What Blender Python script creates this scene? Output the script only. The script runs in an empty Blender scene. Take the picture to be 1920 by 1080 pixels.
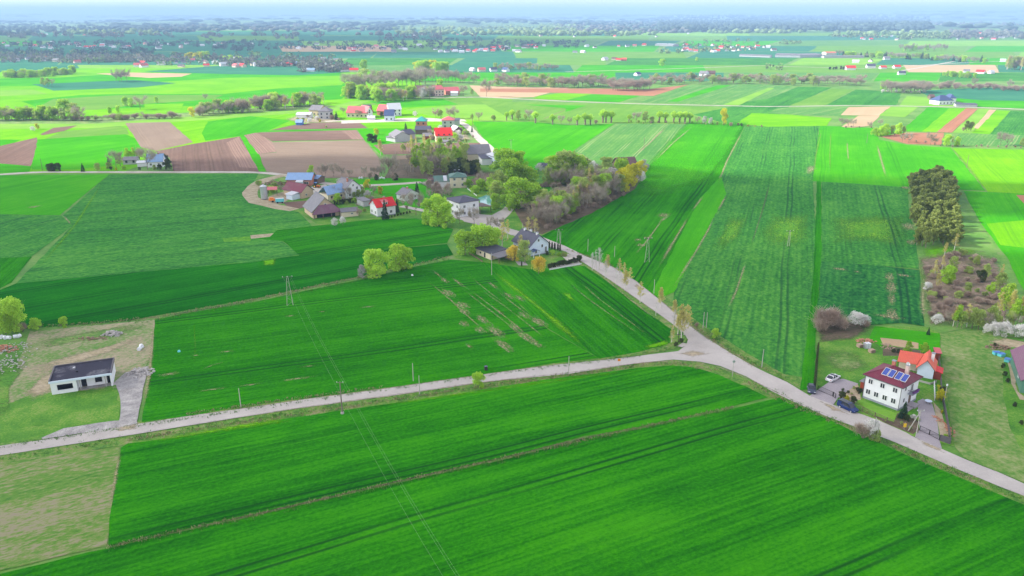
import bpy, bmesh, math, random
import numpy as np
from mathutils import Vector, Matrix
random.seed(7); np.random.seed(7)
scene = bpy.context.scene
COL = scene.collection
R = math.radians
# ---------------------------------------------------------------- camera
H = 82.0; F = 1465.0; YH = 25.0
TH = math.atan((540-YH)/F)
cam = bpy.data.objects.new('camera', bpy.data.cameras.new('camera')); COL.objects.link(cam)
cam.location = (0, 0, H); cam.rotation_euler = (math.pi/2-TH, 0, 0)
cam.data.sensor_width = 36; cam.data.lens = 36*F/1920
cam.data.clip_start = 0.5; cam.data.clip_end = 120000
scene.camera = cam
# ---------------------------------------------------------------- light
EL = R(31); AZ = R(-84)
SUN = Vector((math.sin(AZ)*math.cos(EL), math.cos(AZ)*math.cos(EL), math.sin(EL)))
w = bpy.data.worlds.new('World'); scene.world = w; w.use_nodes = True
nt = w.node_tree; nt.nodes.clear()
sky = nt.nodes.new('ShaderNodeTexSky'); sky.sky_type = 'NISHITA'; sky.sun_disc = False
sky.sun_elevation = EL; sky.sun_rotation = AZ; sky.altitude = 200; sky.air_density = 1.0; sky.dust_density = 0.6; sky.ozone_density = 2.0
bg = nt.nodes.new('ShaderNodeBackground'); bg.inputs['Strength'].default_value = 0.15
wo = nt.nodes.new('ShaderNodeOutputWorld')
hs = nt.nodes.new('ShaderNodeHueSaturation'); hs.inputs['Hue'].default_value = .52; hs.inputs['Saturation'].default_value = .28   # thin high cloud whitens the blue
nt.links.new(sky.outputs[0], hs.inputs['Color']); tn = nt.nodes.new('ShaderNodeMix'); tn.data_type = 'RGBA'; tn.blend_type = 'MULTIPLY'; tn.inputs[0].default_value = 1; tn.inputs[7].default_value = (1, .972, .955, 1)
nt.links.new(hs.outputs[0], tn.inputs[6]); nt.links.new(tn.outputs[2], bg.inputs[0]); nt.links.new(bg.outputs[0], wo.inputs[0])
sl = bpy.data.lights.new('sun', 'SUN'); sl.energy = 3.6; sl.angle = R(0.5); sl.color = (1, .96, .88)
so = bpy.data.objects.new('sun', sl); COL.objects.link(so)
so.rotation_euler = SUN.to_track_quat('Z', 'Y').to_euler(); so.location = SUN*300
scene.view_settings.view_transform = 'Standard'; scene.view_settings.look = 'None'
scene.view_settings.gamma = 1; scene.view_settings.exposure = 1.3
scene.cycles.volume_bounces = 0
scene.cycles.max_bounces = 5; scene.cycles.diffuse_bounces = 2; scene.cycles.transparent_max_bounces = 12
# ---------------------------------------------------------------- projection helpers (ground survey from the photograph)
CT, ST = math.cos(TH), math.sin(TH)
def G(x, y, z=0.0):
    y = max(y, YH+1.5)
    d = Vector((x-960, F*CT+(540-y)*ST, -F*ST+(540-y)*CT))
    t = (z-H)/d.z
    return Vector((d.x*t, d.y*t, z))
def hm(y, yt):
    "height in metres of something standing at row y whose top shows at row yt"
    Y = G(960, y).y; k = (540-yt)/F
    return H + Y*(k*CT-ST)/(CT+k*ST)
def toW(pts): return [G(*p) for p in pts]
# ---------------------------------------------------------------- tags
def tag(o, label=None, cat=None, group=None, kind=None):
    if label: o['label'] = label
    if cat: o['category'] = cat
    if group: o['group'] = group
    if kind: o['kind'] = kind
    return o
def empty(name, loc, rz=0, **k):
    o = bpy.data.objects.new(name, None); COL.objects.link(o); o.empty_display_size = .5
    o.location = loc; o.rotation_euler = (0, 0, rz); tag(o, **k); return o
def mesh(name, v, f, mats, parent=None, mi=None, smooth=False):
    me = bpy.data.meshes.new(name); me.from_pydata([tuple(p) for p in v], [], f); 
    for m in (mats if isinstance(mats, (list, tuple)) else [mats]): me.materials.append(m)
    if mi: me.polygons.foreach_set('material_index', mi)
    if smooth: me.polygons.foreach_set('use_smooth', [True]*len(me.polygons))
    me.update()
    o = bpy.data.objects.new(name, me); COL.objects.link(o)
    if parent: o.parent = parent
    return o
class MB:
    def __init__(s): s.v = []; s.f = []; s.m = []
    def add(s, v, f, m=0):
        n = len(s.v); s.v += [tuple(p) for p in v]; s.f += [tuple(i+n for i in q) for q in f]; s.m += [m]*len(f); return s
    def box(s, x0, x1, y0, y1, z0, z1, m=0):
        return s.add([(x0,y0,z0),(x1,y0,z0),(x1,y1,z0),(x0,y1,z0),(x0,y0,z1),(x1,y0,z1),(x1,y1,z1),(x0,y1,z1)],
              [(0,3,2,1),(4,5,6,7),(0,1,5,4),(1,2,6,5),(2,3,7,6),(3,0,4,7)], m)
    def tube(s, p, q, r0, r1, n=6, m=0, cap=True):
        p = Vector(p); q = Vector(q); d = (q-p)
        if d.length < 1e-6: return s
        d.normalize(); a = d.orthogonal().normalized(); b = d.cross(a)
        v = [p+(a*math.cos(t)+b*math.sin(t))*r0 for t in [2*math.pi*i/n for i in range(n)]]
        v += [q+(a*math.cos(t)+b*math.sin(t))*r1 for t in [2*math.pi*i/n for i in range(n)]]
        f = [(i, (i+1) % n, n+(i+1) % n, n+i) for i in range(n)]
        if cap: f += [tuple(range(n, 2*n)), tuple(range(n-1, -1, -1))]
        return s.add(v, f, m)
    def bar(s, p, q, w, h, m=0):
        p = Vector(p); q = Vector(q); d = (q-p).normalized()
        up = Vector((0,0,1)) if abs(d.z) < .9 else Vector((0,1,0))
        a = d.cross(up).normalized()*w/2; b = a.cross(d).normalized()*h/2
        v = [p-a-b, p+a-b, p+a+b, p-a+b, q-a-b, q+a-b, q+a+b, q-a+b]
        return s.add(v, [(0,1,2,3),(7,6,5,4),(0,4,5,1),(1,5,6,2),(2,6,7,3),(3,7,4,0)], m)
    def slab(s, pts, t, m=0, me=None):
        "thick polygon: pts counter-clockwise seen from above, thickness t downwards"
        n = len(pts); v = [Vector(p) for p in pts]+[Vector(p)-Vector((0,0,t)) for p in pts]
        s.add(v, [tuple(range(n)), tuple(range(2*n-1, n-1, -1))], m)
        return s.add(v, [(n+i, n+(i+1) % n, (i+1) % n, i) for i in range(n)], m if me is None else me)
    def build(s, name, mats, parent=None, smooth=False):
        return mesh(name, s.v, s.f, mats, parent, s.m, smooth)
# ---------------------------------------------------------------- materials
def newmat(name):
    m = bpy.data.materials.new(name); m.use_nodes = True
    n = m.node_tree.nodes; l = m.node_tree.links; b = n['Principled BSDF']
    b.inputs['Roughness'].default_value = .85; b.inputs['Specular IOR Level'].default_value = .25
    return m, n, l, b
def math_(n, l, op, a, b=None, c=None):
    x = n.new('ShaderNodeMath'); x.operation = op
    for i, q in enumerate((a, b, c)):
        if q is None: continue
        if isinstance(q, (int, float)): x.inputs[i].default_value = q
        else: l.new(q, x.inputs[i])
    return x.outputs[0]
def ramp(n, l, src, stops):
    r = n.new('ShaderNodeValToRGB'); l.new(src, r.inputs[0]); e = r.color_ramp.elements
    while len(e) < len(stops): e.new(.5)
    for i, (p, c) in enumerate(stops):
        e[i].position = p; e[i].color = (*c, 1) if len(c) == 3 else c
    return r.outputs[0]
def mixc(n, l, f, a, b):
    x = n.new('ShaderNodeMix'); x.data_type = 'RGBA'
    for i, q in ((0, f), (6, a), (7, b)):
        if isinstance(q, (int, float)): x.inputs[i].default_value = q
        elif isinstance(q, tuple): x.inputs[i].default_value = (*q[:3], 1)
        else: l.new(q, x.inputs[i])
    return x.outputs[2]
def noise(n, l, co, scale, det=3, rough=.55, sx=1, sy=1, off=0):
    mp = n.new('ShaderNodeMapping'); mp.inputs['Scale'].default_value = (sx, sy, 1); mp.inputs['Location'].default_value = (off, off*.7, 0)
    l.new(co, mp.inputs[0])
    t = n.new('ShaderNodeTexNoise'); t.inputs['Scale'].default_value = scale; t.inputs['Detail'].default_value = det; t.inputs['Roughness'].default_value = rough
    l.new(mp.outputs[0], t.inputs['Vector']); return t.outputs['Fac']
def bump(n, l, b, h, strength, dist):
    x = n.new('ShaderNodeBump'); x.inputs['Strength'].default_value = strength; x.inputs['Distance'].default_value = dist
    l.new(h, x.inputs['Height']); l.new(x.outputs[0], b.inputs['Normal'])
def mk(c, k): return tuple(min(1, q*k) for q in c)
def crop(name, base, dark, light, tram=18.0, tramcol=None, tstr=.85, clump=1.6, streak=.5, bare=None, bareamt=0.0, rows=0, rowstr=0.3, contrast=1.0, broad=.018):
    m, n, l, b = newmat(name)
    co = n.new('ShaderNodeTexCoord').outputs['Object']
    sp = n.new('ShaderNodeSeparateXYZ'); l.new(co, sp.inputs[0]); y = sp.outputs['Y']
    s1 = noise(n, l, co, 1, 3, .55, .006, .13)              # long streaks along the drilling direction
    s2 = noise(n, l, co, broad, 4, .6, 1, 1, 40)           # broad moisture patches
    s3 = noise(n, l, co, .35, 3, .6, .45, 1, 9)            # metre scale unevenness
    s4 = noise(n, l, co, clump, 4, .7, .8, 1, 3)           # plants, and gaps between them darkened with painted self-shade
    s5 = noise(n, l, co, 1, 2, .6, .02, 1.1, 60)            # single drill passes
    a = math_(n, l, 'MULTIPLY_ADD', s1, streak*.9, math_(n, l, 'MULTIPLY', s2, .9)); a = math_(n, l, 'MULTIPLY_ADD', s5, .75*streak, a)
    a = math_(n, l, 'MULTIPLY_ADD', s3, .55*contrast, a)
    a = math_(n, l, 'MULTIPLY_ADD', s4, 1.25*contrast, a)
    mean = streak*.825+.45+.275*contrast+.625*contrast
    a = math_(n, l, 'ADD', a, .5-mean)
    col = ramp(n, l, a, [(.12, dark), (.5, base), (.86, light)])
    if rows:
        wv = n.new('ShaderNodeTexWave'); wv.bands_direction = 'Y'; wv.inputs['Scale'].default_value = rows; wv.inputs['Distortion'].default_value = 1.2; wv.inputs['Detail'].default_value = 2; wv.inputs['Detail Scale'].default_value = .4
        l.new(co, wv.inputs[0]); col = mixc(n, l, math_(n, l, 'MULTIPLY', wv.outputs['Fac'], rowstr), col, dark)
    if tram:
        wob = math_(n, l, 'MULTIPLY_ADD', noise(n, l, co, .015, 1, .5), 3.0, y)
        fr = math_(n, l, 'FRACT', math_(n, l, 'DIVIDE', wob, tram))
        d = math_(n, l, 'ABSOLUTE', math_(n, l, 'MULTIPLY', math_(n, l, 'SUBTRACT', fr, .5), tram))
        d = math_(n, l, 'ABSOLUTE', math_(n, l, 'SUBTRACT', d, .95))
        k = ramp(n, l, d, [(.15, (1,1,1)), (.5, (0,0,0))])
        g = ramp(n, l, noise(n, l, co, 1, 2, .5, .012, .04, 77), [(.40, (0.12,)*3), (.56, (1,)*3)])
        k = math_(n, l, 'MULTIPLY', math_(n, l, 'MULTIPLY', k, g), tstr)
        col = mixc(n, l, k, col, tramcol or mk(dark, .6))
    if bare:
        q = ramp(n, l, math_(n, l, 'ADD', noise(n, l, co, .03, 6, .75, .5, 1, 200), math_(n, l, 'MULTIPLY', math_(n, l, 'SUBTRACT', s4, .5), .12)), [(.66-bareamt, (0,)*3), (.72-bareamt, (1,)*3)])
        col = mixc(n, l, q, col, bare)
    l.new(col, b.inputs['Base Color'])
    bump(n, l, b, s4, .9, .25)
    b.inputs['Specular IOR Level'].default_value = 0
    return m
def patchy(name, stops, s1=.06, s2=1.2, bumpd=.15, sx=1, sy=1, det=6, fine=.5, rough=.9, stretch=None):
    m, n, l, b = newmat(name)
    co = n.new('ShaderNodeTexCoord').outputs['Object']
    a = noise(n, l, co, s1, det, .65, sx, sy); c = noise(n, l, co, s2, 5, .7, sx, sy, 31)
    f = math_(n, l, 'MULTIPLY_ADD', math_(n, l, 'SUBTRACT', c, .5), fine, a)
    l.new(ramp(n, l, f, stops), b.inputs['Base Color']); b.inputs['Roughness'].default_value = rough
    bump(n, l, b, c, .7, bumpd); return m
def plain(name, c, rough=.7, var=.15, sc=1.5, metal=0, spec=.3, bumpd=.01):
    m, n, l, b = newmat(name); co = n.new('ShaderNodeTexCoord').outputs['Object']
    a = noise(n, l, co, sc, 6, .65)
    l.new(ramp(n, l, a, [(.25, mk(c, 1-var)), (.75, mk(c, 1+var))]), b.inputs['Base Color'])
    b.inputs['Roughness'].default_value = rough; b.inputs['Metallic'].default_value = metal; b.inputs['Specular IOR Level'].default_value = spec
    if bumpd: bump(n, l, b, a, .4, bumpd)
    return m
def roofmat(name, c, period=.35, axis='X', var=.2, rough=.55, wear=(.25,.22,.2)):
    "profiled sheets or tile courses running with the slope"
    m, n, l, b = newmat(name); co = n.new('ShaderNodeTexCoord').outputs['Object']
    wv = n.new('ShaderNodeTexWave'); wv.bands_direction = axis; wv.inputs['Scale'].default_value = 1/(period*20/3.14159*.5)*1.0; l.new(co, wv.inputs[0])
    a = noise(n, l, co, .9, 6, .7); a2 = noise(n, l, co, .25, 3, .6, 1, 1, 5)
    col = ramp(n, l, a, [(.25, mk(c, 1-var)), (.75, mk(c, 1+var))])
    col = mixc(n, l, math_(n, l, 'MULTIPLY', ramp(n, l, a2, [(.5,(0,)*3),(.75,(1,)*3)]), .35), col, wear)
    col = mixc(n, l, math_(n, l, 'MULTIPLY', wv.outputs['Fac'], .22), col, mk(c, .55))
    l.new(col, b.inputs['Base Color']); bump(n, l, b, wv.outputs['Fac'], .6, .04); b.inputs['Roughness'].default_value = rough
    return m
def leafmat(name, c, c2, trans=.45, var=.5):
    m, n, l, b = newmat(name)
    g = n.new('ShaderNodeNewGeometry').outputs['Random Per Island']; oi = n.new('ShaderNodeObjectInfo').outputs['Random']
    a = math_(n, l, 'ADD', math_(n, l, 'MULTIPLY', g, .65), math_(n, l, 'MULTIPLY', oi, .35))
    col = ramp(n, l, a, [(.1, mk(c, 1-var*.8)), (.45, c), (.9, c2)])
    l.new(col, b.inputs['Base Color']); b.inputs['Specular IOR Level'].default_value = .15
    t = n.new('ShaderNodeBsdfTranslucent'); l.new(col, t.inputs[0])
    x = n.new('ShaderNodeMixShader'); x.inputs[0].default_value = trans
    l.new(b.outputs[0], x.inputs[1]); l.new(t.outputs[0], x.inputs[2]); l.new(x.outputs[0], n['Material Output'].inputs[0])
    return m
M = {}
# crops
M['wheat'] = crop('winter_wheat', (.026,.225,.003), (.007,.105,.004), (.056,.33,.004), tram=19, tramcol=(.008,.075,.010), streak=1.0, contrast=.75)
M['wheat_close'] = crop('winter_wheat_near', (.025,.225,.003), (.007,.105,.004), (.056,.33,.004), tram=21, tramcol=(.007,.065,.010), streak=1.15, contrast=.8)
M['wheat_dark'] = crop('winter_wheat_lush', (.011,.16,.005), (.004,.08,.005), (.026,.24,.006), tram=18, tramcol=(.006,.06,.01), streak=.9, contrast=.7)
M['wheat_bare'] = crop('winter_wheat_thin', (.025,.22,.003), (.007,.105,.004), (.056,.33,.004), tram=21, tramcol=(.008,.075,.010), streak=.8, contrast=.75, bare=(.22,.24,.08), bareamt=-.02)
M['lime'] = crop('young_barley', (.15,.44,.006), (.08,.33,.006), (.25,.54,.012), tram=18, tramcol=(.07,.26,.02), tstr=.35, contrast=.5)
M['bright'] = crop('spring_grass_and_sunlit_wheat', (.055,.35,.006), (.028,.25,.006), (.11,.45,.010), tram=20, tramcol=(.02,.17,.015), tstr=.4, contrast=.5)
M['yellowgreen'] = crop('yellow_green_meadow', (.20,.42,.05), (.12,.32,.04), (.30,.48,.08), tram=0, contrast=.6)
M['rape'] = crop('rapeseed', (.056,.25,.036), (.020,.125,.026), (.125,.37,.05), tram=16, tstr=.55, tramcol=(.012,.06,.03), clump=.8, contrast=1.35, streak=.55, rows=.16, rowstr=.25)
M['rape_close'] = crop('rapeseed_near', (.030,.185,.035), (.010,.08,.025), (.08,.29,.05), tram=16, tstr=.55, tramcol=(.012,.055,.03), clump=.7, contrast=1.5, streak=.5, rows=.16, rowstr=.3)
M['rape_pale'] = crop('rapeseed_pale', (.115,.29,.065), (.055,.20,.05), (.22,.38,.10), tram=12, tramcol=(.30,.38,.16), tstr=.8, clump=.9, contrast=1.2, streak=.8, rows=.12, rowstr=.35)
M['rape_yellow_sun'] = crop('rapeseed_yellow_and_sun_gap', (.13,.35,.03), (.05,.22,.03), (.26,.47,.035), tram=16, tramcol=(.03,.12,.03), clump=.8, contrast=1.3, rows=.16, rowstr=.25)  # yellow crop; its thinning copy also paints sunlight on the rape
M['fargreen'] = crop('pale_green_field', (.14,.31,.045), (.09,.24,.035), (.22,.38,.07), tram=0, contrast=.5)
M['farteal'] = crop('blue_green_field_and_far_shade', (.045,.20,.11), (.03,.14,.09), (.08,.26,.12), tram=0, contrast=.5)
M['plough'] = crop('ploughed_soil', (.22,.145,.115), (.15,.10,.08), (.30,.21,.165), tram=7, tramcol=(.12,.09,.06), tstr=.5, clump=1.2, contrast=.7, rows=.12, rowstr=.35)
M['fallow'] = crop('harrowed_soil', (.27,.205,.155), (.21,.155,.12), (.34,.265,.2), tram=14, tramcol=(.36,.28,.2), tstr=.3, clump=.9, contrast=.45, streak=.4)
M['soil_pink'] = crop('dry_pinkish_soil', (.50,.36,.22), (.42,.30,.18), (.58,.43,.28), tram=0, contrast=.5)
M['soil_red'] = crop('reddish_soil', (.40,.19,.115), (.32,.15,.09), (.47,.25,.16), tram=7, tramcol=(.22,.11,.07), tstr=.4, contrast=.5)
M['plough_pink'] = crop('dry_ploughed_soil', (.33,.22,.175), (.22,.15,.12), (.42,.30,.25), tram=3.2, tramcol=(.20,.13,.10), tstr=.7, contrast=.6, rows=.15, rowstr=.4)
M['ground'] = patchy('rough_grass_ground', [(.25,(.06,.15,.03)),(.42,(.09,.24,.03)),(.56,(.14,.30,.045)),(.75,(.24,.26,.11))], .05, .9)
M['verge'] = patchy('road_verge_grass', [(.22,(.035,.09,.02)),(.40,(.07,.20,.02)),(.52,(.13,.28,.03)),(.62,(.22,.25,.08)),(.8,(.33,.29,.17))], .25, 1.6, fine=.9)
M['lawn'] = patchy('mown_lawn', [(.25,(.035,.14,.010)),(.48,(.08,.26,.012)),(.60,(.16,.32,.03)),(.74,(.29,.31,.11))], .11, 2.2, fine=.8)
M['meadow_dry'] = patchy('dry_rough_meadow', [(.24,(.05,.19,.015)),(.44,(.12,.26,.035)),(.57,(.21,.30,.08)),(.78,(.36,.36,.17))], .12, .8, bumpd=.3, fine=1.0)
M['plot'] = patchy('worn_building_plot', [(.25,(.06,.22,.02)),(.42,(.14,.26,.05)),(.50,(.25,.28,.12)),(.60,(.35,.30,.19)),(.75,(.46,.37,.25))], .055, 1.0, fine=.8)
M['stubble'] = patchy('weedy_stubble', [(.26,(.04,.17,.012)),(.44,(.11,.25,.025)),(.52,(.18,.25,.06)),(.60,(.28,.27,.14)),(.78,(.29,.235,.18))], .05, 1.1, sx=.5, sy=1.3, fine=1.0)
M['heath'] = patchy('dead_brushwood_floor', [(.25,(.09,.12,.04)),(.42,(.19,.15,.09)),(.58,(.28,.20,.15)),(.8,(.34,.27,.19))], .15, 1.3, bumpd=.4, fine=1.0)
M['leafmould'] = patchy('woodland_floor', [(.25,(.06,.07,.03)),(.5,(.13,.10,.06)),(.75,(.22,.16,.11))], .15, 1.1, fine=.8)
M['softsand'] = patchy('washed_out_soil', [(.3,(.21,.24,.07)),(.5,(.38,.34,.17)),(.7,(.52,.46,.30))], .4, 1.6, bumpd=.03, fine=.7, sx=.4, sy=1.6)
SOFT = {}
def soft(name):
    "the same ground cover thinning out towards its edge (attribute 'fade')"
    if name in SOFT: return SOFT[name]
    m = M[name].copy(); m.name = name+'_thinning_out'; n = m.node_tree.nodes; l = m.node_tree.links; out = n['Material Output']; sh = out.inputs[0].links[0].from_socket
    co = n.new('ShaderNodeTexCoord').outputs['Object']; at = n.new('ShaderNodeAttribute'); at.attribute_name = 'fade'
    a = noise(n, l, co, 1.1, 7, .85, .5, 1.6, 11)
    k = ramp(n, l, math_(n, l, 'MULTIPLY_ADD', math_(n, l, 'SUBTRACT', a, .5), 2.6, at.outputs['Fac']), [(.30,(0,)*3),(.95,(1,)*3)])
    t = n.new('ShaderNodeBsdfTransparent'); x = n.new('ShaderNodeMixShader'); l.new(k, x.inputs[0]); l.new(t.outputs[0], x.inputs[1]); l.new(sh, x.inputs[2]); l.new(x.outputs[0], out.inputs[0])
    SOFT[name] = m; return m
M['asphalt'] = patchy('worn_grey_asphalt', [(.25,(.37,.335,.305)),(.45,(.46,.42,.385)),(.58,(.50,.46,.42)),(.75,(.56,.515,.47))], .10, 2.2, bumpd=.01, fine=.6, rough=.9)
M['asphalt_patch'] = patchy('newer_asphalt_patch', [(.3,(.24,.22,.21)),(.6,(.32,.29,.28))], .4, 3.0, bumpd=.01, fine=.5)
M['gravel'] = patchy('pale_gravel', [(.25,(.36,.32,.27)),(.5,(.50,.46,.40)),(.75,(.62,.57,.50))], .2, 2.0, bumpd=.03, fine=.6)
M['dirt'] = patchy('dirt_track', [(.25,(.20,.20,.08)),(.45,(.36,.30,.19)),(.75,(.50,.43,.30))], .3, 1.5, bumpd=.05, fine=.7)
M['sand'] = patchy('bare_sandy_soil', [(.25,(.30,.26,.13)),(.5,(.44,.36,.23)),(.75,(.54,.44,.32))], .3, 1.5, bumpd=.05, fine=.7)
M['concrete'] = patchy('broken_concrete', [(.28,(.22,.205,.20)),(.48,(.34,.32,.305)),(.62,(.44,.415,.39)),(.78,(.62,.60,.56))], .35, 2.6, bumpd=.05, fine=.9, sx=1.3, sy=.8)
def pavers():
    m, n, l, b = newmat('block_paving'); co = n.new('ShaderNodeTexCoord').outputs['Object']
    br = n.new('ShaderNodeTexBrick'); br.inputs['Scale'].default_value = 2.4; br.inputs['Mortar Size'].default_value = .03
    br.inputs['Color1'].default_value = (.34,.30,.34,1); br.inputs['Color2'].default_value = (.42,.37,.40,1); br.inputs['Mortar'].default_value = (.2,.18,.18,1)
    l.new(co, br.inputs[0]); a = noise(n, l, co, .4, 5, .6)
    l.new(mixc(n, l, math_(n, l, 'MULTIPLY', a, .4), br.outputs[0], (.55,.5,.48)), b.inputs['Base Color']); return m
M['pavers'] = pavers()
# building stuff
WH = (.80,.80,.80)
M['white'] = plain('white_render', (.78,.78,.80), .8, .05, .8)
M['white_blue'] = plain('cool_white_render', (.66,.74,.86), .8, .06, .7)
M['cream'] = plain('cream_render', (.70,.60,.45), .8, .08, .8)
M['tan'] = plain('tan_render', (.60,.45,.31), .85, .1, .8)
M['greywall'] = plain('grey_render', (.46,.46,.47), .85, .12, .8)
M['plinth'] = plain('grey_plinth', (.32,.34,.38), .8, .1, 1)
M['brick'] = plain('red_brick_wall', (.50,.20,.13), .85, .2, 2)
M['pinkwall'] = plain('pale_pink_render', (.68,.50,.44), .8, .1, .8)
M['wood'] = plain('weathered_boards', (.17,.12,.09), .85, .3, 3)
M['redwood'] = plain('red_brown_boards', (.30,.06,.03), .75, .2, 3)
M['green_sheet'] = roofmat('green_sheet_wall', (.10,.24,.17), .3, 'Y', .1)
M['r_maroon'] = roofmat('maroon_tile_roof', (.19,.035,.06), .35, 'X', .15)
M['r_orange'] = roofmat('orange_tile_roof', (.74,.13,.075), .35, 'X', .1, wear=(.6,.2,.12))
M['r_red'] = roofmat('bright_red_roof', (.75,.03,.03), .35, 'X', .12, wear=(.55,.08,.06))
M['r_pinkred'] = roofmat('faded_red_roof', (.62,.14,.15), .35, 'X', .15, wear=(.5,.25,.22))
M['r_purple'] = roofmat('plum_sheet_roof', (.24,.11,.17), .3, 'X', .15)
M['r_dark'] = roofmat('dark_slate_roof', (.085,.085,.12), .3, 'X', .2, wear=(.15,.15,.18))
M['r_grey'] = roofmat('grey_fibre_roof', (.21,.20,.22), .3, 'X', .2, wear=(.3,.28,.27))
M['r_blue'] = roofmat('blue_sheet_roof', (.27,.42,.66), .3, 'X', .12, wear=(.25,.35,.5))
M['r_navy'] = roofmat('navy_tile_roof', (.07,.10,.22), .3, 'X', .12, wear=(.12,.14,.22))
M['r_green'] = roofmat('green_sheet_roof', (.10,.20,.16), .3, 'X', .15)
M['r_teal'] = roofmat('teal_sheet_roof', (.04,.38,.34), .3, 'X', .12, wear=(.1,.35,.32))
M['r_brown'] = roofmat('brown_tile_roof', (.17,.10,.09), .3, 'X', .15)
M['r_white'] = roofmat('pale_sheet_roof', (.62,.64,.68), .3, 'X', .1, wear=(.5,.48,.45))
M['glass'] = plain('window_glass', (.035,.04,.05), .12, .2, 1, 0, .6, 0)
M['frame'] = plain('white_window_frame', (.75,.75,.75), .5, .05, 1, 0, .3, 0)
M['gutter'] = plain('dark_gutter', (.10,.09,.10), .5, .1, 1)
M['darkin'] = plain('dark_opening', (.02,.02,.025), .9, .2, 1)
M['flatroof'] = patchy('bitumen_flat_roof', [(.3,(.028,.027,.045)),(.55,(.035,.033,.055)),(.68,(.15,.15,.17)),(.8,(.30,.30,.32))], .22, 1.5, bumpd=.02, fine=.25)
M['metal'] = plain('galvanised_metal', (.5,.52,.55), .35, .1, 1, .6)
M['iron'] = plain('dark_iron', (.05,.045,.045), .55, .2, 2, .3)
M['pole'] = plain('concrete_pole', (.42,.40,.36), .85, .12, 1)
M['woodpole'] = plain('weathered_wood_pole', (.20,.16,.13), .85, .2, 2)
M['wire'] = plain('aluminium_wire', (.30,.36,.26), .4, .05, 1, .3)
M['rubber'] = plain('tyre_rubber', (.02,.02,.02), .8, .1, 3)
M['carwhite'] = plain('white_car_paint', (.80,.80,.82), .25, .02, 1, 0, .6, 0)
M['carblue'] = plain('navy_car_paint', (.012,.035,.15), .22, .05, 1, .2, .6, 0)
M['cargrey'] = plain('dark_grey_car_paint', (.06,.075,.12), .22, .05, 1, .3, .6, 0)
M['lamp'] = plain('headlight_glass', (.75,.78,.8), .15, .03, 1, 0, .6, 0)
M['plastic'] = plain('white_bale_wrap', (.74,.76,.80), .35, .06, 1)
M['orange'] = plain('orange_paint', (.80,.22,.02), .5, .12, 1.5)
M['yellow'] = plain('yellow_paint', (.85,.55,.03), .5, .1, 1.5)
M['teal'] = plain('turquoise_paint', (.14,.58,.62), .5, .08, 1.5)
M['bluep'] = plain('blue_paint', (.08,.22,.55), .5, .1, 1.5)
M['redp'] = plain('red_paint', (.55,.04,.03), .5, .1, 1.5)
M['purplef'] = plain('purple_balcony_flowers', (.22,.08,.30), .8, .5, 6)
M['rubble'] = plain('pale_rubble', (.46,.43,.41), .9, .4, 3)
M['redrubble'] = plain('brick_rubble', (.50,.24,.15), .9, .35, 3)
M['firewood'] = plain('stacked_firewood', (.28,.19,.13), .9, .45, 5)
M['stone'] = plain('garden_stones', (.42,.30,.22), .9, .35, 4)
def solar():
    m, n, l, b = newmat('solar_cells'); co = n.new('ShaderNodeTexCoord').outputs['Object']
    ck = n.new('ShaderNodeTexBrick'); ck.offset = 0; ck.inputs['Scale'].default_value = 4; ck.inputs['Mortar Size'].default_value = .02
    ck.inputs['Color1'].default_value = (.03,.055,.30,1); ck.inputs['Color2'].default_value = (.04,.075,.36,1); ck.inputs['Mortar'].default_value = (.12,.15,.42,1)
    l.new(co, ck.inputs[0]); l.new(ck.outputs[0], b.inputs['Base Color']); b.inputs['Roughness'].default_value = .2; b.inputs['Specular IOR Level'].default_value = .6; return m
M['solar'] = solar()
def water():
    m, n, l, b = newmat('pond_water'); co = n.new('ShaderNodeTexCoord').outputs['Object']
    b.inputs['Base Color'].default_value = (.16,.42,.42,1); b.inputs['Roughness'].default_value = .08; b.inputs['Specular IOR Level'].default_value = .7
    bump(n, l, b, noise(n, l, co, 2.5, 3, .6), .15, .03); return m
M['water'] = water()
# bark and foliage
M['bark'] = plain('grey_brown_bark', (.22,.175,.135), .9, .35, 4, bumpd=.03)
M['bark_white'] = plain('birch_bark', (.62,.58,.52), .85, .3, 3, bumpd=.01)
L = {}
L['lime'] = leafmat('lime_willow_leaves', (.44,.72,.06), (.68,.92,.13))
L['olive'] = leafmat('olive_spring_leaves', (.40,.53,.13), (.58,.68,.22))
L['green'] = leafmat('fresh_green_leaves', (.36,.60,.05), (.60,.80,.10))
L['yellow'] = leafmat('golden_willow_leaves', (.80,.62,.07), (.92,.78,.18))
L['acid'] = leafmat('acid_yellow_leaves', (.66,.66,.03), (.85,.80,.06))
L['birch'] = leafmat('birch_catkins_and_leaves', (.60,.54,.17), (.76,.72,.25))
L['twig'] = leafmat('bare_grey_brown_twigs', (.37,.32,.25), (.54,.48,.38), .25, .4)
L['twigred'] = leafmat('reddish_twigs', (.42,.32,.25), (.58,.47,.38), .25, .4)
L['spruce'] = leafmat('spruce_needles', (.035,.085,.04), (.08,.15,.07), .15)
L['pine'] = leafmat('pine_needles', (.25,.32,.07), (.42,.48,.13), .3, .7)
L['white'] = leafmat('white_blossom', (.78,.76,.72), (.92,.91,.89), .3, .2)
L['pinkb'] = leafmat('greyish_blossom', (.46,.44,.43), (.68,.66,.63), .2, .3)
L['hedge'] = leafmat('dark_thuja_leaves', (.07,.10,.03), (.14,.18,.055), .2)
L['dry'] = leafmat('dry_grass_blades', (.33,.29,.15), (.52,.46,.28), .3)
L['tuft'] = leafmat('green_grass_blades', (.08,.22,.03), (.18,.34,.06), .3)
L['hazewood'] = leafmat('far_wood_leaves', (.085,.13,.11), (.13,.19,.13), .2, .25)  # bluish, low-contrast tone paints distance haze into the leaves
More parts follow.
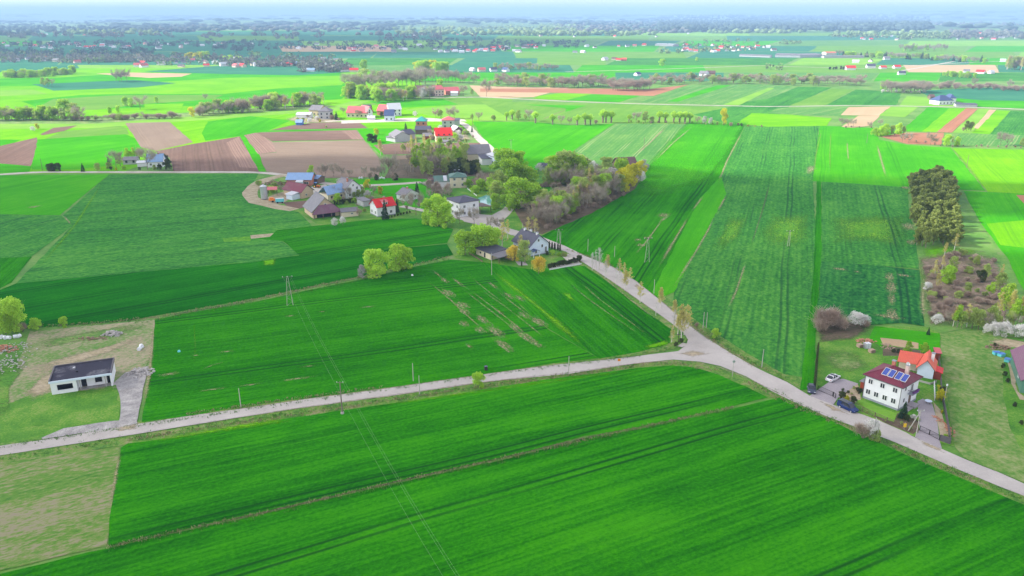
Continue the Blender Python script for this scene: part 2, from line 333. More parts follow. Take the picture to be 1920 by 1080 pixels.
L['hazebrown'] = leafmat('far_wood_bare', (.17,.17,.15), (.25,.26,.19), .2, .3)  # greyed likewise, with haze mixed into the twig colour
# ---------------------------------------------------------------- ground, fields, roads
_z = [0]
def densify(P, jit):
    out = []
    for i, p in enumerate(P):
        q = P[(i+1) % len(P)]; d = (q-p).length; dist = max(60, min(p.length, q.length))
        n = max(1, min(60, int(d/max(3.0, dist*.018))))
        for k in range(n):
            t = k/n; s = p.lerp(q, t)
            j = jit*(.35+dist*.0016)*(0 if k == 0 else 1)
            out.append(Vector((s.x+random.gauss(0, j*.5), s.y+random.gauss(0, j*.5), 0)))
    return out
def fadeattr(o, F_):
    at = o.data.attributes.new('fade', 'FLOAT', 'POINT'); at.data.foreach_set('value', F_)
def softfield(mat, pts, row=None, layer=5, name='field', core=.72):
    "ground cover that thins out towards its rim: outer ring, inner ring, centre"
    _z[0] += 1; z = .02*layer+.0002*(_z[0] % 95); P = densify(toW(pts), .8); c = sum(P, Vector())/len(P); n = len(P)
    rw = toW(row) if row else None; a = math.atan2(rw[1].y-rw[0].y, rw[1].x-rw[0].x) if rw else 0; Rm = Matrix.Rotation(-a, 3, 'Z')
    P = [Rm @ (p-c) for p in P]
    if sum(P[i].x*P[(i+1) % n].y-P[(i+1) % n].x*P[i].y for i in range(n)) < 0: P = P[::-1]
    V = [p*1.12 for p in P]+[p*core for p in P]+[Vector((0,0,0))]
    Fc = [(i, (i+1) % n, n+(i+1) % n, n+i) for i in range(n)]+[(n+i, n+(i+1) % n, 2*n) for i in range(n)]
    o = mesh(name, V, Fc, soft(mat)); fadeattr(o, [0.0]*n+[.85]*n+[1.0]); o.location = (c.x, c.y, z); o.rotation_euler = (0,0,a); return tag(o, kind='structure')
def sheet(name, P, mat, layer, row=None, jit=.35, kind='structure', label=None, cat=None):
    "flat sheet lying on the ground: P world corners; local X runs along the drilling direction"
    _z[0] += 1; z = .02*layer+.0002*(_z[0] % 95)
    P = densify(P, jit)
    c = sum(P, Vector())/len(P)
    a = math.atan2(row[1].y-row[0].y, row[1].x-row[0].x) if row else 0
    ca, sa = math.cos(-a), math.sin(-a)
    V = [((p.x-c.x)*ca-(p.y-c.y)*sa, (p.x-c.x)*sa+(p.y-c.y)*ca, 0) for p in P]
    ar = sum(V[i][0]*V[(i+1) % len(V)][1]-V[(i+1) % len(V)][0]*V[i][1] for i in range(len(V)))
    idx = list(range(len(V)));  idx = idx if ar > 0 else idx[::-1]
    o = mesh(name, V, [tuple(idx)], M[mat] if isinstance(mat, str) else mat)
    o.location = (c.x, c.y, z); o.rotation_euler = (0, 0, a)
    tag(o, kind=kind, label=label, cat=cat); return o
def field(mat, pts, row=None, layer=2, name='field', jit=.35):
    return sheet(name, toW(pts), mat, layer, toW(row) if row else None, jit)
def strip(mat, pts, wid, layer=4, name='track', jit=.12, fade=0):
    P = toW(pts); Q = []
    for i in range(len(P)-1):
        n = max(1, int((P[i+1]-P[i]).length/6)); Q += [P[i].lerp(P[i+1], k/n) for k in range(n)]
    Q.append(P[-1])
    for _ in range(2): Q = [Q[0]]+[(Q[i-1]+Q[i]*2+Q[i+1])/4 for i in range(1, len(Q)-1)]+[Q[-1]]
    Lf, Rt = [], []
    for i, p in enumerate(Q):
        d = (Q[min(i+1, len(Q)-1)]-Q[max(i-1, 0)]).normalized(); nn = Vector((-d.y, d.x, 0))
        wv = wid/2*(1+random.uniform(-jit, jit))
        Lf.append(p+nn*wv); Rt.append(p-nn*wv*(1+random.uniform(-jit, jit)))
    _z[0] += 1; z = .02*layer+.0002*(_z[0] % 95); n = len(Q); o0 = Q[0]
    v = [q-o0 for q in Lf]+[q-o0 for q in Rt]
    if fade:
        v = [o0+(q-o0) for q in v]; v = [q-o0 for q in Lf]+[q-o0 for q in Q]+[q-o0 for q in Rt]
        o = mesh(name, v, [f for i in range(n-1) for f in ((i, n+i, n+i+1, i+1), (n+i, 2*n+i, 2*n+i+1, n+i+1))], soft(mat)); e_ = [min(1, 4*i/(n-1), 4*(n-1-i)/(n-1)) if n > 2 else 1 for i in range(n)]
        fadeattr(o, [-.1]*n+[fade*q for q in e_]+[-.1]*n); o.location = (o0.x, o0.y, z); return tag(o, kind='structure')
    o = mesh(name, v, [(i, n+i, n+i+1, i+1) for i in range(n-1)], M[mat]); o.location = (o0.x, o0.y, z)
    return tag(o, kind='structure')
# base ground out to the horizon (near part flat)
g = mesh('ground', [(-60000,-400,0),(60000,-400,0),(60000,60000,0),(-60000,60000,0)], [(0,1,2,3)], M['ground']); tag(g, kind='structure')
# --- far patchwork (y 36..150), drawn as real fields 0.7..8 km away
rf = random.Random(11)
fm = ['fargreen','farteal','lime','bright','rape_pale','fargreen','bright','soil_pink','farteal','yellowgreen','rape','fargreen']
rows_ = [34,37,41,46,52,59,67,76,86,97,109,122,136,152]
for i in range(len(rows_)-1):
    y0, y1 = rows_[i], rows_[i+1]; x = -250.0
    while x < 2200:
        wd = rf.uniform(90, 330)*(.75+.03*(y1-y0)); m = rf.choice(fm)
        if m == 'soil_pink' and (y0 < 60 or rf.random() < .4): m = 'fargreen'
        if x < 900 and y0 < 115 and m in ('lime', 'yellowgreen', 'bright', 'fargreen') and rf.random() < .8: m = 'farteal'  # bluer fields on the left: cloud shade and haze painted as colour
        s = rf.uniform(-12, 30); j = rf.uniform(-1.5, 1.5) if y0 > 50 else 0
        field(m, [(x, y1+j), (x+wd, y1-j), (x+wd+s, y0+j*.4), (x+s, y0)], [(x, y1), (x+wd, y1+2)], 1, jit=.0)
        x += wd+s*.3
# --- middle distance left
field('lime', [(-300,236),(-300,150),(150,128),(640,128),(790,140),(790,190),(640,198),(330,222),(150,238),(0,246)], [(0,200),(500,180)], 1)
field('bright', [(-200,150),(100,146),(330,132),(520,124),(640,128),(640,142),(420,146),(200,160),(0,162)], [(0,160),(500,130)], 2)
field('farteal', [(270,134),(480,118),(640,125),(690,133),(560,141),(420,139)], [(270,134),(640,125)], 3)
field('soil_pink', [(180,138),(240,136),(360,138),(340,144),(280,146),(230,143)], [(180,138),(360,142)], 3)
field('bright', [(40,190),(150,178),(250,176),(420,176),(520,166),(640,160),(650,150),(680,148),(640,186),(440,196),(250,202),(90,208)], [(40,190),(520,170)], 2)
field('fargreen', [(100,186),(230,178),(420,178),(400,186),(260,196),(180,206),(60,206)], [(40,190),(520,170)], 3)
field('lime', [(270,196),(345,194),(335,211),(275,212)], [(270,196),(345,194)], 4)
field('farteal', [(60,158),(250,150),(330,156),(260,164),(100,170)], [(40,190),(520,170)], 3)
field('yellowgreen', [(-200,175),(60,168),(90,176),(-200,190)], None, 3)
# embankment strip and lime plateau behind the brown fields
field('yellowgreen', [(-300,246),(-300,232),(180,232),(420,214),(600,205),(660,190),(700,188),(640,207),(420,222),(180,240)], [(0,240),(500,215)], 3)
field('meadow_dry', [(-300,233),(-300,224),(200,222),(420,206),(600,196),(640,200),(420,214),(180,232)], None, 2)
field('lime', [(-300,330),(-300,240),(200,237),(430,219),(620,203),(720,196),(860,200),(900,228),(860,246),(560,232),(450,257),(290,300),(225,325)], [(0,300),(430,220)], 2)
field('lime', [(-300,300),(-300,256),(70,256),(70,300)], [(0,300),(430,220)], 3)
field('bright', [(-300,278),(-300,266),(0,262),(40,262),(0,278)], None, 4)
field('fargreen', [(120,246),(225,236),(237,240),(242,252),(190,260),(80,262)], [(80,260),(240,236)], 3)
field('bright', [(69,262),(160,256),(235,252),(258,262),(270,285),(228,308),(140,318),(60,318),(58,300)], [(69,300),(260,270)], 4)
field('bright', [(390,228),(470,218),(545,226),(500,246),(452,255),(385,264),(378,250)], [(380,262),(470,218)], 3)
field('bright', [(-300,330),(-300,300),(0,305),(60,312),(55,322),(0,328)], None, 4)
field('plough', [(-260,300),(0,274),(69,258),(69,275),(57,312),(0,307),(-260,320)], [(0,290),(60,262)], 5)
field('plough', [(75,252),(100,240),(146,235),(120,246),(80,254)], [(75,252),(146,235)], 5)
field('fallow', [(235,231),(318,229),(362,267),(292,283),(264,276)], [(235,231),(264,276)], 5)
field('plough', [(290,284),(362,270),(450,256),(486,322),(400,323),(326,322),(318,296)], [(455,260),(486,322)], 5)
field('plough_pink', [(424,268),(448,257),(484,316),(448,314)], [(436,262),(468,316)], 6)
field('bright', [(450,256),(457,254),(486,290),(498,322),(486,322)], None, 6)
field('plough_pink', [(457,254),(480,249),(510,266),(519,285),(484,289)], [(468,252),(500,287)], 6)
field('plough', [(481,249),(668,244),(683,262),(510,265)], [(481,257),(680,253)], 6)
field('plough_pink', [(640,246),(668,244),(683,262),(660,262)], [(650,246),(668,262)], 7)
field('fallow', [(484,289),(519,286),(510,267),(683,263),(714,300),(712,332),(620,334),(560,334),(500,322)], [(484,289),(714,300)], 5)
field('plough', [(508,244),(545,236),(580,231),(640,229),(672,228),(690,240),(600,242)], [(508,243),(690,236)], 5)
field('lime', [(672,228),(705,225),(860,224),(860,236),(780,241),(690,241)], None, 5)
field('bright', [(480,248),(500,245),(690,241),(760,241),(780,256),(730,268),(716,292),(683,262),(670,243)], None, 4)
field('plough', [(700,272),(760,268),(900,268),(900,282),(850,288),(720,290)], [(700,280),(900,275)], 4)
field('fallow', [(735,292),(770,291),(752,304),(738,304)], None, 5)
field('soil_pink', [(752,304),(772,291),(790,300),(770,310)], None, 5)
# --- middle distance right
field('fargreen', [(640,198),(800,184),(960,183),(960,205),(900,225),(760,212)], [(640,198),(960,190)], 2)
field('yellowgreen', [(760,205),(880,196),(960,196),(1060,204),(1000,228),(880,226),(800,216)], None, 3)
field('bright', [(690,190),(830,186),(860,196),(740,203)], None, 3)
field('fargreen', [(900,190),(1200,196),(1440,205),(1500,215),(1400,236),(1150,231),(1000,230),(960,225)], [(1010,228),(1070,203)], 3)
field('bright', [(980,196),(1100,198),(1060,210),(1060,203)], None, 4)
field('soil_pink', [(880,160),(960,163),(1070,164),(1000,182),(940,184),(900,182)], [(880,170),(1070,170)], 2)
field('soil_red', [(1108,176),(1120,166),(1210,168),(1290,159),(1225,180),(1160,178)], [(1108,176),(1290,160)], 4)
field('soil_red', [(900,166),(1120,166),(1108,176),(1040,174),(900,172)], [(900,168),(1110,172)], 3)
field('lime', [(1010,180),(1050,175),(1110,176),(1060,188),(1000,185)], None, 4)
field('bright', [(1060,188),(1110,177),(1200,180),(1160,192)], [(1060,188),(1200,180)], 4)
field('rape_pale', [(1200,192),(1290,160),(1420,158),(1470,160),(1380,197)], [(1240,192),(1330,160)], 3)
field('bright', [(1250,190),(1345,160),(1370,160),(1270,191)], None, 4)
field('rape_pale', [(1290,193),(1390,160),(1500,162),(1440,185),(1360,197)], [(1290,193),(1390,160)], 4)
field('rape', [(1300,215),(1380,198),(1470,162),(1560,164),(1480,200),(1440,232),(1380,236)], [(1380,198),(1470,162)], 3)
field('yellowgreen', [(1355,197),(1440,165),(1452,165),(1385,198)], None, 5)
field('fargreen', [(1480,198),(1560,166),(1600,168),(1545,199)], [(1480,198),(1560,166)], 4)
field('rape', [(1545,199),(1605,168),(1640,170),(1690,176),(1680,199)], [(1545,199),(1605,168)], 4)
field('bright', [(1760,180),(1960,172),(1960,205),(1830,200)], [(1760,180),(1960,175)], 3)
field('farteal', [(1720,170),(1960,160),(1960,190),(1840,188),(1740,180)], [(1720,170),(1960,165)], 3)
field('yellowgreen', [(1686,198),(1700,180),(1770,184),(1800,200)], None, 5)
field('lime', [(1380,232),(1410,212),(1480,215),(1560,222),(1550,236),(1440,238)], [(1380,232),(1560,225)], 5)
field('rape_pale', [(1440,212),(1460,202),(1600,202),(1575,218),(1500,216)], [(1500,214),(1560,202)], 5)
field('soil_pink', [(1576,216),(1592,201),(1670,200),(1648,217)], [(1592,201),(1576,216)], 5)
field('soil_pink', [(1578,238),(1610,217),(1650,217),(1630,236),(1600,240)], None, 5)
field('yellowgreen', [(1648,217),(1671,200),(1722,200),(1696,220)], None, 5)
field('bright', [(1690,246),(1740,201),(1790,203),(1728,247)], [(1700,246),(1760,202)], 5)
field('lime', [(1728,247),(1780,203),(1830,204),(1768,248)], [(1740,246),(1800,203)], 6)
field('soil_red', [(1756,248),(1812,203),(1834,204),(1785,249)], [(1760,248),(1820,204)], 7)
field('yellowgreen', [(1785,249),(1835,204),(1860,205),(1822,250)], None, 5)
field('soil_pink', [(1826,240),(1855,206),(1868,206),(1834,242)], None, 6)
field('lime', [(1822,250),(1868,207),(1895,208),(1856,252)], None, 5)
field('rape', [(1856,252),(1895,208),(1980,212),(1980,256)], [(1870,252),(1905,208)], 5)
field('soil_red', [(1650,256),(1700,249),(1770,249),(1764,272),(1700,270)], [(1650,258),(1765,262)], 5)
field('rape_pale', [(1768,272),(1800,250),(1980,254),(1980,276)], [(1800,270),(1820,252)], 4)
field('bright', [(1540,236),(1640,240),(1700,249),(1650,256),(1560,244)], None, 4)
# --- the striped fields on the right half
field('bright', [(886,228),(1000,229),(1070,235),(1152,232),(1074,283),(1118,312),(1090,325),(1010,318),(960,318),(930,292),(900,250)], [(1000,300),(1100,240)], 4)
field('rape_pale', [(1154,232),(1302,233),(1216,312),(1180,322),(1118,310),(1074,283)], [(1170,300),(1235,235)], 5)
field('wheat', [(1303,233),(1396,237),(1362,302),(1335,366),(1264,548),(1222,566),(1150,505),(1100,480),(1012,444),(1100,402),(1190,352),(1216,312)], [(1229,510),(1350,320)], 4)
field('bright', [(1352,330),(1362,364),(1264,548),(1237,560),(1222,548),(1312,372)], [(1240,545),(1345,365)], 5)
softfield('bright', [(1290,225),(1404,228),(1372,290),(1330,345),(1222,372),(1186,362),(1206,312)], [(1216,330),(1300,240)], 5, 'field', .8)  # brighter overlay paints sunlight on the upper end of this wheat
field('rape', [(1398,237),(1536,236),(1524,345),(1532,480),(1524,600),(1508,708),(1470,702),(1400,662),(1330,618),(1262,572),(1264,548),(1337,366),(1364,302)], [(1440,560),(1465,330)], 4)
field('wheat', [(1532,340),(1540,341),(1540,480),(1531,610),(1527,730),(1500,732),(1512,640),(1526,500)], [(1515,720),(1536,342)], 6)
field('bright', [(1537,236),(1642,246),(1648,262),(1702,272),(1782,277),(1848,358),(1760,354),(1640,348),(1524,340)], [(1620,345),(1600,240)], 4)
field('lime', [(1786,278),(2080,284),(2080,372),(1852,360)], [(1850,358),(1786,278)], 4)
field('rape', [(1541,341),(1640,347),(1702,352),(1704,400),(1716,440),(1723,505),(1640,498),(1540,490)], [(1610,490),(1590,345)], 5)
softfield('rape_yellow_sun', [(1546,404),(1640,398),(1712,402),(1718,440),(1700,470),(1640,458),(1546,462)], [(1610,490),(1590,345)], 6, 'field', .35)  # these yellow patches paint the sunlit cloud gap onto the rape
softfield('rape_yellow_sun', [(1440,398),(1528,396),(1528,450),(1500,474),(1430,470),(1410,440)], [(1440,560),(1465,330)], 6, 'field', .3)
softfield('rape_yellow_sun', [(1366,400),(1410,402),(1390,450),(1350,480),(1330,470)], [(1440,560),(1465,330)], 6, 'field', .25)
field('rape_close', [(1540,490),(1640,498),(1724,507),(1733,612),(1690,606),(1635,610),(1580,592),(1532,590)], [(1630,600),(1630,500)], 6)
field('ground', [(1702,352),(1800,356),(1870,470),(1900,600),(1760,625),(1733,612)], None, 4, 'meadow')
field('bright', [(1806,358),(2080,372),(2200,640),(1990,600),(1926,560),(1886,480),(1840,420)], [(1830,362),(1925,560)], 5)
field('lime', [(1850,420),(1960,410),(2100,480),(1960,470),(1876,460)], [(1830,362),(1925,560)], 6)
field('soil_red', [(1905,366),(1990,368),(2010,400),(1925,388)], None, 7)
softfield('lime', [(1722,466),(1760,460),(1830,468),(1862,484),(1790,488),(1730,488)], None, 5, 'meadow', .6)
softfield('heath', [(1722,484),(1790,468),(1868,484),(1906,560),(1890,612),(1800,606),(1742,612)], None, 6, 'heath', .85)
# --- left half near
field('bright', [(-300,330),(0,329),(205,327),(112,404),(0,402),(-300,398)], [(0,380),(180,340)], 4)  # wheat in the brighter grass colour, standing in for partial sun
field('rape', [(205,327),(484,326),(470,352),(466,368),(478,382),(520,390),(560,398),(582,420),(588,432),(470,446),(528,452),(562,478),(480,491),(200,516),(30,532),(136,424),(118,404)], [(120,520),(480,480)], 4)
field('rape', [(-300,400),(0,402),(116,405),(136,424),(58,482),(0,484),(-300,492)], [(0,440),(110,410)], 4)
field('wheat', [(-300,492),(0,484),(60,482),(22,530),(-40,560),(-300,620)], [(0,540),(60,485)], 4)
field('wheat_dark', [(-300,640),(-40,560),(30,532),(200,516),(480,491),(562,479),(700,470),(838,458),(850,478),(800,492),(740,504),(680,518),(600,534),(480,560),(350,582),(240,602),(110,612),(-40,625),(-300,660)], [(100,580),(680,480)], 4)
field('wheat', [(470,446),(588,433),(640,424),(700,415),(780,410),(850,430),(838,456),(700,470),(562,480),(530,452)], [(560,470),(820,430)], 5)
field('wheat', [(520,432),(700,412),(780,410),(700,428),(560,452),(500,450)], [(560,470),(820,430)], 6)
softfield('lime', [(490,488),(520,484),(516,498),(494,500)], None, 6, 'field', .5)
field('rape_yellow_sun', [(418,447),(470,444),(470,452),(420,454)], None, 6)
field('wheat_bare', [(290,600),(350,588),(480,566),(600,540),(680,524),(780,500),(845,487),(905,492),(960,560),(1030,620),(1122,672),(1020,684),(900,706),(720,728),(565,748),(440,765),(340,783),(266,792),(282,700)], [(290,740),(960,640)], 4)
field('wheat_close', [(905,492),(1000,506),(1040,503),(1096,499),(1150,536),(1197,574),(1258,618),(1256,644),(1200,660),(1124,673),(1030,618),(955,556)], [(1100,668),(930,500)], 5)
strip('lime', [(906,496),(985,556),(1055,614),(1118,670)], 4.2, 6, 'field', .25, .8)
softfield('lime', [(1204,650),(1254,636),(1262,646),(1210,656)], None, 6, 'field', .5)
field('wheat_close', [(227,840),(240,832),(340,820),(440,800),(565,781),(720,759),(895,733),(1020,713),(1200,690),(1262,686),(1300,689),(1350,704),(1400,726),(1440,746),(1374,762),(1200,801),(1095,818),(960,855),(805,889),(680,917),(480,964),(375,986),(275,1011),(203,1026),(205,975)], [(300,990),(1100,800)], 4)
strip('lime', [(232,838),(340,818),(565,782)], 5.0, 5, 'field', .2, .75); strip('lime', [(600,778),(895,735),(1200,692),(1290,692)], 3.0, 5, 'field', .2, .6)
field('wheat_close', [(-420,1160),(0,1077),(203,1029),(375,990),(480,968),(680,921),(805,893),(960,859),(1095,822),(1200,805),(1376,766),(1462,746),(1530,775),(1600,810),(1660,836),(1713,860),(1772,885),(1850,918),(1920,947),(2100,1030),(2500,1300),(1800,1900),(0,1900)], [(300,1080),(1300,800)], 4)
field('stubble', [(-300,905),(0,868),(225,838),(205,975),(200,1024),(0,1071),(-420,1150)], [(0,1000),(200,950)], 4, 'stubble_field')
# plots, verges
field('verge', [(-400,905),(0,855),(240,818),(565,766),(895,716),(1200,681),(1262,674),(1312,679),(1400,706),(1500,759),(1600,799),(1788,876),(1920,930),(2200,1060),(2200,1090),(1920,950),(1660,840),(1530,778),(1400,728),(1262,688),(895,735),(565,783),(240,834),(0,872),(-400,930)], [(0,865),(900,725)], 3, 'verge')
field('verge', [(-400,880),(0,838),(240,799),(565,755),(895,703),(1066,684),(1200,666),(1278,652),(1296,628),(1262,604),(1190,552),(1105,497),(1020,450),(1010,455),(1095,502),(1190,572),(1256,620),(1254,644),(1120,673),(900,697),(720,722),(440,760),(262,790),(0,828),(-400,862)], [(0,838),(900,705)], 3, 'verge')
field('verge', [(1020,446),(1105,480),(1192,524),(1292,608),(1375,664),(1475,716),(1530,742),(1528,700),(1508,708),(1450,692),(1400,662),(1310,604),(1200,520),(1105,474),(1030,440)], [(1020,446),(1400,690)], 3, 'verge')
field('lawn', [(-300,860),(-300,760),(10,690),(60,735),(225,728),(262,760),(250,795),(0,832)], [(0,800),(240,760)], 3, 'grass')
field('plot', [(-10,770),(20,720),(50,640),(56,622),(290,600),(286,660),(268,700),(262,725),(225,735),(220,728),(60,740)], [(60,700),(290,610)], 4, 'building_plot')
softfield('sand', [(30,694),(120,668),(230,640),(282,622),(284,634),(230,656),(120,692),(50,712)], None, 5, 'building_plot', .4)
field('lawn', [(90,745),(150,738),(210,726),(222,738),(224,790),(150,798),(60,800),(60,760)], [(0,800),(240,760)], 5, 'grass')
field('ground', [(-300,660),(0,618),(290,598),(300,605),(56,622),(50,640),(20,720),(0,770),(-300,840)], None, 2, 'meadow')
field('concrete', [(216,716),(234,700),(280,686),(268,730),(256,794),(222,797),(226,752)], [(225,700),(240,790)], 6, 'broken_pavement')
field('concrete', [(78,822),(120,804),(214,790),(256,788),(258,795),(214,804),(80,825)], [(78,822),(250,792)], 7, 'pavement')
softfield('sand', [(40,742),(78,702),(108,690),(98,740),(60,754)], None, 5, 'sand', .5)
softfield('lawn', [(-30,800),(-10,690),(40,660),(50,690),(20,730),(20,780)], None, 5, 'grass', .6)
softfield('meadow_dry', [(60,640),(160,622),(280,604),(284,614),(160,640),(60,660)], None, 5, 'grass', .5)
# house parcel on the right
field('lawn', [(1532,730),(1534,650),(1540,628),(1600,608),(1640,612),(1740,614),(1762,626),(1768,700),(1790,838),(1720,822),(1600,772)], [(1540,700),(1700,760)], 4, 'garden_lawn')
softfield('meadow_dry', [(1536,664),(1580,652),(1612,662),(1636,690),(1600,702),(1556,696)], None, 5, 'worn_lawn', .45)
softfield('leafmould', [(1528,606),(1590,600),(1636,608),(1630,622),(1600,638),(1534,644)], None, 5, 'shrub_bed')
field('bright', [(1640,612),(1762,626),(1766,668),(1650,650),(1630,634)], None, 5, 'garden_lawn')
field('soil_pink', [(1650,634),(1690,638),(1722,644),(1722,655),(1690,652),(1655,646)], [(1650,636),(1722,650)], 6, 'vegetable_bed')
field('leafmould', [(1655,655),(1676,651),(1730,658),(1732,668),(1690,668),(1655,668)], None, 6, 'garden_bed')
field('pavers', [(1518,743),(1534,731),(1560,713),(1581,711),(1609,720),(1571,747),(1562,760),(1540,752)], [(1534,731),(1571,747)], 6, 'driveway', .1)
field('pavers', [(1720,753),(1730,748),(1748,758),(1757,790),(1761,826),(1766,842),(1740,832),(1715,820),(1724,806)], [(1720,753),(1724,806)], 6, 'driveway', .1)
field('sand', [(1572,745),(1582,728),(1608,720),(1614,750),(1604,755)], None, 6, 'rock_garden')
field('yellowgreen', [(1606,752),(1614,750),(1682,776),(1676,792),(1640,780)], None, 6, 'front_lawn')
field('leafmould', [(1640,782),(1690,775),(1722,790),(1722,806),(1712,815),(1660,794)], None, 5, 'garden_bed')
field('sand', [(1750,755),(1764,770),(1780,830),(1764,826),(1757,790)], None, 6, 'rock_garden')
field('gravel', [(1594,770),(1650,790),(1700,812),(1715,822),(1640,795),(1600,778)], [(1600,775),(1710,818)], 5, 'gravel_shoulder', .3)
field('meadow_dry', [(1762,626),(1830,618),(1884,632),(1892,700),(1910,760),(2000,900),(1920,905),(1809,860),(1790,838),(1768,700)], [(1770,700),(1900,760)], 4, 'rough_meadow')
field('lawn', [(1884,632),(2100,650),(2200,900),(2000,930),(1930,880),(1890,790),(1880,740)], None, 5, 'grass')
softfield('sand', [(1846,640),(1880,633),(1960,646),(1960,662),(1890,652)], None, 6, 'sand_path', .7)
field('sand', [(1888,678),(1896,674),(1908,735),(1930,752),(1912,750),(1896,720)], None, 6, 'sand_path')
# village ground, wood floor, farmyards, garden of the gabled house
field('lawn', [(470,330),(560,334),(720,336),(735,300),(800,268),(880,268),(940,290),(1010,318),(1110,312),(1190,300),(1215,325),(1190,352),(1100,402),(1012,444),(960,470),(930,440),(860,430),(780,412),(700,412),(600,424),(560,398),(490,385),(466,368)], None, 3, 'village_green')
field('leafmould', [(965,360),(1010,345),(1110,330),(1190,305),(1212,325),(1190,355),(1110,400),(1016,440),(985,430),(965,395)], None, 5, 'woodland_floor')
field('bright', [(1004,352),(1060,350),(1062,372),(1030,384),(1012,372)], None, 6, 'clearing')
field('leafmould', [(740,300),(880,290),(900,330),(800,336),(720,334)], None, 5, 'woodland_floor')
field('bright', [(640,338),(735,334),(800,336),(812,350),(800,398),(770,390),(700,360),(660,350)], None, 6, 'village_green')
field('plough', [(530,380),(582,376),(580,388),(548,394)], None, 6, 'vegetable_bed')
field('gravel', [(575,352),(610,346),(618,352),(606,364),(588,362)], None, 6, 'farmyard')
field('dirt', [(490,378),(506,368),(530,360),(545,372),(530,382),(505,386)], None, 6, 'farmyard')
softfield('gravel', [(785,342),(818,336),(835,350),(830,366),(805,352)], None, 6, 'farmyard', .8)
softfield('heath', [(870,340),(905,320),(935,320),(930,345),(910,360),(880,352)], None, 6, 'brushwood', .6)
field('asphalt', [(862,408),(898,402),(922,404),(945,392),(962,386),(966,390),(934,412),(944,424),(966,436),(960,442),(930,430),(870,416)], None, 7, 'village_square')
field('water', [(896,372),(912,366),(936,368),(932,380),(918,386),(902,384)], None, 7, 'pond_water', .4)
field('lawn', [(855,485),(905,492),(985,505),(1000,512),(1092,496),(1060,470),(1030,462),(960,446),(900,450),(850,478)], None, 5, 'garden_lawn')
field('pavers', [(966,490),(985,492),(990,498),(972,498)], None, 6, 'patio', .1)
field('gravel', [(1050,478),(1064,476),(1088,486),(1086,492),(1064,490)], None, 6, 'patio', .1)
field('gravel', [(1030,500),(1086,492),(1090,496),(1030,507)], None, 6, 'gravel_edge', .1)
# farmyards further up
softfield('dirt', [(532,224),(552,216),(600,220),(640,222),(640,230),(560,232)], None, 6, 'farmyard', .7)
field('gravel', [(640,226),(720,224),(760,222),(870,224),(876,228),(760,228),(640,232)], None, 6, 'farmyard')
softfield('dirt', [(815,262),(850,252),(880,250),(890,262),(820,268)], None, 6, 'garden', .6)
# roads
rA = [(-400,893),(-400,918),(0,855),(240,817.5),(440,785),(565,766),(720,745),(920,716),(1066,702),(1200,681),(1262,675),(1312,679),(1350,687),(1400,707),(1450,736),(1500,760),(1550,782),(1600,800),(1680,831),(1788,878),(1873,913),(1920,931),(2200,1050),(2200,1020),(1920,908),(1873,887),(1809,862),(1766,843),(1715,821),(1650,791),(1600,772),(1562,760),(1518,743),(1475,717),(1425,694),(1375,666),(1325,635),(1292,611),(1262,584),(1235,561),(1192,527),(1147,500),(1100,482),(1060,462),(1017,445),(966,432),(940,424),(930,430),(980,448),(1017,460),(1060,472),(1105,500),(1150,530),(1185,555),(1222,580),(1258,606),(1282,625),(1290,638),(1286,648),(1272,659),(1200,668),(1120,677),(1020,687),(920,701),(795,719),(720,730),(565,750.5),(440,769),(340,783),(240,799),(120,820),(0,837)]
field('asphalt', rA, None, 7, 'road', .12)
strip('asphalt', [(880,414),(850,406),(830,401),(800,396),(770,391),(752,387)], 3.6, 7, 'lane')
strip('gravel', [(934,412),(945,400),(962,386),(966,375)], 5.0, 6, 'lane')
strip('gravel', [(-300,332),(0,328),(60,323),(200,323),(480,323),(530,327),(560,335),(600,343),(660,350),(700,348),(760,345),(790,342)], 4.6, 6, 'lane')
strip('dirt', [(535,328),(505,334),(482,344),(470,356),(466,366),(474,378),(498,386),(530,389),(552,394)], 6.5, 6, 'track')
strip('dirt', [(470,445),(520,441),(560,436),(582,432)], 5.0, 6, 'track')
strip('gravel', [(986,322),(955,305),(930,290),(905,266),(890,252),(880,240),(866,230),(830,224),(790,221),(740,223),(690,228),(640,226),(610,228)], 6.0, 6, 'lane')
strip('gravel', [(700,176),(780,184),(900,182),(960,185),(1060,190),(1200,195),(1440,200),(1600,198),(1700,199),(1840,202),(1960,207)], 4.6, 6, 'lane')
strip('gravel', [(1060,135),(1200,131),(1320,127),(1420,123),(1620,129),(1800,118),(1960,112)], 5.0, 6, 'lane')
strip('gravel', [(1690,133),(1740,124),(1790,115)], 5, 6, 'lane')
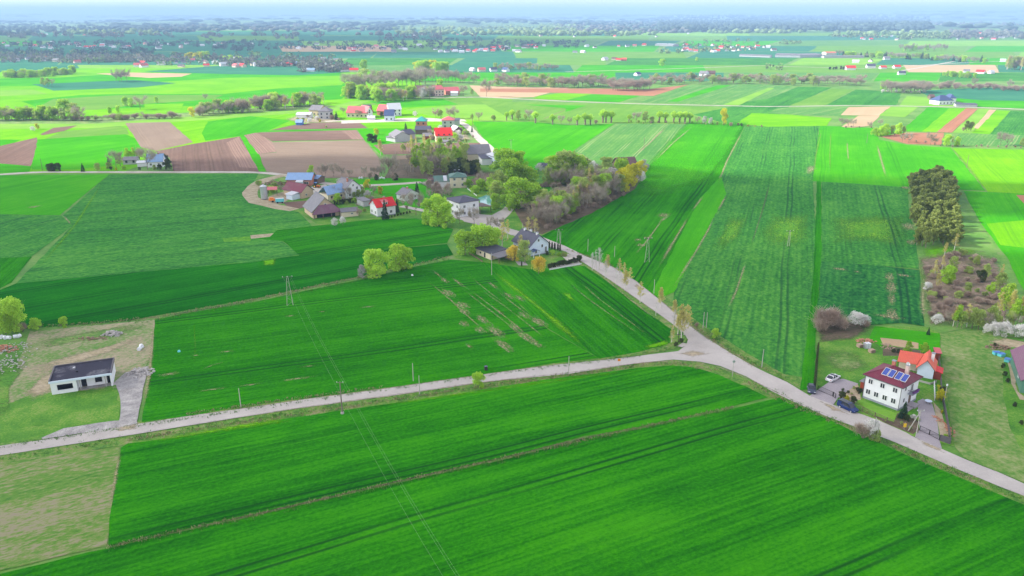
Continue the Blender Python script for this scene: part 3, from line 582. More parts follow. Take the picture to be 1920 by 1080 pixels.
# bare tracks, furrows and sandy streaks between crops
for pts, wd, m in [([(1350,400),(1295,400),(1229,510)], 0, ''), ([(1295,400),(1262,455),(1229,512)], 1.6,'dirt'), ([(1342,398),(1328,432),(1300,480),(1252,556)], 1.3,'dirt'),
        ([(1362,366),(1345,398)],1.6,'dirt'), ([(1320,366),(1296,398)],1.6,'dirt'),([(1395,240),(1362,304),(1340,362)], 1.6,'dirt'), ([(1303,234),(1262,268),(1218,312)], 1.6,'dirt'), ([(1254,234),(1216,270),(1180,300)], 2.2,'sand'),
        ([(1247,404),(1215,450),(1182,488)], 1.1,'sand'), ([(1252,402),(1238,420)], 2.5,'sand'),
        ([(1446,334),(1428,400),(1400,486)], .8,'leafmould'), ([(1400,486),(1376,560),(1355,596)], 1.2,'dirt'),
        ([(1558,240),(1556,290),(1557,338)], 1.3,'yellowgreen'), ([(1588,262),(1591,308)], 1.3,'dirt'), ([(1643,266),(1652,300),(1664,342)], 2.0,'sand'),
        ([(1786,278),(1815,312),(1850,358)], 2.0,'yellowgreen'), ([(1542,238),(1530,290),(1524,338)], 1.4,'yellowgreen'),
        ([(1080,284),(1096,294),(1116,308)], 3.2,'sand'), ([(288,603),(282,690),(266,785)], 1.4,'dirt'), ([(226,840),(214,910),(203,975)], 1.0,'sand'),
        ([(363,702),(395,679),(432,675)], .6,'dirt'), ([(1106,500),(1200,578),(1257,617)], .8,'dirt'), ([(363,600),(367,650),(364,690)], .3,'lime'),
        ([(50,530),(140,424),(200,330)], 1.4,'lime'), ([(1740,508),(1728,560),(1736,612)],2.5,'dirt'), ([(1724,472),(1736,560),(1760,622)], 2.0, 'meadow_dry'),
        ([(1760,382),(1860,385),(1960,390)], .1, ''), ([(1010,228),(1040,214),(1070,203)], 3.0,'dirt'), ([(118,404),(136,424)],1.2,'dirt')]:
    if m: strip('softsand' if m in ('sand','dirt') else m, pts, wd*1.6, 7, 'bare_strip', .2, .72)
rs = random.Random(3)
def sandy(cx, cy, L_, W_, ang_pts, n=1):
    "washed-out patch: an irregular spot thinning out along the drilling"
    a = toW(ang_pts); d = (a[1]-a[0]).normalized(); e = Vector((-d.y, d.x, 0)); c = G(cx, cy); V = []; Fd = []
    for rr_, fv in ((1.15, -.1), (.5, .45)):
        for k in range(20):
            t = 2*math.pi*k/20; r = rs.uniform(.7, 1.2)*rr_; V.append(Vector((math.cos(t)*L_*r*.75, math.sin(t)*W_*r*1.0, 0))); Fd.append(fv)
    V.append(Vector((0,0,0))); Fd.append(.68)
    o = mesh('bare_patch', V, [(k, (k+1) % 20, 20+(k+1) % 20, 20+k) for k in range(20)]+[(20+k, 20+(k+1) % 20, 40) for k in range(20)], soft('softsand'))
    fadeattr(o, Fd); _z[0] += 1; o.location = (c.x, c.y, .14+.0002*(_z[0] % 95)); o.rotation_euler = (0,0,math.atan2(d.y,d.x)); tag(o, kind='structure')
dr = [(790,520),(960,655)]
for (cx, cy, l_, w_) in [(835,527,5,1.5),(822,516,7,.8),(840,550,7,2.6),(866,573,6,3.4),(872,586,5,2),(870,608,4,2),(906,600,7,2.2),(930,622,9,2.6),(945,648,8,2.2),(900,620,4,1.8),(1010,604,7,3),(975,560,5,1.6),(985,632,8,2.4),(1005,645,6,1.5),(860,531,9,1),(925,536,7,1.2),(955,556,6,1.4),(983,592,6,1.5),(965,614,5,2),(936,585,4,1),(545,593,4,1.6),(605,585,3,1),(690,576,5,1.4),(425,660,4,1.6),(318,702,5,2),(368,667,2,1),(400,731,6,1.2),(472,722,5,1.2),(557,711,7,1.6),(580,687,4,1),(880,650,3,1)]:
    sandy(cx, cy, l_*1.2*(1 if cx > 750 else .8), w_*(1.0 if cx > 750 else .6), dr if cx > 750 else [(300,730),(900,650)])
for pts, wd in [([(790,521),(830,548),(872,590),(918,628),(950,658)], .8), ([(860,530),(905,562),(960,604),(1012,650)], .55), ([(856,534),(900,568),(950,606),(1004,654)], .45), ([(880,532),(930,562),(985,604),(1040,650)], .5),
        ([(924,540),(985,588),(1010,604),(1045,628)], .6), ([(1050,516),(1100,560),(1180,615),(1225,645)], .5), ([(1080,520),(1110,552),(1190,610),(1232,642)], .5),([(870,508),(912,545),(960,580)],.4),([(930,640),(955,662)],.5)]:
    strip('softsand', pts, wd*2.1, 7, 'bare_strip', .3, .62)
for (cx, cy, l_, w_) in [(1668,520,12,2.0),(1671,540,14,2.4),(1672,562,12,1.6),(1673,590,12,2.6),(1665,594,3,6),(1695,517,3,4),(1575,505,3,4),(1520,318,26,4),(1607,510,3,1.4)]:
    sandy(cx, cy, l_, w_, [(1672,600),(1672,515)])
for (cx, cy, l_, w_) in [(1245,404,9,4),(1203,460,4,3),(1196,450,4,2),(1215,446,3,3)]: sandy(cx, cy, l_, w_, [(1229,510),(1295,400)])
for (cx, cy, l_, w_) in [(65,388,6,3),(1704,425,14,4),(1697,352,9,3),(1708,455,8,2.5)]: sandy(cx, cy, l_, w_, [(1704,460),(1696,350)])
softfield('lime', [(1050,548),(1070,548),(1082,566),(1070,566)], None, 6, 'grass_strip', .4)
strip('leafmould', [(0,1074),(203,1027),(375,988),(480,966),(680,919),(805,889),(960,857),(1095,820),(1200,803),(1376,764)], 1.1, 7, 'ditch', .3, .8)
strip('leafmould', [(0,616),(140,610),(290,597),(480,563),(600,536),(680,521),(780,497),(842,482)], 1.4, 7, 'ditch', .3, .7)
for (cx,cy,l_,w_,m_) in ((1250,700,30,5,'lime'),(700,600,26,6,'wheat_dark'),(440,640,30,7,'wheat_dark'),(1000,940,40,7,'wheat_dark'),(600,880,40,6,'wheat_dark'),(1650,880,26,8,'wheat_dark'),(250,560,40,6,'lime'),(60,380,30,7,'lime'),(350,470,60,10,'rape_close'),(1100,350,20,6,'wheat_dark')):
    q = G(cx,cy); softfield(m_, [], None) if False else None

# wear on the tarmac: dusty edges, newer patches, dirt dragged from the field entrances
up = [(0,837),(120,820),(240,799),(340,783),(440,769),(565,750.5),(720,730),(795,719),(920,701),(1020,687),(1120,677),(1200,668),(1268,660)]
lo = [(0,854),(240,816.5),(440,784),(565,765),(720,744),(920,715),(1066,701),(1200,680),(1262,674),(1312,678),(1350,686),(1400,706),(1450,735),(1500,759),(1600,799),(1680,830),(1788,877),(1873,912),(1920,930)]
rt_ = [(1060,462),(1100,482),(1147,500),(1192,527),(1235,561),(1292,611),(1325,635),(1375,666),(1425,694),(1475,717),(1518,742)]
for ln in (up, lo, rt_, [(1060,472),(1105,500),(1150,530),(1185,555),(1222,580),(1258,606),(1282,625)]): strip('dirt', ln, .9, 8, 'road_edge', .4, .75)
for pts in ([(1262,664),(1300,656),(1340,664),(1300,672)], [(1530,750),(1560,760),(1600,782),(1560,772)], [(1716,822),(1766,842),(1780,856),(1730,836)], [(214,802),(262,794),(262,806),(214,812)], [(1192,530),(1212,545),(1200,548),(1186,536)]):
    softfield('sand', pts, None, 8, 'road_dust', .3)
strip('gravel', [(1290,612),(1310,626),(1352,654)], .8, 8, 'road_edge', .4, .8)
# ---------------------------------------------------------------- vegetation prototypes (10 m tall, meshes shared by the copies)
rng = np.random.default_rng(5)
def rdir(n):
    v = rng.normal(size=(n,3)); return v/np.linalg.norm(v, axis=1)[:,None]
def quads(C, size, asp=1.0, dirs=None, bend=0):
    "leaf clumps: one small quad per centre"
    n = len(C); u = rdir(n) if dirs is None else dirs/np.linalg.norm(dirs, axis=1)[:,None]
    w_ = np.cross(u, rdir(n)); w_ /= np.linalg.norm(w_, axis=1)[:,None]
    s = size*rng.uniform(.55, 1.3, n)[:,None]
    u = u*s*asp; w_ = w_*s
    V = np.stack([C-u*.5-w_*.35, C-u*.1+w_*.5, C+u*.5+w_*.2, C+u*.15-w_*.5], 1).reshape(-1,3)
    Fc = np.arange(n*4).reshape(n,4)
    return V, Fc
def fastmesh(name, V, Fc, mat):
    me = bpy.data.meshes.new(name); n = len(Fc)
    me.vertices.add(len(V)); me.vertices.foreach_set('co', np.asarray(V, dtype=np.float32).ravel())
    k = Fc.shape[1]
    me.loops.add(n*k); me.loops.foreach_set('vertex_index', Fc.ravel().astype(np.int32))
    me.polygons.add(n); me.polygons.foreach_set('loop_start', np.arange(0, n*k, k, dtype=np.int32)); me.polygons.foreach_set('loop_total', np.full(n, k, dtype=np.int32))
    me.materials.append(mat); me.update(); return me
def lobes(blobs, n, shell=.45):
    "points in the outer shell of ellipsoids (cx,cy,cz,rx,ry,rz)"
    B = np.array(blobs, float); wgt = (B[:,3]*B[:,4]*B[:,5])**.66; idx = rng.choice(len(B), n, p=wgt/wgt.sum())
    d = rdir(n); r = (shell+(1-shell)*rng.random(n)**.6)[:,None]*rng.uniform(.85,1.1,n)[:,None]
    return B[idx,:3]+d*r*B[idx,3:6]
def limb(mb, p, q, r0, r1, n=5): mb.tube(p, q, r0, r1, n)
def skeleton(h, trunk_h, spread, nl, r=.22, up=.6, sub=3, lean=.15, seed=0):
    rr = random.Random(seed); mb = MB(); tips = []
    base = Vector((0,0,-.2)); top = Vector((rr.uniform(-lean,lean), rr.uniform(-lean,lean), trunk_h))
    limb(mb, base, top, r, r*.75, 7)
    ext = Vector((top.x*1.5+rr.uniform(-.3,.3), top.y*1.5+rr.uniform(-.3,.3), h*.8)); limb(mb, top, ext, r*.7, r*.15, 5); tips.append(ext)
    for i in range(nl):
        a = 2*math.pi*i/nl+rr.uniform(-.5,.5); s = top.lerp(ext, rr.uniform(0,.7)); L_ = spread*rr.uniform(.6,1)
        e = s+Vector((math.cos(a)*L_, math.sin(a)*L_, L_*up*rr.uniform(.6,1.6)))
        m_ = s.lerp(e,.5)+Vector((0,0,-.1*L_)); limb(mb, s, m_, r*.4, r*.25, 4); limb(mb, m_, e, r*.25, r*.06, 4); tips.append(e)
        for k in range(sub):
            t = rr.uniform(.35,1); q = m_.lerp(e, t); a2 = a+rr.uniform(-1.2,1.2)
            f_ = q+Vector((math.cos(a2), math.sin(a2), rr.uniform(.2,1.2)))*L_*rr.uniform(.25,.5); limb(mb, q, f_, r*.14, r*.04, 3); tips.append(f_)
    return mb, tips
def twigs(tips, n, L_, w_, upw=.5, spread=.8):
    T = np.array([tuple(t) for t in tips]); idx = rng.choice(len(T), n)
    d = rdir(n); d[:,2] = np.abs(d[:,2])*1.0+upw; d /= np.linalg.norm(d,axis=1)[:,None]
    c = T[idx]+rdir(n)*spread*rng.random(n)[:,None]
    ln = L_*rng.uniform(.5,1.3,n)[:,None]; s = np.cross(d, rdir(n)); s /= np.linalg.norm(s,axis=1)[:,None]; s *= w_
    V = np.stack([c-s, c+s, c+d*ln+s*.3, c+d*ln-s*.3],1).reshape(-1,3); return V, np.arange(n*4).reshape(n,4)
PRO = {}
def reg(kind, mb, V, Fc, leaf, bark='bark'):
    me = bpy.data.meshes.new('trunk'); me.from_pydata(mb.v, [], mb.f); me.materials.append(M[bark]); me.update()
    PRO.setdefault(kind, []).append((me, fastmesh('crown', V, Fc, leaf)))
def cat(*p):
    V, Fs, o = [], [], 0
    for v, f in p: V.append(v); Fs.append(f+o); o += len(v)
    return np.concatenate(V), np.concatenate(Fs)
def round_tree(kind, leaf, wid=3.2, low=2.2, n=3200, nl=9, size=.42, lob=14, bare=.0, trunk=2.0, topz=9.8, droop=0, bark='bark', var=3, lr=.30):
    for s in range(var):
        rr = random.Random(hash(kind) % 1000+s) if False else random.Random(len(PRO)*31+s)
        mb, tips = skeleton(9, trunk, wid*.75, nl, sub=2, seed=s+len(PRO)*7)
        B = []
        for i in range(lob):
            a = rr.uniform(0, 6.28); zz = rr.uniform(0,1); z = low+(topz-low)*zz
            prof = math.sin(math.pi*(.18+.75*zz))**.7; rad = wid*prof*rr.uniform(.45,.8)
            q = wid*lr*rr.uniform(.75,1.3); B.append((math.cos(a)*rad, math.sin(a)*rad, min(z, topz-q*.8), q, q, q*rr.uniform(.8,1.2)))
        B.append((0,0,topz-wid*.4, wid*.42, wid*.42, wid*.4)); B.append((0,0,(low+topz)/2, wid*.5, wid*.5, (topz-low)*.36))
        C = lobes(B, n)
        if droop:
            k = int(n*.6); D = C[:k].copy(); D[:,2] -= rng.uniform(.3, droop, k); D[:,2] = np.maximum(D[:,2], .7)
            dd = np.tile(np.array([[0,0,-1.]]), (k,1))+rdir(k)*.25
            V, Fc = cat(quads(C, size), quads(D, size*.6, 2.8, dd))
        else: V, Fc = quads(C, size)
        if bare: V, Fc = cat((V, Fc), twigs(tips, int(900*bare), .9, .03))
        reg(kind, mb, V, Fc, leaf, bark)
round_tree('willow', L['lime'], 4.3, 1.0, 7000, size=.36, lob=30, lr=.27, trunk=1.4)
round_tree('olive_tree', L['olive'], 3.3, 1.8, 2600, size=.36, lob=16, bare=.6)
round_tree('green_tree', L['green'], 3.0, 2.4, 2800, size=.36, lob=14)
round_tree('golden_willow', L['yellow'], 4.3, 2.6, 3200, size=.34, lob=16, droop=3.2, lr=.26)
round_tree('weeping_birch', L['birch'], 2.0, 2.2, 1300, size=.24, lob=12, droop=2.4, trunk=3, bark='bark_white', lr=.25)
round_tree('acid_tree', L['acid'], 3.6, 1.2, 3600, size=.36, lob=16)
round_tree('blossom_tree', L['white'], 3.6, 1.8, 2600, size=.30, lob=16, bare=.5)
round_tree('grey_blossom_tree', L['pinkb'], 3.4, 1.5, 2200, size=.30, lob=16, bare=1)
round_tree('bush', L['lime'], 5.4, .3, 3000, size=.6, lob=18, trunk=.6)
round_tree('olive_bush', L['olive'], 5.0, .3, 2600, size=.6, lob=18, trunk=.6, bare=.6)
round_tree('dark_bush', L['hedge'], 5.0, .2, 3000, size=.6, lob=14, trunk=.5)
round_tree('blossom_bush', L['white'], 6.0, 1.0, 3000, size=.42, lob=20, trunk=.8, bare=1.2)
round_tree('yellow_bush', L['acid'], 5.0, .2, 2600, size=.6, lob=14, trunk=.5)
round_tree('pine', L['pine'], 3.3, 1.6, 4200, size=.40, lob=26, lr=.22)
for s in range(4):       # bare deciduous trees
    for kind, lf, wd in (('bare_tree', L['twig'], 2.9), ('red_bare_tree', L['twigred'], 2.6)):
        mb, tips = skeleton(9.6, 1.1+s*.25, wd*1.1, 15, r=.17, up=.85, sub=7, seed=40+s)
        V, Fc = cat(twigs(tips, 1300, 1.5, .024, .6, 1.1), twigs(tips, 400, 1.0, .04, .3, .8)); reg(kind, mb, V, Fc, lf)
for s in range(3):       # slim birches with pale stems
    rr = random.Random(60+s); mb = MB(); n0 = rr.choice((1,1,2)); C = []
    for q in range(n0):
        lx = rr.uniform(-.4,.4); top = Vector((lx*2, rr.uniform(-.4,.4), 9.6)); b0 = Vector((lx,0,-.2)); mid = b0.lerp(top,.5)+Vector((rr.uniform(-.2,.2),0,0))
        mb.tube(b0, mid, .17, .11, 6); mb.tube(mid, top, .11, .02, 5)
        for k in range(30):
            t = rr.uniform(.22,.97); p = b0.lerp(top, t); a = rr.uniform(0,6.28); l_ = (1.05-t)*2.3*rr.uniform(.5,1.1)+.3
            e = p+Vector((math.cos(a)*l_, math.sin(a)*l_, l_*.9)); mb.tube(p, e, .035, .01, 3)
            for j in range(26):
                u = rr.uniform(.25,1.05); c = p.lerp(e,u)+Vector((rr.gauss(0,.22), rr.gauss(0,.22), rr.gauss(0,.2)-.25*u)); C.append(tuple(c))
    V, Fc = quads(np.array(C), .22, 1.6); reg('birch', mb, V, Fc, L['birch'], 'bark_white')
    mb2 = MB(); mb2.v = list(mb.v); mb2.f = list(mb.f)
    V, Fc = quads(np.array(C)[::4], .14, 2.2); reg('bare_birch', mb2, V, Fc, L['pinkb'], 'bark_white')
for s in range(3):       # spruces
    rr = random.Random(80+s); mb = MB(); mb.tube((0,0,-.2), (0,0,9.7), .18, .03, 6); C = []; D = []
    for k in range(24):
        z = .8+k*.38; rad = 2.35*(1-z/10.2)**.85*rr.uniform(.85,1.1)
        for j in range(max(5, int(rad*9))):
            a = rr.uniform(0,6.28)
            for u in np.linspace(.3,1,6): C.append((math.cos(a)*rad*u, math.sin(a)*rad*u, z-.25*rad*u+rr.gauss(0,.07))); D.append((math.cos(a),math.sin(a),-.35))
    V, Fc = quads(np.array(C), .34, 1.5, np.array(D)); reg('spruce', mb, V, Fc, L['spruce'])
for s in range(2):       # columnar thujas
    C = lobes([(0,0,3,1.2,1.2,3),(0,0,6,1.0,1.0,3.2),(0,0,8.2,.6,.6,1.7)], 1800, .7); mb = MB(); mb.tube((0,0,-.2),(0,0,2),.15,.1)
    V, Fc = quads(C, .45, 1.5); reg('thuja', mb, V, Fc, L['hedge'])
for s in range(3):       # pollard willows: thick short bole, ball of shoots
    rr = random.Random(90+s); mb = MB(); mb.tube((0,0,-.2),(rr.uniform(-.3,.3),0,3.0),.75,.65,8); mb.tube((0,0,2.8),(0,0,3.9),.95,.8,8)
    tips = []
    for k in range(34):
        a = rr.uniform(0,6.28); u = rr.random()**.5; e = Vector((math.cos(a)*3.4*u, math.sin(a)*3.4*u, 9.6-2.6*u*u+rr.uniform(-.5,.3))); mb.tube((0,0,3.6), e, .07, .015, 3)
        tips += [Vector((0,0,3.6)).lerp(e, t) for t in (.5,.65,.8,.9,1)]
    T = np.array([tuple(t) for t in tips]); C = T[rng.choice(len(T), 2300)]+rng.normal(size=(2300,3))*.35
    V, Fc = quads(C, .33, 1.5); reg('pollard_willow', mb, V, Fc, L['lime'])
for s in range(3):       # low bare scrub
    rr = random.Random(120+s); mb = MB(); tips = []
    for k in range(16):
        a = rr.uniform(0,6.28); e = Vector((math.cos(a)*3.4*rr.random(), math.sin(a)*3.4*rr.random(), rr.uniform(4,8))); mb.tube((rr.uniform(-.5,.5),rr.uniform(-.5,.5),-.2), e, .12, .04, 3); tips += [e, e*.7, e*.85]
    V, Fc = twigs(tips, 1500, 3.0, .07, .5, 2.2); reg('bare_scrub', mb, V, Fc, L['twigred'])
DESC = {'willow':('dense lime-green willow','tree'),'olive_tree':('olive-green tree in young leaf','tree'),'green_tree':('fresh green round-crowned tree','tree'),
 'golden_willow':('golden-yellow weeping willow','tree'),'weeping_birch':('birch with hanging yellowish twigs','tree'),'acid_tree':('vivid yellow-green tree','tree'),
 'blossom_tree':('white blossoming tree','tree'),'grey_blossom_tree':('pale grey blossoming tree','tree'),'bush':('rounded lime-green bush','bush'),'olive_bush':('low olive-brown bush','bush'),
 'dark_bush':('dark evergreen bush','bush'),'blossom_bush':('white blossoming bush','bush'),'yellow_bush':('bright yellow bush','bush'),'pine':('dark olive pine','tree'),
 'bare_tree':('bare grey-brown tree','tree'),'red_bare_tree':('bare reddish-brown tree','tree'),'birch':('slim birch with pale stem','tree'),'bare_birch':('leafless white-stemmed birch','tree'),
 'spruce':('dark green spruce','tree'),'thuja':('dark columnar thuja','shrub'),'pollard_willow':('pollard willow with lime shoots','tree'),'bare_scrub':('low leafless reddish shrub','shrub')}
NAMEK = {'acid_tree':'yellow_green_tree','olive_tree':'leafing_tree','red_bare_tree':'leafless_tree','grey_blossom_tree':'blossom_tree','olive_bush':'bush','dark_bush':'evergreen_bush'}
TREES = []
rt = random.Random(21)
def tree(kind, x, y, hpx, where, wide=1.0, metres=None):
    p = G(x, y); h = metres or hm(y, y-hpx); 
    tr, cr = rt.choice(PRO[kind]); s = h/10
    e = empty(NAMEK.get(kind, kind), p, rt.uniform(0, 6.28)); e.scale = (s*wide*rt.uniform(.92,1.08), s*wide*rt.uniform(.92,1.08), s)
    for nm, me in (('trunk', tr), ('crown', cr)):
        o = bpy.data.objects.new(nm, me); COL.objects.link(o); o.parent = e
    TREES.append((kind, where, x, y, h, e)); return e
ORD = ['first','second','third','fourth','fifth','sixth','seventh','eighth','ninth','tenth','eleventh','twelfth']
def ordinal(i, n):
    if n == 1: return ''
    if n == 2: return ('left', 'right')[i]+' one'
    if i == 0: return 'leftmost'
    if i == n-1: return 'rightmost'
    return ORD[min(i,11)]+' from left' if i < n/2 else ORD[min(n-1-i,11)]+' from right'
def fit(d, wh, *ex):
    tail = ''.join(', '+e for e in ex if e)
    for dd in (d, d.split(' with ')[0], ' '.join(d.split(' with ')[0].split()[-2:])):
        t = f'{dd} {wh}{tail}'
        if len(t.split()) <= 16: return t
    return t
def label_trees():
    gr = {}
    for t in TREES: gr.setdefault((t[0], t[1]), []).append(t)
    for (k, wh), ts in gr.items():
        d, c = DESC[k]; ts.sort(key=lambda t: t[2]); n = len(ts); g = f'{d.split(" with ")[0]}s {wh}'
        for t in ts:
            t[5]['category'] = c
            if n > 1: t[5]['group'] = g
        if n <= 24:
            for i, t in enumerate(ts): t[5]['label'] = fit(d, wh, ordinal(i, n))
            continue
        ys = sorted(t[3] for t in ts); q1, q2 = ys[n//3], ys[2*n//3]
        for nm, rw in (('back row', [t for t in ts if t[3] < q1]), ('middle row', [t for t in ts if q1 <= t[3] < q2]), ('front row', [t for t in ts if t[3] >= q2])):
            m = len(rw); parts = [rw] if m <= 24 else [rw[:m//3], rw[m//3:2*m//3], rw[2*m//3:]]
            for pn, pt in zip(('',) if len(parts) == 1 else ('left','central','right'), parts):
                for i, t in enumerate(pt): t[5]['label'] = fit(d, wh, (pn+' '+nm).strip(), ordinal(i, len(pt)))
def row(kinds, pts, n, hpx, where, jx=3, jy=1.5, wide=1.0):
    "n trees scattered along a pixel polyline; every one a thing of its own"
    L_ = [math.hypot(pts[i+1][0]-pts[i][0], pts[i+1][1]-pts[i][1]) for i in range(len(pts)-1)]; T = sum(L_)
    for k in range(n):
        t = (k+.5+rt.uniform(-.35,.35))/n*T; i = 0
        while i < len(L_)-1 and t > L_[i]: t -= L_[i]; i += 1
        x = pts[i][0]+(pts[i+1][0]-pts[i][0])*t/L_[i]; y = pts[i][1]+(pts[i+1][1]-pts[i][1])*t/L_[i]
        tree(rt.choice(kinds), x+rt.uniform(-jx,jx), y+rt.uniform(-jy,jy), rt.uniform(*hpx), where, wide)
def inpoly(x, y, P):
    c = False
    for i in range(len(P)):
        x1, y1 = P[i]; x2, y2 = P[i-1]
        if (y1 > y) != (y2 > y) and x < (x2-x1)*(y-y1)/(y2-y1)+x1: c = not c
    return c
def fill(kinds, P, n, hpx, where, wide=1.0, mind=6):
    xs = [p[0] for p in P]; ys = [p[1] for p in P]; got = []; tries = 0
    while len(got) < n and tries < 6000:
        tries += 1; x = rt.uniform(min(xs), max(xs)); y = rt.uniform(min(ys), max(ys))
        if inpoly(x, y, P) and all(math.hypot(x-a, (y-b)*2) > mind for a, b in got): got.append((x, y)); tree(rt.choice(kinds), x, y, rt.uniform(*hpx), where, wide)
# near left
W = 'at the field corner by the unfinished building'
tree('willow', 30, 622, 64, W); tree('willow', 12, 626, 44, W); tree('bush', 68, 618, 22, W); tree('bush', 121, 613, 19, W); tree('bare_tree', 4, 618, 30, W); tree('bare_scrub', 44, 622, 16, W)
# pair of willows on the ditch
W = 'on the ditch amid the wheat'
tree('willow', 706, 518, 52, W, 1.2); tree('willow', 745, 508, 50, W, 1.1); tree('willow', 762, 504, 40, W, 1.1); tree('grey_blossom_tree', 681, 522, 26, W, 1.2)
# round the gabled white house
W = 'beside the gabled white house'
tree('willow', 872, 478, 44, W, 1.3); tree('willow', 905, 473, 52, W, 1.2); tree('willow', 925, 470, 42, W, 1.1); tree('birch', 942, 464, 50, W, 1.1)
tree('golden_willow', 1010, 514, 34, W, 1.0); tree('golden_willow', 962, 490, 32, W, 1.0); tree('olive_tree', 984, 494, 44, W); tree('birch', 975, 476, 36, W, 1.4)
tree('birch', 990, 442, 36, W, 1.2); tree('birch', 1003, 440, 32, W, 1.3)
tree('thuja', 978, 500, 11, 'on the patio of the gabled white house')
for i, x in enumerate((1030,1035,1040,1046,1050)): tree('thuja', x, 466+i*1.3, 14, 'between the gabled white house and road')
tree('bush', 1036, 478, 9, W, 1.2); tree('dark_bush', 1026, 478, 8, W); tree('olive_bush', 1058, 481, 9, W, 1.3); tree('bush', 1048, 480, 7, W, 1.2)
for i in range(13): tree('dark_bush', 1030+i*4.6, 503-i*1.0, rt.uniform(8,11), 'in the dark hedge by the gabled white house', .9)
tree('dark_bush', 1086, 490, 12, W)
# birches along the diagonal road
W = 'along the diagonal road'
for (x, y, h, k) in [(1118,508,42,'bare_birch'),(1125,506,44,'bare_birch'),(1110,507,36,'bare_birch'),(1137,512,36,'birch'),(1162,520,38,'birch'),(1170,524,34,'birch'),(1180,532,32,'birch'),
     (1134,521,34,'bare_birch'),(1156,534,38,'bare_birch'),(1162,536,30,'bare_birch'),(1171,545,40,'birch'),(1199,568,42,'birch'),(1230,592,28,'bare_birch'),(1239,578,40,'birch'),(1262,618,38,'bare_birch'),
     (1264,600,40,'birch'),(1275,622,54,'birch'),(1283,628,60,'birch'),(1278,634,56,'birch'),(1290,618,44,'birch'),(1260,642,34,'birch'),(1270,628,40,'birch')]: tree(k, x, y, h, W, .95)
tree('bush', 897, 727, 28, 'on the road verge between two wheat fields', .95); tree('dark_bush', 1267, 650, 9, 'beside the wayside cross'); tree('dark_bush', 1277, 643, 9, 'beside the wayside cross')
tree('bush', 1341, 635, 18, 'on the verge below the striped rapeseed field', 1.0)
tree('bare_scrub', 1306, 614, 9, W)
# right house garden
W = 'in the garden of the white house with solar panels'
tree('blossom_tree', 1630, 824, 40, 'beside the road opposite the house with solar panels', 1.0); tree('bare_scrub', 1618, 822, 26, 'beside the road opposite the house with solar panels', 1.3); tree('olive_bush', 1640, 826, 20, 'beside the road opposite the house with solar panels')
tree('green_tree', 1700, 665, 26, W, 1.15); tree('green_tree', 1731, 668, 27, W, 1.2); tree('spruce', 1694, 782, 30, W, 1.2); tree('spruce', 1740, 628, 15, W, 1.1); tree('spruce', 1687, 784, 15, W, 1.5)
for (x, y, h, k) in [(1578,747,13,'dark_bush'),(1599,756,13,'dark_bush'),(1588,752,10,'yellow_bush'),(1580,734,6,'dark_bush'),(1590,738,6,'dark_bush'),(1596,741,5,'olive_bush'),(1601,730,6,'olive_bush'),(1607,734,8,'dark_bush'),(1612,738,10,'dark_bush'),
   (1763,750,20,'yellow_bush'),(1761,732,10,'yellow_bush'),(1767,736,12,'dark_bush'),(1766,775,6,'yellow_bush'),(1700,790,12,'dark_bush'),(1712,786,9,'blossom_bush'),(1772,822,8,'bush'),(1779,828,7,'dark_bush'),
   (1675,661,8,'dark_bush'),(1684,662,9,'dark_bush'),(1690,664,8,'dark_bush'),(1715,668,7,'dark_bush'),(1722,790,6,'olive_bush'),(1690,796,6,'olive_bush'),(1706,806,8,'olive_bush'),(1640,782,5,'olive_bush'),(1660,790,6,'olive_bush'),(1625,775,5,'olive_bush')]: tree(k, x, y, h, W, 1.0)
W = 'behind the garden of the house with solar panels'
tree('bare_scrub', 1545, 616, 34, W, 1.5); tree('bare_scrub', 1560, 612, 34, W, 1.4); tree('blossom_bush', 1555, 606, 26, W, 1.0); tree('blossom_bush', 1540, 604, 22, W, .8); tree('blossom_bush', 1604, 611, 26, W, 1.15); tree('bare_scrub', 1622, 614, 14, W, 1.4); tree('blossom_bush', 1620, 609, 18, W, 1.0)
tree('bare_scrub', 1536, 622, 22, W, 1.3); tree('bare_scrub', 1575, 618, 22, W, 1.5)
# clipped conifer hedge
for i in range(22):
    t = i/21; tree('thuja', 1533.5-t*7, 654+t*76, 13+t*4, 'in the tall narrow hedge beside the driveway', 1.05)
# heath right
W = 'in the reddish brushwood on the right'
HP = [(1728,492),(1790,474),(1865,490),(1900,560),(1888,600),(1800,602),(1745,600)]
fill(['bare_scrub','bare_scrub','bare_scrub','olive_bush'], HP, 74, (6,14), W, 1.5, 8)
for (x, y, h, k) in [(1752,522,36,'birch'),(1757,545,34,'birch'),(1776,532,34,'willow'),(1786,510,30,'olive_tree'),(1766,508,30,'birch'),(1838,528,22,'dark_bush'),(1812,555,26,'olive_tree'),(1857,556,28,'green_tree'),(1872,548,38,'olive_tree'),(1876,524,30,'birch'),
     (1738,544,14,'blossom_bush'),(1770,480,26,'birch'),(1757,608,19,'blossom_bush'),(1830,498,20,'olive_tree'),(1848,520,26,'olive_tree')]: tree(k, x, y, h, W)
W = 'in the thicket above the rough meadow'
for (x, y, h, k) in [(1786,612,40,'birch'),(1794,614,44,'green_tree'),(1802,616,34,'olive_tree'),(1812,614,46,'birch'),(1822,616,40,'olive_tree'),(1834,618,38,'olive_tree'),(1846,616,36,'bare_tree'),(1858,614,42,'olive_tree'),
     (1870,600,54,'birch'),(1882,594,64,'green_tree'),(1890,600,60,'birch'),(1900,610,52,'green_tree'),(1912,604,50,'birch'),(1924,612,44,'green_tree'),(1892,616,34,'olive_tree'),(1868,618,28,'olive_tree'),(1905,618,30,'bare_tree'),(1940,618,44,'green_tree'),(1780,608,26,'bare_tree'),(1830,606,30,'bare_tree')]: tree(k, x, y, h, W, .85)
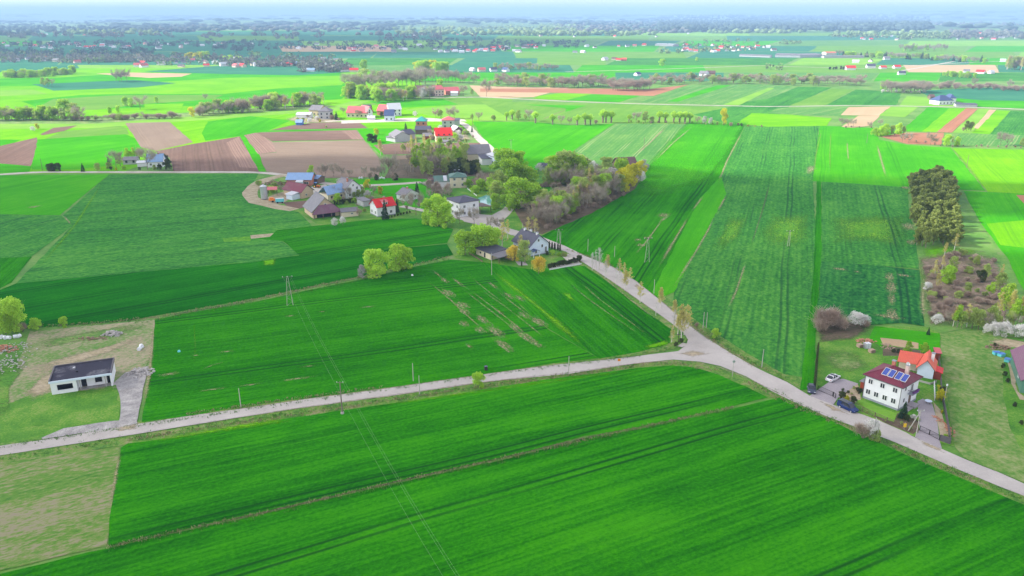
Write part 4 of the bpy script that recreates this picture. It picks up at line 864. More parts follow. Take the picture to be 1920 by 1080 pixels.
tree('blossom_bush', 1862, 628, 24, W, 1.0); tree('blossom_bush', 1884, 630, 26, W, 1.0); tree('blossom_bush', 1916, 634, 26, W, 1.1); tree('blossom_bush', 1850, 625, 18, W, .9)
for (x,y) in ((1864,652),(1880,690),(1884,705),(1889,718),(1902,762),(1914,797)): tree('dark_bush', x, y, 9, 'beside the green barn', .9)
# pine grove
PG = [(1704,348),(1762,342),(1782,362),(1796,420),(1800,452),(1780,462),(1722,462),(1712,420)]
fill(['pine'], PG, 112, (25,36), 'in the pine grove', 1.05, 6.3)
for (x,y,h) in ((1712,352,28),(1724,346,26),(1740,344,26),(1754,345,24),(1718,460,32),(1735,465,34),(1780,460,30),(1795,462,26)): tree('pine', x, y, h, 'in the pine grove')
tree('birch', 1788, 470, 34, 'in the pine grove', 1.3); tree('olive_tree', 1775, 350, 26, 'in the pine grove'); tree('olive_tree', 1760, 344, 24, 'in the pine grove')
# central wood
W = 'in the wood beside the pond'
for (x, y, h, k, wd) in [(945,326,38,'willow',1.2),(972,322,32,'willow',1.1),(958,352,44,'willow',1.1),(936,362,36,'olive_tree',1.1),(990,352,34,'willow',1),(975,388,46,'willow',1.2),(1000,384,34,'willow',1.0),(930,380,34,'olive_tree',1.1),(1018,390,30,'olive_tree',1),
   (1040,334,36,'willow',1.2),(1060,338,46,'olive_tree',1.5),(1078,336,38,'willow',1.2),(1096,330,30,'olive_tree',1.1),(1135,330,30,'olive_tree',1.2),(1122,350,24,'blossom_tree',1),(1060,402,34,'olive_tree',1.1),(1050,404,30,'willow',.9),(1070,400,28,'willow',.8),
   (1150,356,34,'grey_blossom_tree',1.1),(1136,362,34,'olive_tree',1.1),(1160,365,32,'olive_tree',1),(1168,362,40,'acid_tree',.95),(1180,352,36,'acid_tree',.9),(1200,332,26,'acid_tree',1.0),(1188,342,30,'acid_tree',.9),(1160,312,14,'acid_tree',1.5),(1172,310,12,'acid_tree',1.5),(1206,328,24,'grey_blossom_tree',.9),(1200,342,20,'blossom_tree',1),(1112,322,18,'blossom_tree',1.2),(1010,322,14,'blossom_tree',1.2)]: tree(k, x, y, h*1.22, W, wd*1.2)
fill(['bare_tree','red_bare_tree','bare_tree'], [(984,418),(1040,400),(1066,378),(1110,356),(1150,360),(1160,372),(1110,396),(1058,418),(1014,438),(992,432)], 30, (32,52), W, .85, 7)
fill(['olive_tree','birch','willow'], [(990,410),(1060,385),(1110,350),(1170,340),(1150,368),(1100,392),(1040,415)], 30, (32,50), W, .85, 7)
fill(['bare_scrub'], [(984,425),(1050,408),(1110,384),(1180,364),(1110,398),(1058,420),(1016,438),(994,434)], 18, (8,12), W, 1.2, 9)
fill(['bare_tree','olive_tree'], [(1004,350),(1100,336),(1130,340),(1100,362),(1066,350),(1010,352)], 24, (26,40), W, .9, 7)
fill(['bare_scrub','dark_bush'], [(1004,352),(1060,351),(1110,340),(1120,350),(1064,356),(1010,354)], 14, (9,13), W, 1.2, 7)
# village trees
W = 'by the large white village house'
tree('willow', 806, 420, 48, W, .9); tree('willow', 822, 424, 60, W, .95); tree('willow', 836, 426, 48, W, .9); tree('bare_tree', 780, 404, 46, W, .95); tree('bare_tree', 764, 398, 38, W, .9); tree('bare_tree', 862, 420, 34, W, .7); tree('bare_tree', 889, 420, 36, W, .8)
tree('bare_tree', 920, 432, 28, W, .8); tree('bare_tree', 936, 440, 34, W, .8); tree('birch', 952, 448, 38, W, .9); tree('bare_tree', 806, 376, 22, W, .7); tree('bush', 878, 352, 16, W, 1.2); tree('willow', 856, 350, 22, W, .9); tree('bush', 890, 362, 16, W, 1.2)
tree('bush', 905, 356, 22, W, 1.1); tree('willow', 918, 358, 26, W, .9); tree('willow', 932, 378, 40, W, .9)
fill(['bare_tree','bare_scrub'], [(800,352),(850,360),(840,378),(800,362)], 12, (12,20), W, .9, 8)
W = 'by the bright red roofed house'
tree('spruce', 722, 411, 38, W, .85); tree('spruce', 745, 398, 26, W, .9); tree('spruce', 782, 362, 22, 'by the lane above the red roofed house', 1.0); tree('grey_blossom_tree', 690, 376, 20, W, 1.2); tree('yellow_bush', 688, 352, 16, W, 1.1); tree('yellow_bush', 712, 363, 14, W, 1.0); tree('bare_tree', 700, 366, 22, W, .9); tree('red_bare_tree', 674, 408, 20, W, .9)
for i in range(10): tree('dark_bush', 718+i*5.6, 412-i*1.4, 4.5, 'in the low row below the red roofed house')
W = 'in the farm gardens'
tree('green_tree', 585, 338, 28, W, 1.1); tree('bush', 606, 366, 12, W); tree('yellow_bush', 600, 372, 10, W); tree('blossom_tree', 628, 424, 17, W, 1.2); tree('blossom_tree', 643, 423, 18, W, 1.1); tree('grey_blossom_tree', 638, 350, 16, W, 1.3)
for i in range(12): tree('dark_bush', 622+i*5, 385-i*.6, 9, 'in the dark hedge between farmhouse and barn'); 
for (x,y,h,k) in ((604,331,26,'bare_tree'),(611,330,22,'bare_tree'),(626,331,30,'bare_tree'),(641,333,22,'bare_tree'),(656,333,18,'bare_tree'),(683,333,22,'bare_tree'),(702,334,26,'bare_tree'),(716,332,24,'bare_tree'),(730,334,52,'bare_tree'),(736,332,40,'bare_tree'),(764,330,26,'bare_tree'),(694,336,14,'bare_scrub'),(706,338,12,'dark_bush'),(738,340,15,'bare_scrub'),(742,338,14,'dark_bush'),(484,350,12,'olive_bush'),(527,362,14,'red_bare_tree'),(632,372,26,'bare_tree'),(652,374,24,'bare_tree')): tree(k, x, y, h, W, .85)
fill(['birch','olive_tree','green_tree','olive_tree','bare_tree'], [(762,322),(800,296),(850,290),(880,300),(850,326),(800,334)], 46, (26,40), 'in the grove above the village', .8, 6)
fill(['dark_bush','pine'], [(845,326),(860,318),(900,318),(900,328),(862,330)], 15, (18,26), 'in the dark clump beside the grey barn', 1.0, 6)
W = 'around the upper farmsteads'
for (x,y,h,k) in ((761,246,17,'spruce'),(695,268,18,'dark_bush'),(704,266,14,'dark_bush'),(706,252,12,'yellow_bush'),(714,292,32,'birch'),(806,254,14,'red_bare_tree'),(826,262,11,'dark_bush'),(826,244,10,'blossom_bush'),(864,262,10,'blossom_bush'),(885,248,12,'spruce'),
   (849,291,16,'red_bare_tree'),(631,225,17,'spruce'),(620,223,12,'dark_bush'),(643,214,15,'bare_tree'),(672,221,18,'bare_tree'),(716,219,9,'dark_bush'),(779,221,13,'blossom_tree'),(817,222,21,'red_bare_tree'),(826,222,17,'olive_tree'),(844,222,22,'bare_tree'),(852,222,24,'bare_tree'),(872,254,10,'bare_tree'),(905,292,22,'olive_tree'),
   (852,250,9,'blossom_bush'),(590,223,8,'olive_bush'),(576,228,6,'yellow_bush'),(600,229,6,'yellow_bush'),(612,240,5,'olive_bush'),(772,284,20,'birch'),(756,286,18,'olive_tree'),(840,276,10,'olive_bush'),(930,290,12,'bush')): tree(k, x, y, h, W)
fill(['birch','olive_tree'], [(755,285),(790,262),(830,270),(832,288),(790,292)], 16, (16,24), W, .9, 6)
fill(['bare_tree','olive_bush','bare_scrub','blossom_bush','bush','olive_tree'], [(612,378),(690,366),(700,378),(690,400),(650,392),(615,396)], 16, (7,17), 'in the gardens between barn and red roof', 1.1, 7)
fill(['bare_tree','olive_bush','bush','red_bare_tree'], [(486,346),(530,336),(540,346),(520,360),(488,366)], 12, (6,14), 'around the silo yard', 1.1, 6)
fill(['blossom_bush','olive_bush','bare_scrub','olive_tree','bush'], [(800,252),(880,246),(900,262),(870,272),(812,274)], 20, (5,12), 'in the upper hamlet gardens', 1.2, 6)
fill(['olive_bush','bare_scrub','blossom_bush'], [(556,222),(640,218),(640,228),(560,230)], 14, (4,9), 'in the left farmstead garden', 1.3, 6)
fill(['olive_tree','willow','willow','bare_tree'], [(884,340),(940,300),(985,330),(985,400),(930,392)], 18, (16,30), 'behind the pond', 1.0, 10)
fill(['olive_bush','bush','bare_scrub'], [(700,382),(790,372),(820,392),(760,396)], 9, (5,10), 'beside the village lane', 1.2, 9)
# left farm
W = 'around the blue roofed farmhouse'
for (x,y,h,k) in ((277,318,50,'bare_tree'),(218,316,36,'bare_tree'),(226,312,26,'olive_tree'),(240,302,26,'green_tree'),(252,300,24,'green_tree'),(262,300,24,'olive_tree'),(204,306,14,'spruce'),(205,316,12,'olive_bush'),(316,318,20,'dark_bush'),(310,304,16,'dark_bush'),(300,318,10,'dark_bush'),(290,318,9,'olive_bush'),(281,292,12,'blossom_tree'),(218,320,6,'yellow_bush'),(232,318,8,'bush'),(208,319,7,'dark_bush'),(262,319,6,'dark_bush')): tree(k, x, y, h, W)
W = 'beside the gravel lane on the left'
tree('spruce', 156, 322, 17, W, 1.1); tree('olive_tree', 184, 321, 16, W, 1.2); tree('dark_bush', 98, 321, 16, W); tree('dark_bush', 109, 321, 16, W); tree('dark_bush', 92, 319, 12, W); tree('acid_tree', 70, 243, 12, 'beside the white blossoming bush'); tree('blossom_bush', 62, 246, 9, 'by the small ploughed triangle')
# stream belt left
W = 'along the stream on the left'
row(['willow','olive_tree','bare_tree'], [(-20,226),(60,224),(120,226)], 20, (18,28), W, wide=1.4)
tree('willow', 122, 218, 32, W, 1.1); tree('olive_tree', 140, 226, 34, W, 1.2); tree('bare_tree', 150, 228, 30, W, 1); tree('blossom_bush', 110, 218, 9, W); tree('willow', 85, 222, 22, W)
row(['bare_scrub','bare_tree','olive_bush'], [(120,227),(220,224),(340,221)], 30, (7,13), W, wide=1.7)
tree('bare_tree', 263, 205, 26, W, 1.4); tree('willow', 236, 199, 18, W); tree('willow', 246, 200, 16, W); tree('willow', 294, 193, 12, W); tree('bare_tree', 386, 189, 14, W); tree('acid_tree', 360, 220, 20, W, 1.1); tree('willow', 222, 212, 14, W); tree('willow', 206, 212, 12, W)
row(['bare_tree','olive_tree','birch','willow','bare_scrub'], [(372,214),(420,210),(480,205),(560,200),(608,194)], 52, (14,28), W, jy=4, wide=1.35)
# grove beyond the upper farmsteads
row(['willow','willow','birch','olive_tree'], [(640,182),(680,186),(740,184)], 18, (18,32), 'in the mixed grove beyond the farmsteads', jy=3, wide=1.3)
row(['bare_tree','olive_tree','bare_tree'], [(650,172),(700,166),(760,162),(800,158)], 22, (24,38), 'at the back of the mixed grove', jy=3, wide=1.3)
row(['birch','bare_tree','red_bare_tree','willow'], [(700,190),(760,186),(810,182)], 26, (16,28), 'along the front of the mixed grove', jy=3, wide=1.3)
tree('willow', 825, 164, 16, 'by the pinkish brick farmhouse', 1.3); tree('bare_tree', 806, 186, 30, 'by the pinkish brick farmhouse'); tree('grey_blossom_tree', 793, 188, 24, 'by the pinkish brick farmhouse'); tree('dark_bush', 821, 167, 9, 'by the pinkish brick farmhouse'); tree('red_bare_tree', 869, 180, 22, 'by the pinkish brick farmhouse', 1.1); tree('bare_tree', 912, 181, 34, 'alone in the green field beside the lane', .8); tree('olive_tree', 885, 178, 12, 'by the pinkish brick farmhouse')
row(['bare_tree'], [(770,152),(840,154),(895,158)], 20, (14,26), 'in the thin row beyond the brick farmhouse', wide=1.0)
# willow row mid right
W = 'in the row above the striped fields'
for (x,y,h,k) in [(960,224,18,'pollard_willow'),(972,226,20,'olive_tree'),(992,227,26,'bare_tree'),(1004,231,22,'pollard_willow'),(985,225,12,'olive_tree'),(1036,234,20,'pollard_willow'),(1052,233,18,'bare_tree'),(1068,233,14,'bare_tree'),(1082,235,20,'pollard_willow'),(1097,234,22,'pollard_willow'),(1107,234,20,'pollard_willow'),(1130,230,24,'pollard_willow'),(1136,230,22,'pollard_willow'),(1146,230,22,'pollard_willow'),(1117,233,8,'bare_scrub'),
   (1179,230,15,'pollard_willow'),(1193,230,24,'bare_tree'),(1210,230,22,'olive_tree'),(1236,230,22,'pollard_willow'),(1247,230,20,'pollard_willow'),(1263,231,23,'pollard_willow'),(1274,231,22,'pollard_willow'),(1284,231,22,'pollard_willow'),(1293,231,20,'pollard_willow'),(1222,230,12,'olive_bush'),(1308,232,14,'bare_tree'),(1320,233,16,'grey_blossom_tree'),(1332,234,14,'grey_blossom_tree'),(1370,237,8,'bare_scrub'),(1390,237,6,'dark_bush'),
   (885,225,12,'olive_tree'),(898,227,18,'bare_tree'),(925,227,12,'olive_bush'),(950,226,16,'pollard_willow')]: tree(k, x, y, h, W)
tree('acid_tree', 1356, 235, 33, W, .75)
row(['bare_scrub','olive_bush'], [(1180,231),(1300,232),(1430,238)], 22, (3,7), W)
# belt at y~155
W = 'in the belt'
row(['bare_tree','red_bare_tree','olive_tree','bare_tree'], [(925,160),(1000,161),(1080,162),(1150,164)], 48, (14,24), W+' above the pink field', jy=3, wide=1.5)
row(['bare_tree','red_bare_tree','red_bare_tree'], [(1146,168),(1180,169),(1218,168)], 18, (16,24), 'in the clump jutting into the reddish field', jy=2, wide=1.5)
row(['bare_tree','red_bare_tree','red_bare_tree','olive_tree'], [(1218,158),(1300,155),(1400,154),(1500,158),(1620,160)], 64, (12,20), W+' above the striped slopes', jy=3, wide=1.6)
row(['bare_tree','red_bare_tree'], [(1660,172),(1700,173),(1738,174)], 22, (16,25), 'in the dark clump left of the new villa', jy=2.5, wide=1.4); tree('willow', 1655, 168, 14, W, 1.1); row(['blossom_bush'], [(1645,173),(1680,174),(1738,175)], 7, (4,7), W)
row(['bare_scrub','bare_scrub','red_bare_tree'], [(1740,165),(1820,166),(1940,172)], 40, (7,12), 'in the scrub line behind the new villa', jy=2, wide=1.5)
tree('bare_tree', 1780, 165, 18, W); tree('bare_tree', 1826, 163, 18, W); tree('bare_tree', 1893, 166, 18, W)
# right ditch bushes
W = 'along the ditch by the red soil patch'
for (x,y,h,k) in [(1640,255,16,'bush'),(1650,256,20,'willow'),(1660,254,22,'willow'),(1672,254,20,'olive_tree'),(1684,252,22,'willow'),(1694,252,16,'olive_tree'),(1630,240,14,'red_bare_tree'),(1650,236,14,'bare_tree'),(1578,238,20,'bare_tree'),(1590,238,18,'bare_tree'),(1600,238,16,'bare_tree'),(1692,267,16,'bare_tree'),(1703,268,20,'bare_tree'),(1744,272,24,'bare_tree'),(1752,272,16,'bare_tree'),(1774,274,22,'willow'),(1784,274,20,'birch'),(1794,274,18,'willow'),(1876,272,26,'bare_tree'),(1888,273,26,'bare_tree'),(1916,276,18,'olive_tree'),
   (1812,246,20,'pine'),(1820,246,18,'pine'),(1806,246,8,'bare_scrub')]: tree(k, x, y, h, W, .95)
row(['bare_scrub'], [(1575,239),(1640,242),(1720,268),(1780,275),(1920,278)], 24, (3,6), W)
# left distance groups
W = 'far across the fields on the left'
tree('olive_tree', 82, 162, 17, W); tree('olive_tree', 90, 163, 18, W); tree('bare_tree', 98, 162, 15, W); tree('bare_tree', 218, 153, 24, W); tree('bare_tree', 228, 153, 26, W); tree('bare_tree', 238, 152, 24, W); tree('bare_tree', 224, 154, 20, W)
row(['willow','willow','olive_tree'], [(8,145),(60,144),(140,138)], 40, (9,15), W, wide=1.5)
row(['willow','willow','acid_tree'], [(784,137),(812,138),(838,136)], 22, (17,26), 'in the lime poplar clump near the red roof', jy=1.5, wide=1.2)
tree('willow', 683, 134, 22, 'beside the small red roofed cottage'); tree('spruce', 658, 132, 10, 'beside the small red roofed cottage')
row(['willow','acid_tree'], [(350,112),(372,112),(395,111)], 12, (12,16), W); row(['willow','olive_tree'], [(418,115),(440,116),(455,117)], 9, (8,14), W)
tree('willow', 1241, 124, 14, 'alone in the far green fields', 1.3); tree('willow', 1306, 114, 7, 'alone in the far green fields', 1.3); tree('bare_tree', 258, 115, 15, W)
row(['birch','red_bare_tree','olive_tree'], [(1882,130),(1900,131),(1925,131)], 14, (20,30), 'at the far right edge beyond the belt', jy=1)
row(['willow','olive_tree'], [(1770,143),(1800,145),(1828,147)], 16, (7,12), 'at the far right edge beyond the belt', jy=1)
row(['bare_tree','olive_tree','bare_tree'], [(930,131),(980,131),(1045,132)], 26, (8,15), 'in the thin grove beyond the belt', wide=1.4)
row(['willow','olive_tree','bare_tree','spruce'], [(1572,106),(1620,108),(1680,109),(1760,113),(1850,118)], 60, (7,13), 'behind the far warehouses', wide=1.5)
row(['bare_tree','willow'], [(1690,96),(1740,96),(1775,94)], 22, (10,15), 'behind the far warehouses')
row(['dark_bush'], [(1552,130),(1570,130),(1585,130)], 8, (4,6), 'by the far red roofed houses')
label_trees()
# ---------------------------------------------------------------- far woods and hills (masses nobody could count)
ico = bmesh.new(); bmesh.ops.create_icosphere(ico, subdivisions=1, radius=1)
iv = np.array([tuple(v.co) for v in ico.verts]); if_ = np.array([[v.index for v in f.verts] for f in ico.faces]); ico.free()
def clumps(name, pts, leaf, label, catn, zfun=lambda x, y: 0):
    Vs, Fs, o = [], [], 0
    for (x, y, r, h) in pts:
        if y < 3200:
            n_ = 22; C = rdir(n_)*np.array([r, r, h*.5])*rng.uniform(.5,1.0,(n_,1))+np.array([x, y, h*.5+zfun(x,y)]); q, qf = quads(C, max(1.6, r*.55)); qt = np.concatenate([qf[:,[0,1,2]], qf[:,[0,2,3]]])
            Vs.append(q); Fs.append(qt+o); o += len(q); continue
        v = iv*np.array([r, r, h*.55])*(1+rng.normal(size=(len(iv),1))*.22)+np.array([x, y, h*.45+zfun(x,y)]); Vs.append(v); Fs.append(if_+o); o += len(iv)
    me = fastmesh(name, np.concatenate(Vs), np.concatenate(Fs), leaf); ob = bpy.data.objects.new(name, me); COL.objects.link(ob); tag(ob, label, catn, kind='stuff'); return ob
def woodband(x0, x1, y0, y1, n, hpx=None, h=(8,16), r=(6,12)):
    out = []
    for _ in range(n):
        p = G(rt.uniform(x0, x1), rt.uniform(y0, y1)); out.append((p.x, p.y, rt.uniform(*r), rt.uniform(*h)))
    return out
bands_d = []; bands_b = []; bands_l = []
for (x0,x1,y0,y1,n,c) in [(a,b,c_,d_,int(e_*.62),f_) for (a,b,c_,d_,e_,f_) in [(-40,120,96,104,80,'d'),(140,290,92,106,120,'d'),(180,470,78,88,170,'d'),(0,160,80,90,90,'d'),(470,700,78,94,130,'d'),(700,960,74,96,190,'d'),(960,1100,78,90,80,'d'),(400,480,88,96,60,'d'),
     (0,240,106,118,260,'b'),(560,640,124,136,60,'b'),(0,60,52,68,120,'d'),(60,240,50,62,200,'d'),(260,360,52,62,120,'d'),(300,700,48,60,330,'b'),(690,745,50,58,110,'d'),(740,960,48,66,320,'l'),(960,1080,44,66,330,'l'),(1040,1300,42,62,520,'b'),
     (1120,1380,40,62,420,'d'),(1200,1600,38,50,500,'d'),(1640,1920,40,56,420,'b'),(1560,1700,64,72,70,'l'),(1280,1420,76,96,70,'l'),(1460,1500,78,86,20,'l'),(1690,1780,62,74,140,'l'),(1780,1920,58,74,180,'b'),(960,1240,62,68,110,'l'),(-60,500,40,50,420,'d'),(500,1100,37,46,520,'d'),(1100,1980,33,42,700,'d'),
     (480,600,120,128,40,'b'),(1440,1480,128,132,6,'l'),(1300,1380,92,98,26,'l'),(100,300,60,68,70,'l'),(1330,1500,58,63,120,'l'),(0,500,66,72,60,'b'),(500,900,66,74,50,'b'),(1240,1290,96,102,12,'l'),(230,420,106,118,150,'b'),(420,620,112,126,170,'b'),(240,640,104,124,120,'l'),(0,240,100,120,70,'l'),(600,660,128,134,26,'b')]]:
    {'d':bands_d,'b':bands_b,'l':bands_l}[c].extend(woodband(x0,x1,y0,y1,n, h=(6,12) if y0 > 70 else (10,20), r=(4,8) if y0 > 70 else (8,18)))
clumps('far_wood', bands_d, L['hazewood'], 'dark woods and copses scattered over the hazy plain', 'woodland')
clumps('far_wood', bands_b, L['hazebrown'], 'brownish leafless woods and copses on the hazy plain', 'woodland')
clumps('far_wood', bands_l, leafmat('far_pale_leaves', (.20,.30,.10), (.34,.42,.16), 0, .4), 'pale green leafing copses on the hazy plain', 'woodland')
# rolling hills towards the horizon
def hz(x, y):
    d = math.hypot(x, y); k = x/max(y, 1)
    if d < 4200: return 0
    a = 9*math.sin(x*.0011+y*.0004)+8*math.sin(x*.00043-y*.0007+1.3)+6*math.sin(x*.0023+2)
    right = max(0, min(1, (k+.05)/.55)); left = max(0, min(1, (-k-.25)/.4))
    return max(0, (d-4200)/3000*6+a*min(1,(d-4200)/1500)+ (right*95+left*34)*min(1, max(0,(d-9000)/11000)) + (24*right)*math.exp(-((d-5200)/900)**2))
nx, ny = 150, 70; V = []; ring = [4200*(40000/4200)**(j/ny) for j in range(ny+1)]
for j in range(ny+1):
    for i in range(nx+1):
        a = R(-52+104*i/nx); x = ring[j]*math.sin(a); y = ring[j]*math.cos(a); V.append((x, y, hz(x,y)+.3 if j else -1))
Fh = [(j*(nx+1)+i, j*(nx+1)+i+1, (j+1)*(nx+1)+i+1, (j+1)*(nx+1)+i) for j in range(ny) for i in range(nx)]
M['hillmat'] = patchy('patchwork_of_far_fields_and_woods', [(.30,(.05,.10,.05)),(.42,(.08,.16,.07)),(.52,(.14,.27,.09)),(.60,(.20,.34,.10)),(.72,(.36,.30,.2))], .0016, .006, bumpd=0, sx=.6, sy=.35, fine=.5)
hl = mesh('hills', V, Fh, M['hillmat']); tag(hl, kind='structure')
pts = []
for _ in range(2600):
    a = R(rt.uniform(-44,44)); d = 4300*(20000/4300)**(rt.random()**1.0); x = d*math.sin(a); y = d*math.cos(a)
    if math.sin(x*.0016+1)*math.sin(y*.0011+x*.0006)+rt.uniform(-.35,.35) > .12: pts.append((x, y, rt.uniform(25,60)*(d/9000+.3), rt.uniform(12,24)))
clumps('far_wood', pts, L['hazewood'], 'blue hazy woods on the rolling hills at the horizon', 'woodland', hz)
pts = []
for _ in range(2600):
    x = rt.uniform(1235,1740); y = rt.uniform(36,61); p = G(x, y); pts.append((p.x, p.y, rt.uniform(10,22), rt.uniform(14,24)))
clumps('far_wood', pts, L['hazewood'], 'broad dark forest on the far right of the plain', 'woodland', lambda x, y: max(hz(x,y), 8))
# ---------------------------------------------------------------- tufts of dry grass on verges and ditches
def tufts(lines, name, leaf, label, dens, size):
    C = []
    for pts, wd in lines:
        P = toW(pts)
        for i in range(len(P)-1):
            d = (P[i+1]-P[i]); nn = Vector((-d.y, d.x, 0)).normalized(); n = int(d.length*dens)
            for _ in range(n):
                c = P[i].lerp(P[i+1], rt.random())+nn*rt.gauss(0, wd*.35); C.append((c.x, c.y, .1))
    C = np.array(C); k = 5; C = np.repeat(C, k, 0)+rng.normal(size=(len(C)*k,3))*np.array([.22,.22,.0])
    n = len(C); d = rdir(n)*.6; d[:,2] = 1; d /= np.linalg.norm(d,axis=1)[:,None]; ln = size*rng.uniform(.5,1.3,n)[:,None]; s = np.cross(d, rdir(n)); s *= .07
    V = np.stack([C-s, C+s, C+d*ln+s*.4, C+d*ln-s*.4],1).reshape(-1,3)
    me = fastmesh(name, V, np.arange(n*4).reshape(n,4), leaf); ob = bpy.data.objects.new(name, me); COL.objects.link(ob); tag(ob, label, 'grass', kind='stuff')
tufts([([(0,615),(140,610),(290,596),(480,562),(600,535),(680,520),(780,496),(842,481)],1.6), ([(340,779),(565,746),(720,727)],1.0), ([(240,826),(440,796),(720,754),(895,727),(1066,705),(1200,686),(1262,681),(1350,697)],1.2),
       ([(203,1027),(480,966),(680,919),(960,857),(1200,803),(1375,764)],.5), ([(1295,606),(1320,628),(1375,664),(1412,686),(1440,694)],1.5), ([(1400,718),(1500,766),(1600,806),(1713,855),(1850,912)],1.2), ([(1060,468),(1120,486),(1160,505)],1.0)],
      'dry_grass', L['dry'], 'dry straw-coloured grass along ditches and verges', 3.4, .34)
tufts([([(0,618),(290,600),(480,566),(680,525),(842,486)],2.2), ([(0,840),(240,802),(565,754),(895,706),(1200,668)],1.2), ([(0,862),(240,824),(565,774),(895,726),(1200,686)],1.8), ([(203,1029),(480,968),(960,859),(1200,805),(1375,766)],1.2), ([(1400,714),(1600,806),(1788,884),(1920,940)],1.8), ([(1260,655),(1200,663)],1.5), ([(1292,600),(1375,660),(1475,712)],1.8)],
      'green_grass', L['tuft'], 'green grass tufts along ditches and verges', 3.0, .32)
# ---------------------------------------------------------------- buildings
def frame2(A, B):
    d = B-A; return A, math.atan2(d.y, d.x), d.length
def house(A, B, depth, wh, rh, wall, roof, label, name='house', cat='house', kind='gable', over=.45, wins=(), storeys=1, chim=(), door=None, group=None, plinth=0, winsize=(1.2,1.35), detail=1, garage=None, halfhip=False, ridge=None):
    """A,B: pixel positions of the front wall's foot (left, right); the house runs 'depth' metres away from the camera.
    kind: gable = ridge parallel to the front, gablefront = gable faces the camera, hip, shed (low side in front), flat"""
    a, rz, Wd = frame2(G(*A), G(*B)); 
    root = empty(name, a, rz, label=label, cat=cat, group=group)
    W_, D_ = Wd, depth; mb = MB(); mats = [M[wall], M['plinth']]
    z0 = -.2
    mb.box(0, W_, 0, D_, z0, wh, 0)
    if plinth: mb.box(-.06, W_+.06, -.06, D_+.06, z0, plinth, 1)
    if kind == 'gable':
        for x in (.0, W_-.22): mb.add([(x,0,wh),(x,D_,wh),(x,D_/2,wh+rh-.12),(x+.22,0,wh),(x+.22,D_,wh),(x+.22,D_/2,wh+rh-.12)], [(0,2,1),(3,4,5),(0,3,5,2),(1,2,5,4)])
    if kind == 'gablefront':
        for y in (.0, D_-.22): mb.add([(0,y,wh),(W_,y,wh),(W_/2,y,wh+rh-.12),(0,y+.22,wh),(W_,y+.22,wh),(W_/2,y+.22,wh+rh-.12)], [(0,1,2),(3,5,4),(0,2,5,3),(1,4,5,2)])
    mb.build('wall', mats, root)
    rb = MB(); o = over; t = .16
    if kind == 'gable':
        s = rh/(D_/2); e = wh-o*s
        rb.slab([(-o,-o,e+t),(W_+o,-o,e+t),(W_+o,D_/2,wh+rh+t),(-o,D_/2,wh+rh+t)], t, 0, 1)
        rb.slab([(-o,D_/2,wh+rh+t),(W_+o,D_/2,wh+rh+t),(W_+o,D_+o,e+t),(-o,D_+o,e+t)], t, 0, 1)
        if detail: rb.box(-o, W_+o, D_/2-.14, D_/2+.14, wh+rh+t-.06, wh+rh+t+.07, 0)
    elif kind == 'gablefront':
        s = rh/(W_/2); e = wh-o*s
        rb.slab([(-o,-o,e+t),(W_/2,-o,wh+rh+t),(W_/2,D_+o,wh+rh+t),(-o,D_+o,e+t)], t, 0, 1)
        rb.slab([(W_/2,-o,wh+rh+t),(W_+o,-o,e+t),(W_+o,D_+o,e+t),(W_/2,D_+o,wh+rh+t)], t, 0, 1)
        if detail: rb.box(W_/2-.14, W_/2+.14, -o, D_+o, wh+rh+t-.06, wh+rh+t+.07, 0)
    elif kind == 'hip':
        h_ = min(W_, D_)/2; z1 = wh+rh
        if W_ >= D_: r1, r2 = (h_, D_/2, z1), (W_-h_, D_/2, z1)
        else: r1, r2 = (W_/2, h_, z1), (W_/2, D_-h_, z1)
        c = [(-o,-o,wh), (W_+o,-o,wh), (W_+o,D_+o,wh), (-o,D_+o,wh)]; v = c+[r1, r2]+[(x,y,z-.2) for x,y,z in c]
        f = [(0,1,5,4),(1,2,5),(2,3,4,5),(3,0,4)] if W_ >= D_ else [(0,1,4),(1,2,5,4),(2,3,5),(3,0,4,5)]
        rb.add(v, f, 0); rb.add(v, [(6,7,1,0),(7,8,2,1),(8,9,3,2),(9,6,0,3),(9,8,7,6)], 1)
        if detail:
            for p, q in ((c[0], r1 if W_ >= D_ else r1), (c[1], r2 if W_ >= D_ else r1), (c[2], r2), (c[3], r1 if W_ >= D_ else r2), (r1, r2)): rb.bar((p[0],p[1],p[2]+.03), (q[0],q[1],q[2]+.03), .22, .08, 0)
    elif kind == 'shed':
        rb.slab([(-o,-o,wh+.05+t),(W_+o,-o,wh+.05+t),(W_+o,D_+o,wh+rh+t),(-o,D_+o,wh+rh+t)], t, 0, 1)
    elif kind == 'shedside':
        rb.slab([(-o,-o,wh+rh+t),(W_+o,-o,wh+.05+t),(W_+o,D_+o,wh+.05+t),(-o,D_+o,wh+rh+t)], t, 0, 1)
    ro = rb.build('roof', [M[roof], M['gutter']], root)
    def zroof(u, v):
        if kind == 'gable': return wh+rh*(1-abs(v*D_-D_/2)/(D_/2))
        if kind == 'gablefront': return wh+rh*(1-abs(u*W_-W_/2)/(W_/2))
        if kind == 'hip': return wh+rh*min(1, min(u*W_, W_-u*W_, v*D_, D_-v*D_)/(min(W_,D_)/2))
        return wh+rh*v
    for (u, v, *cm) in chim:
        z = zroof(u, v); cb = MB(); cb.box(u*W_-.35, u*W_+.35, v*D_-.3, v*D_+.3, z-.6, wh+rh+.75, 0); cb.box(u*W_-.42, u*W_+.42, v*D_-.37, v*D_+.37, wh+rh+.75, wh+rh+.9, 1)
        cb.build('chimney', [M[cm[0] if cm else 'brick'], M['plinth']], ro)
    for (side, u, z, w_, h_) in wins: window(root, side, u, z, w_, h_, W_, D_, detail)
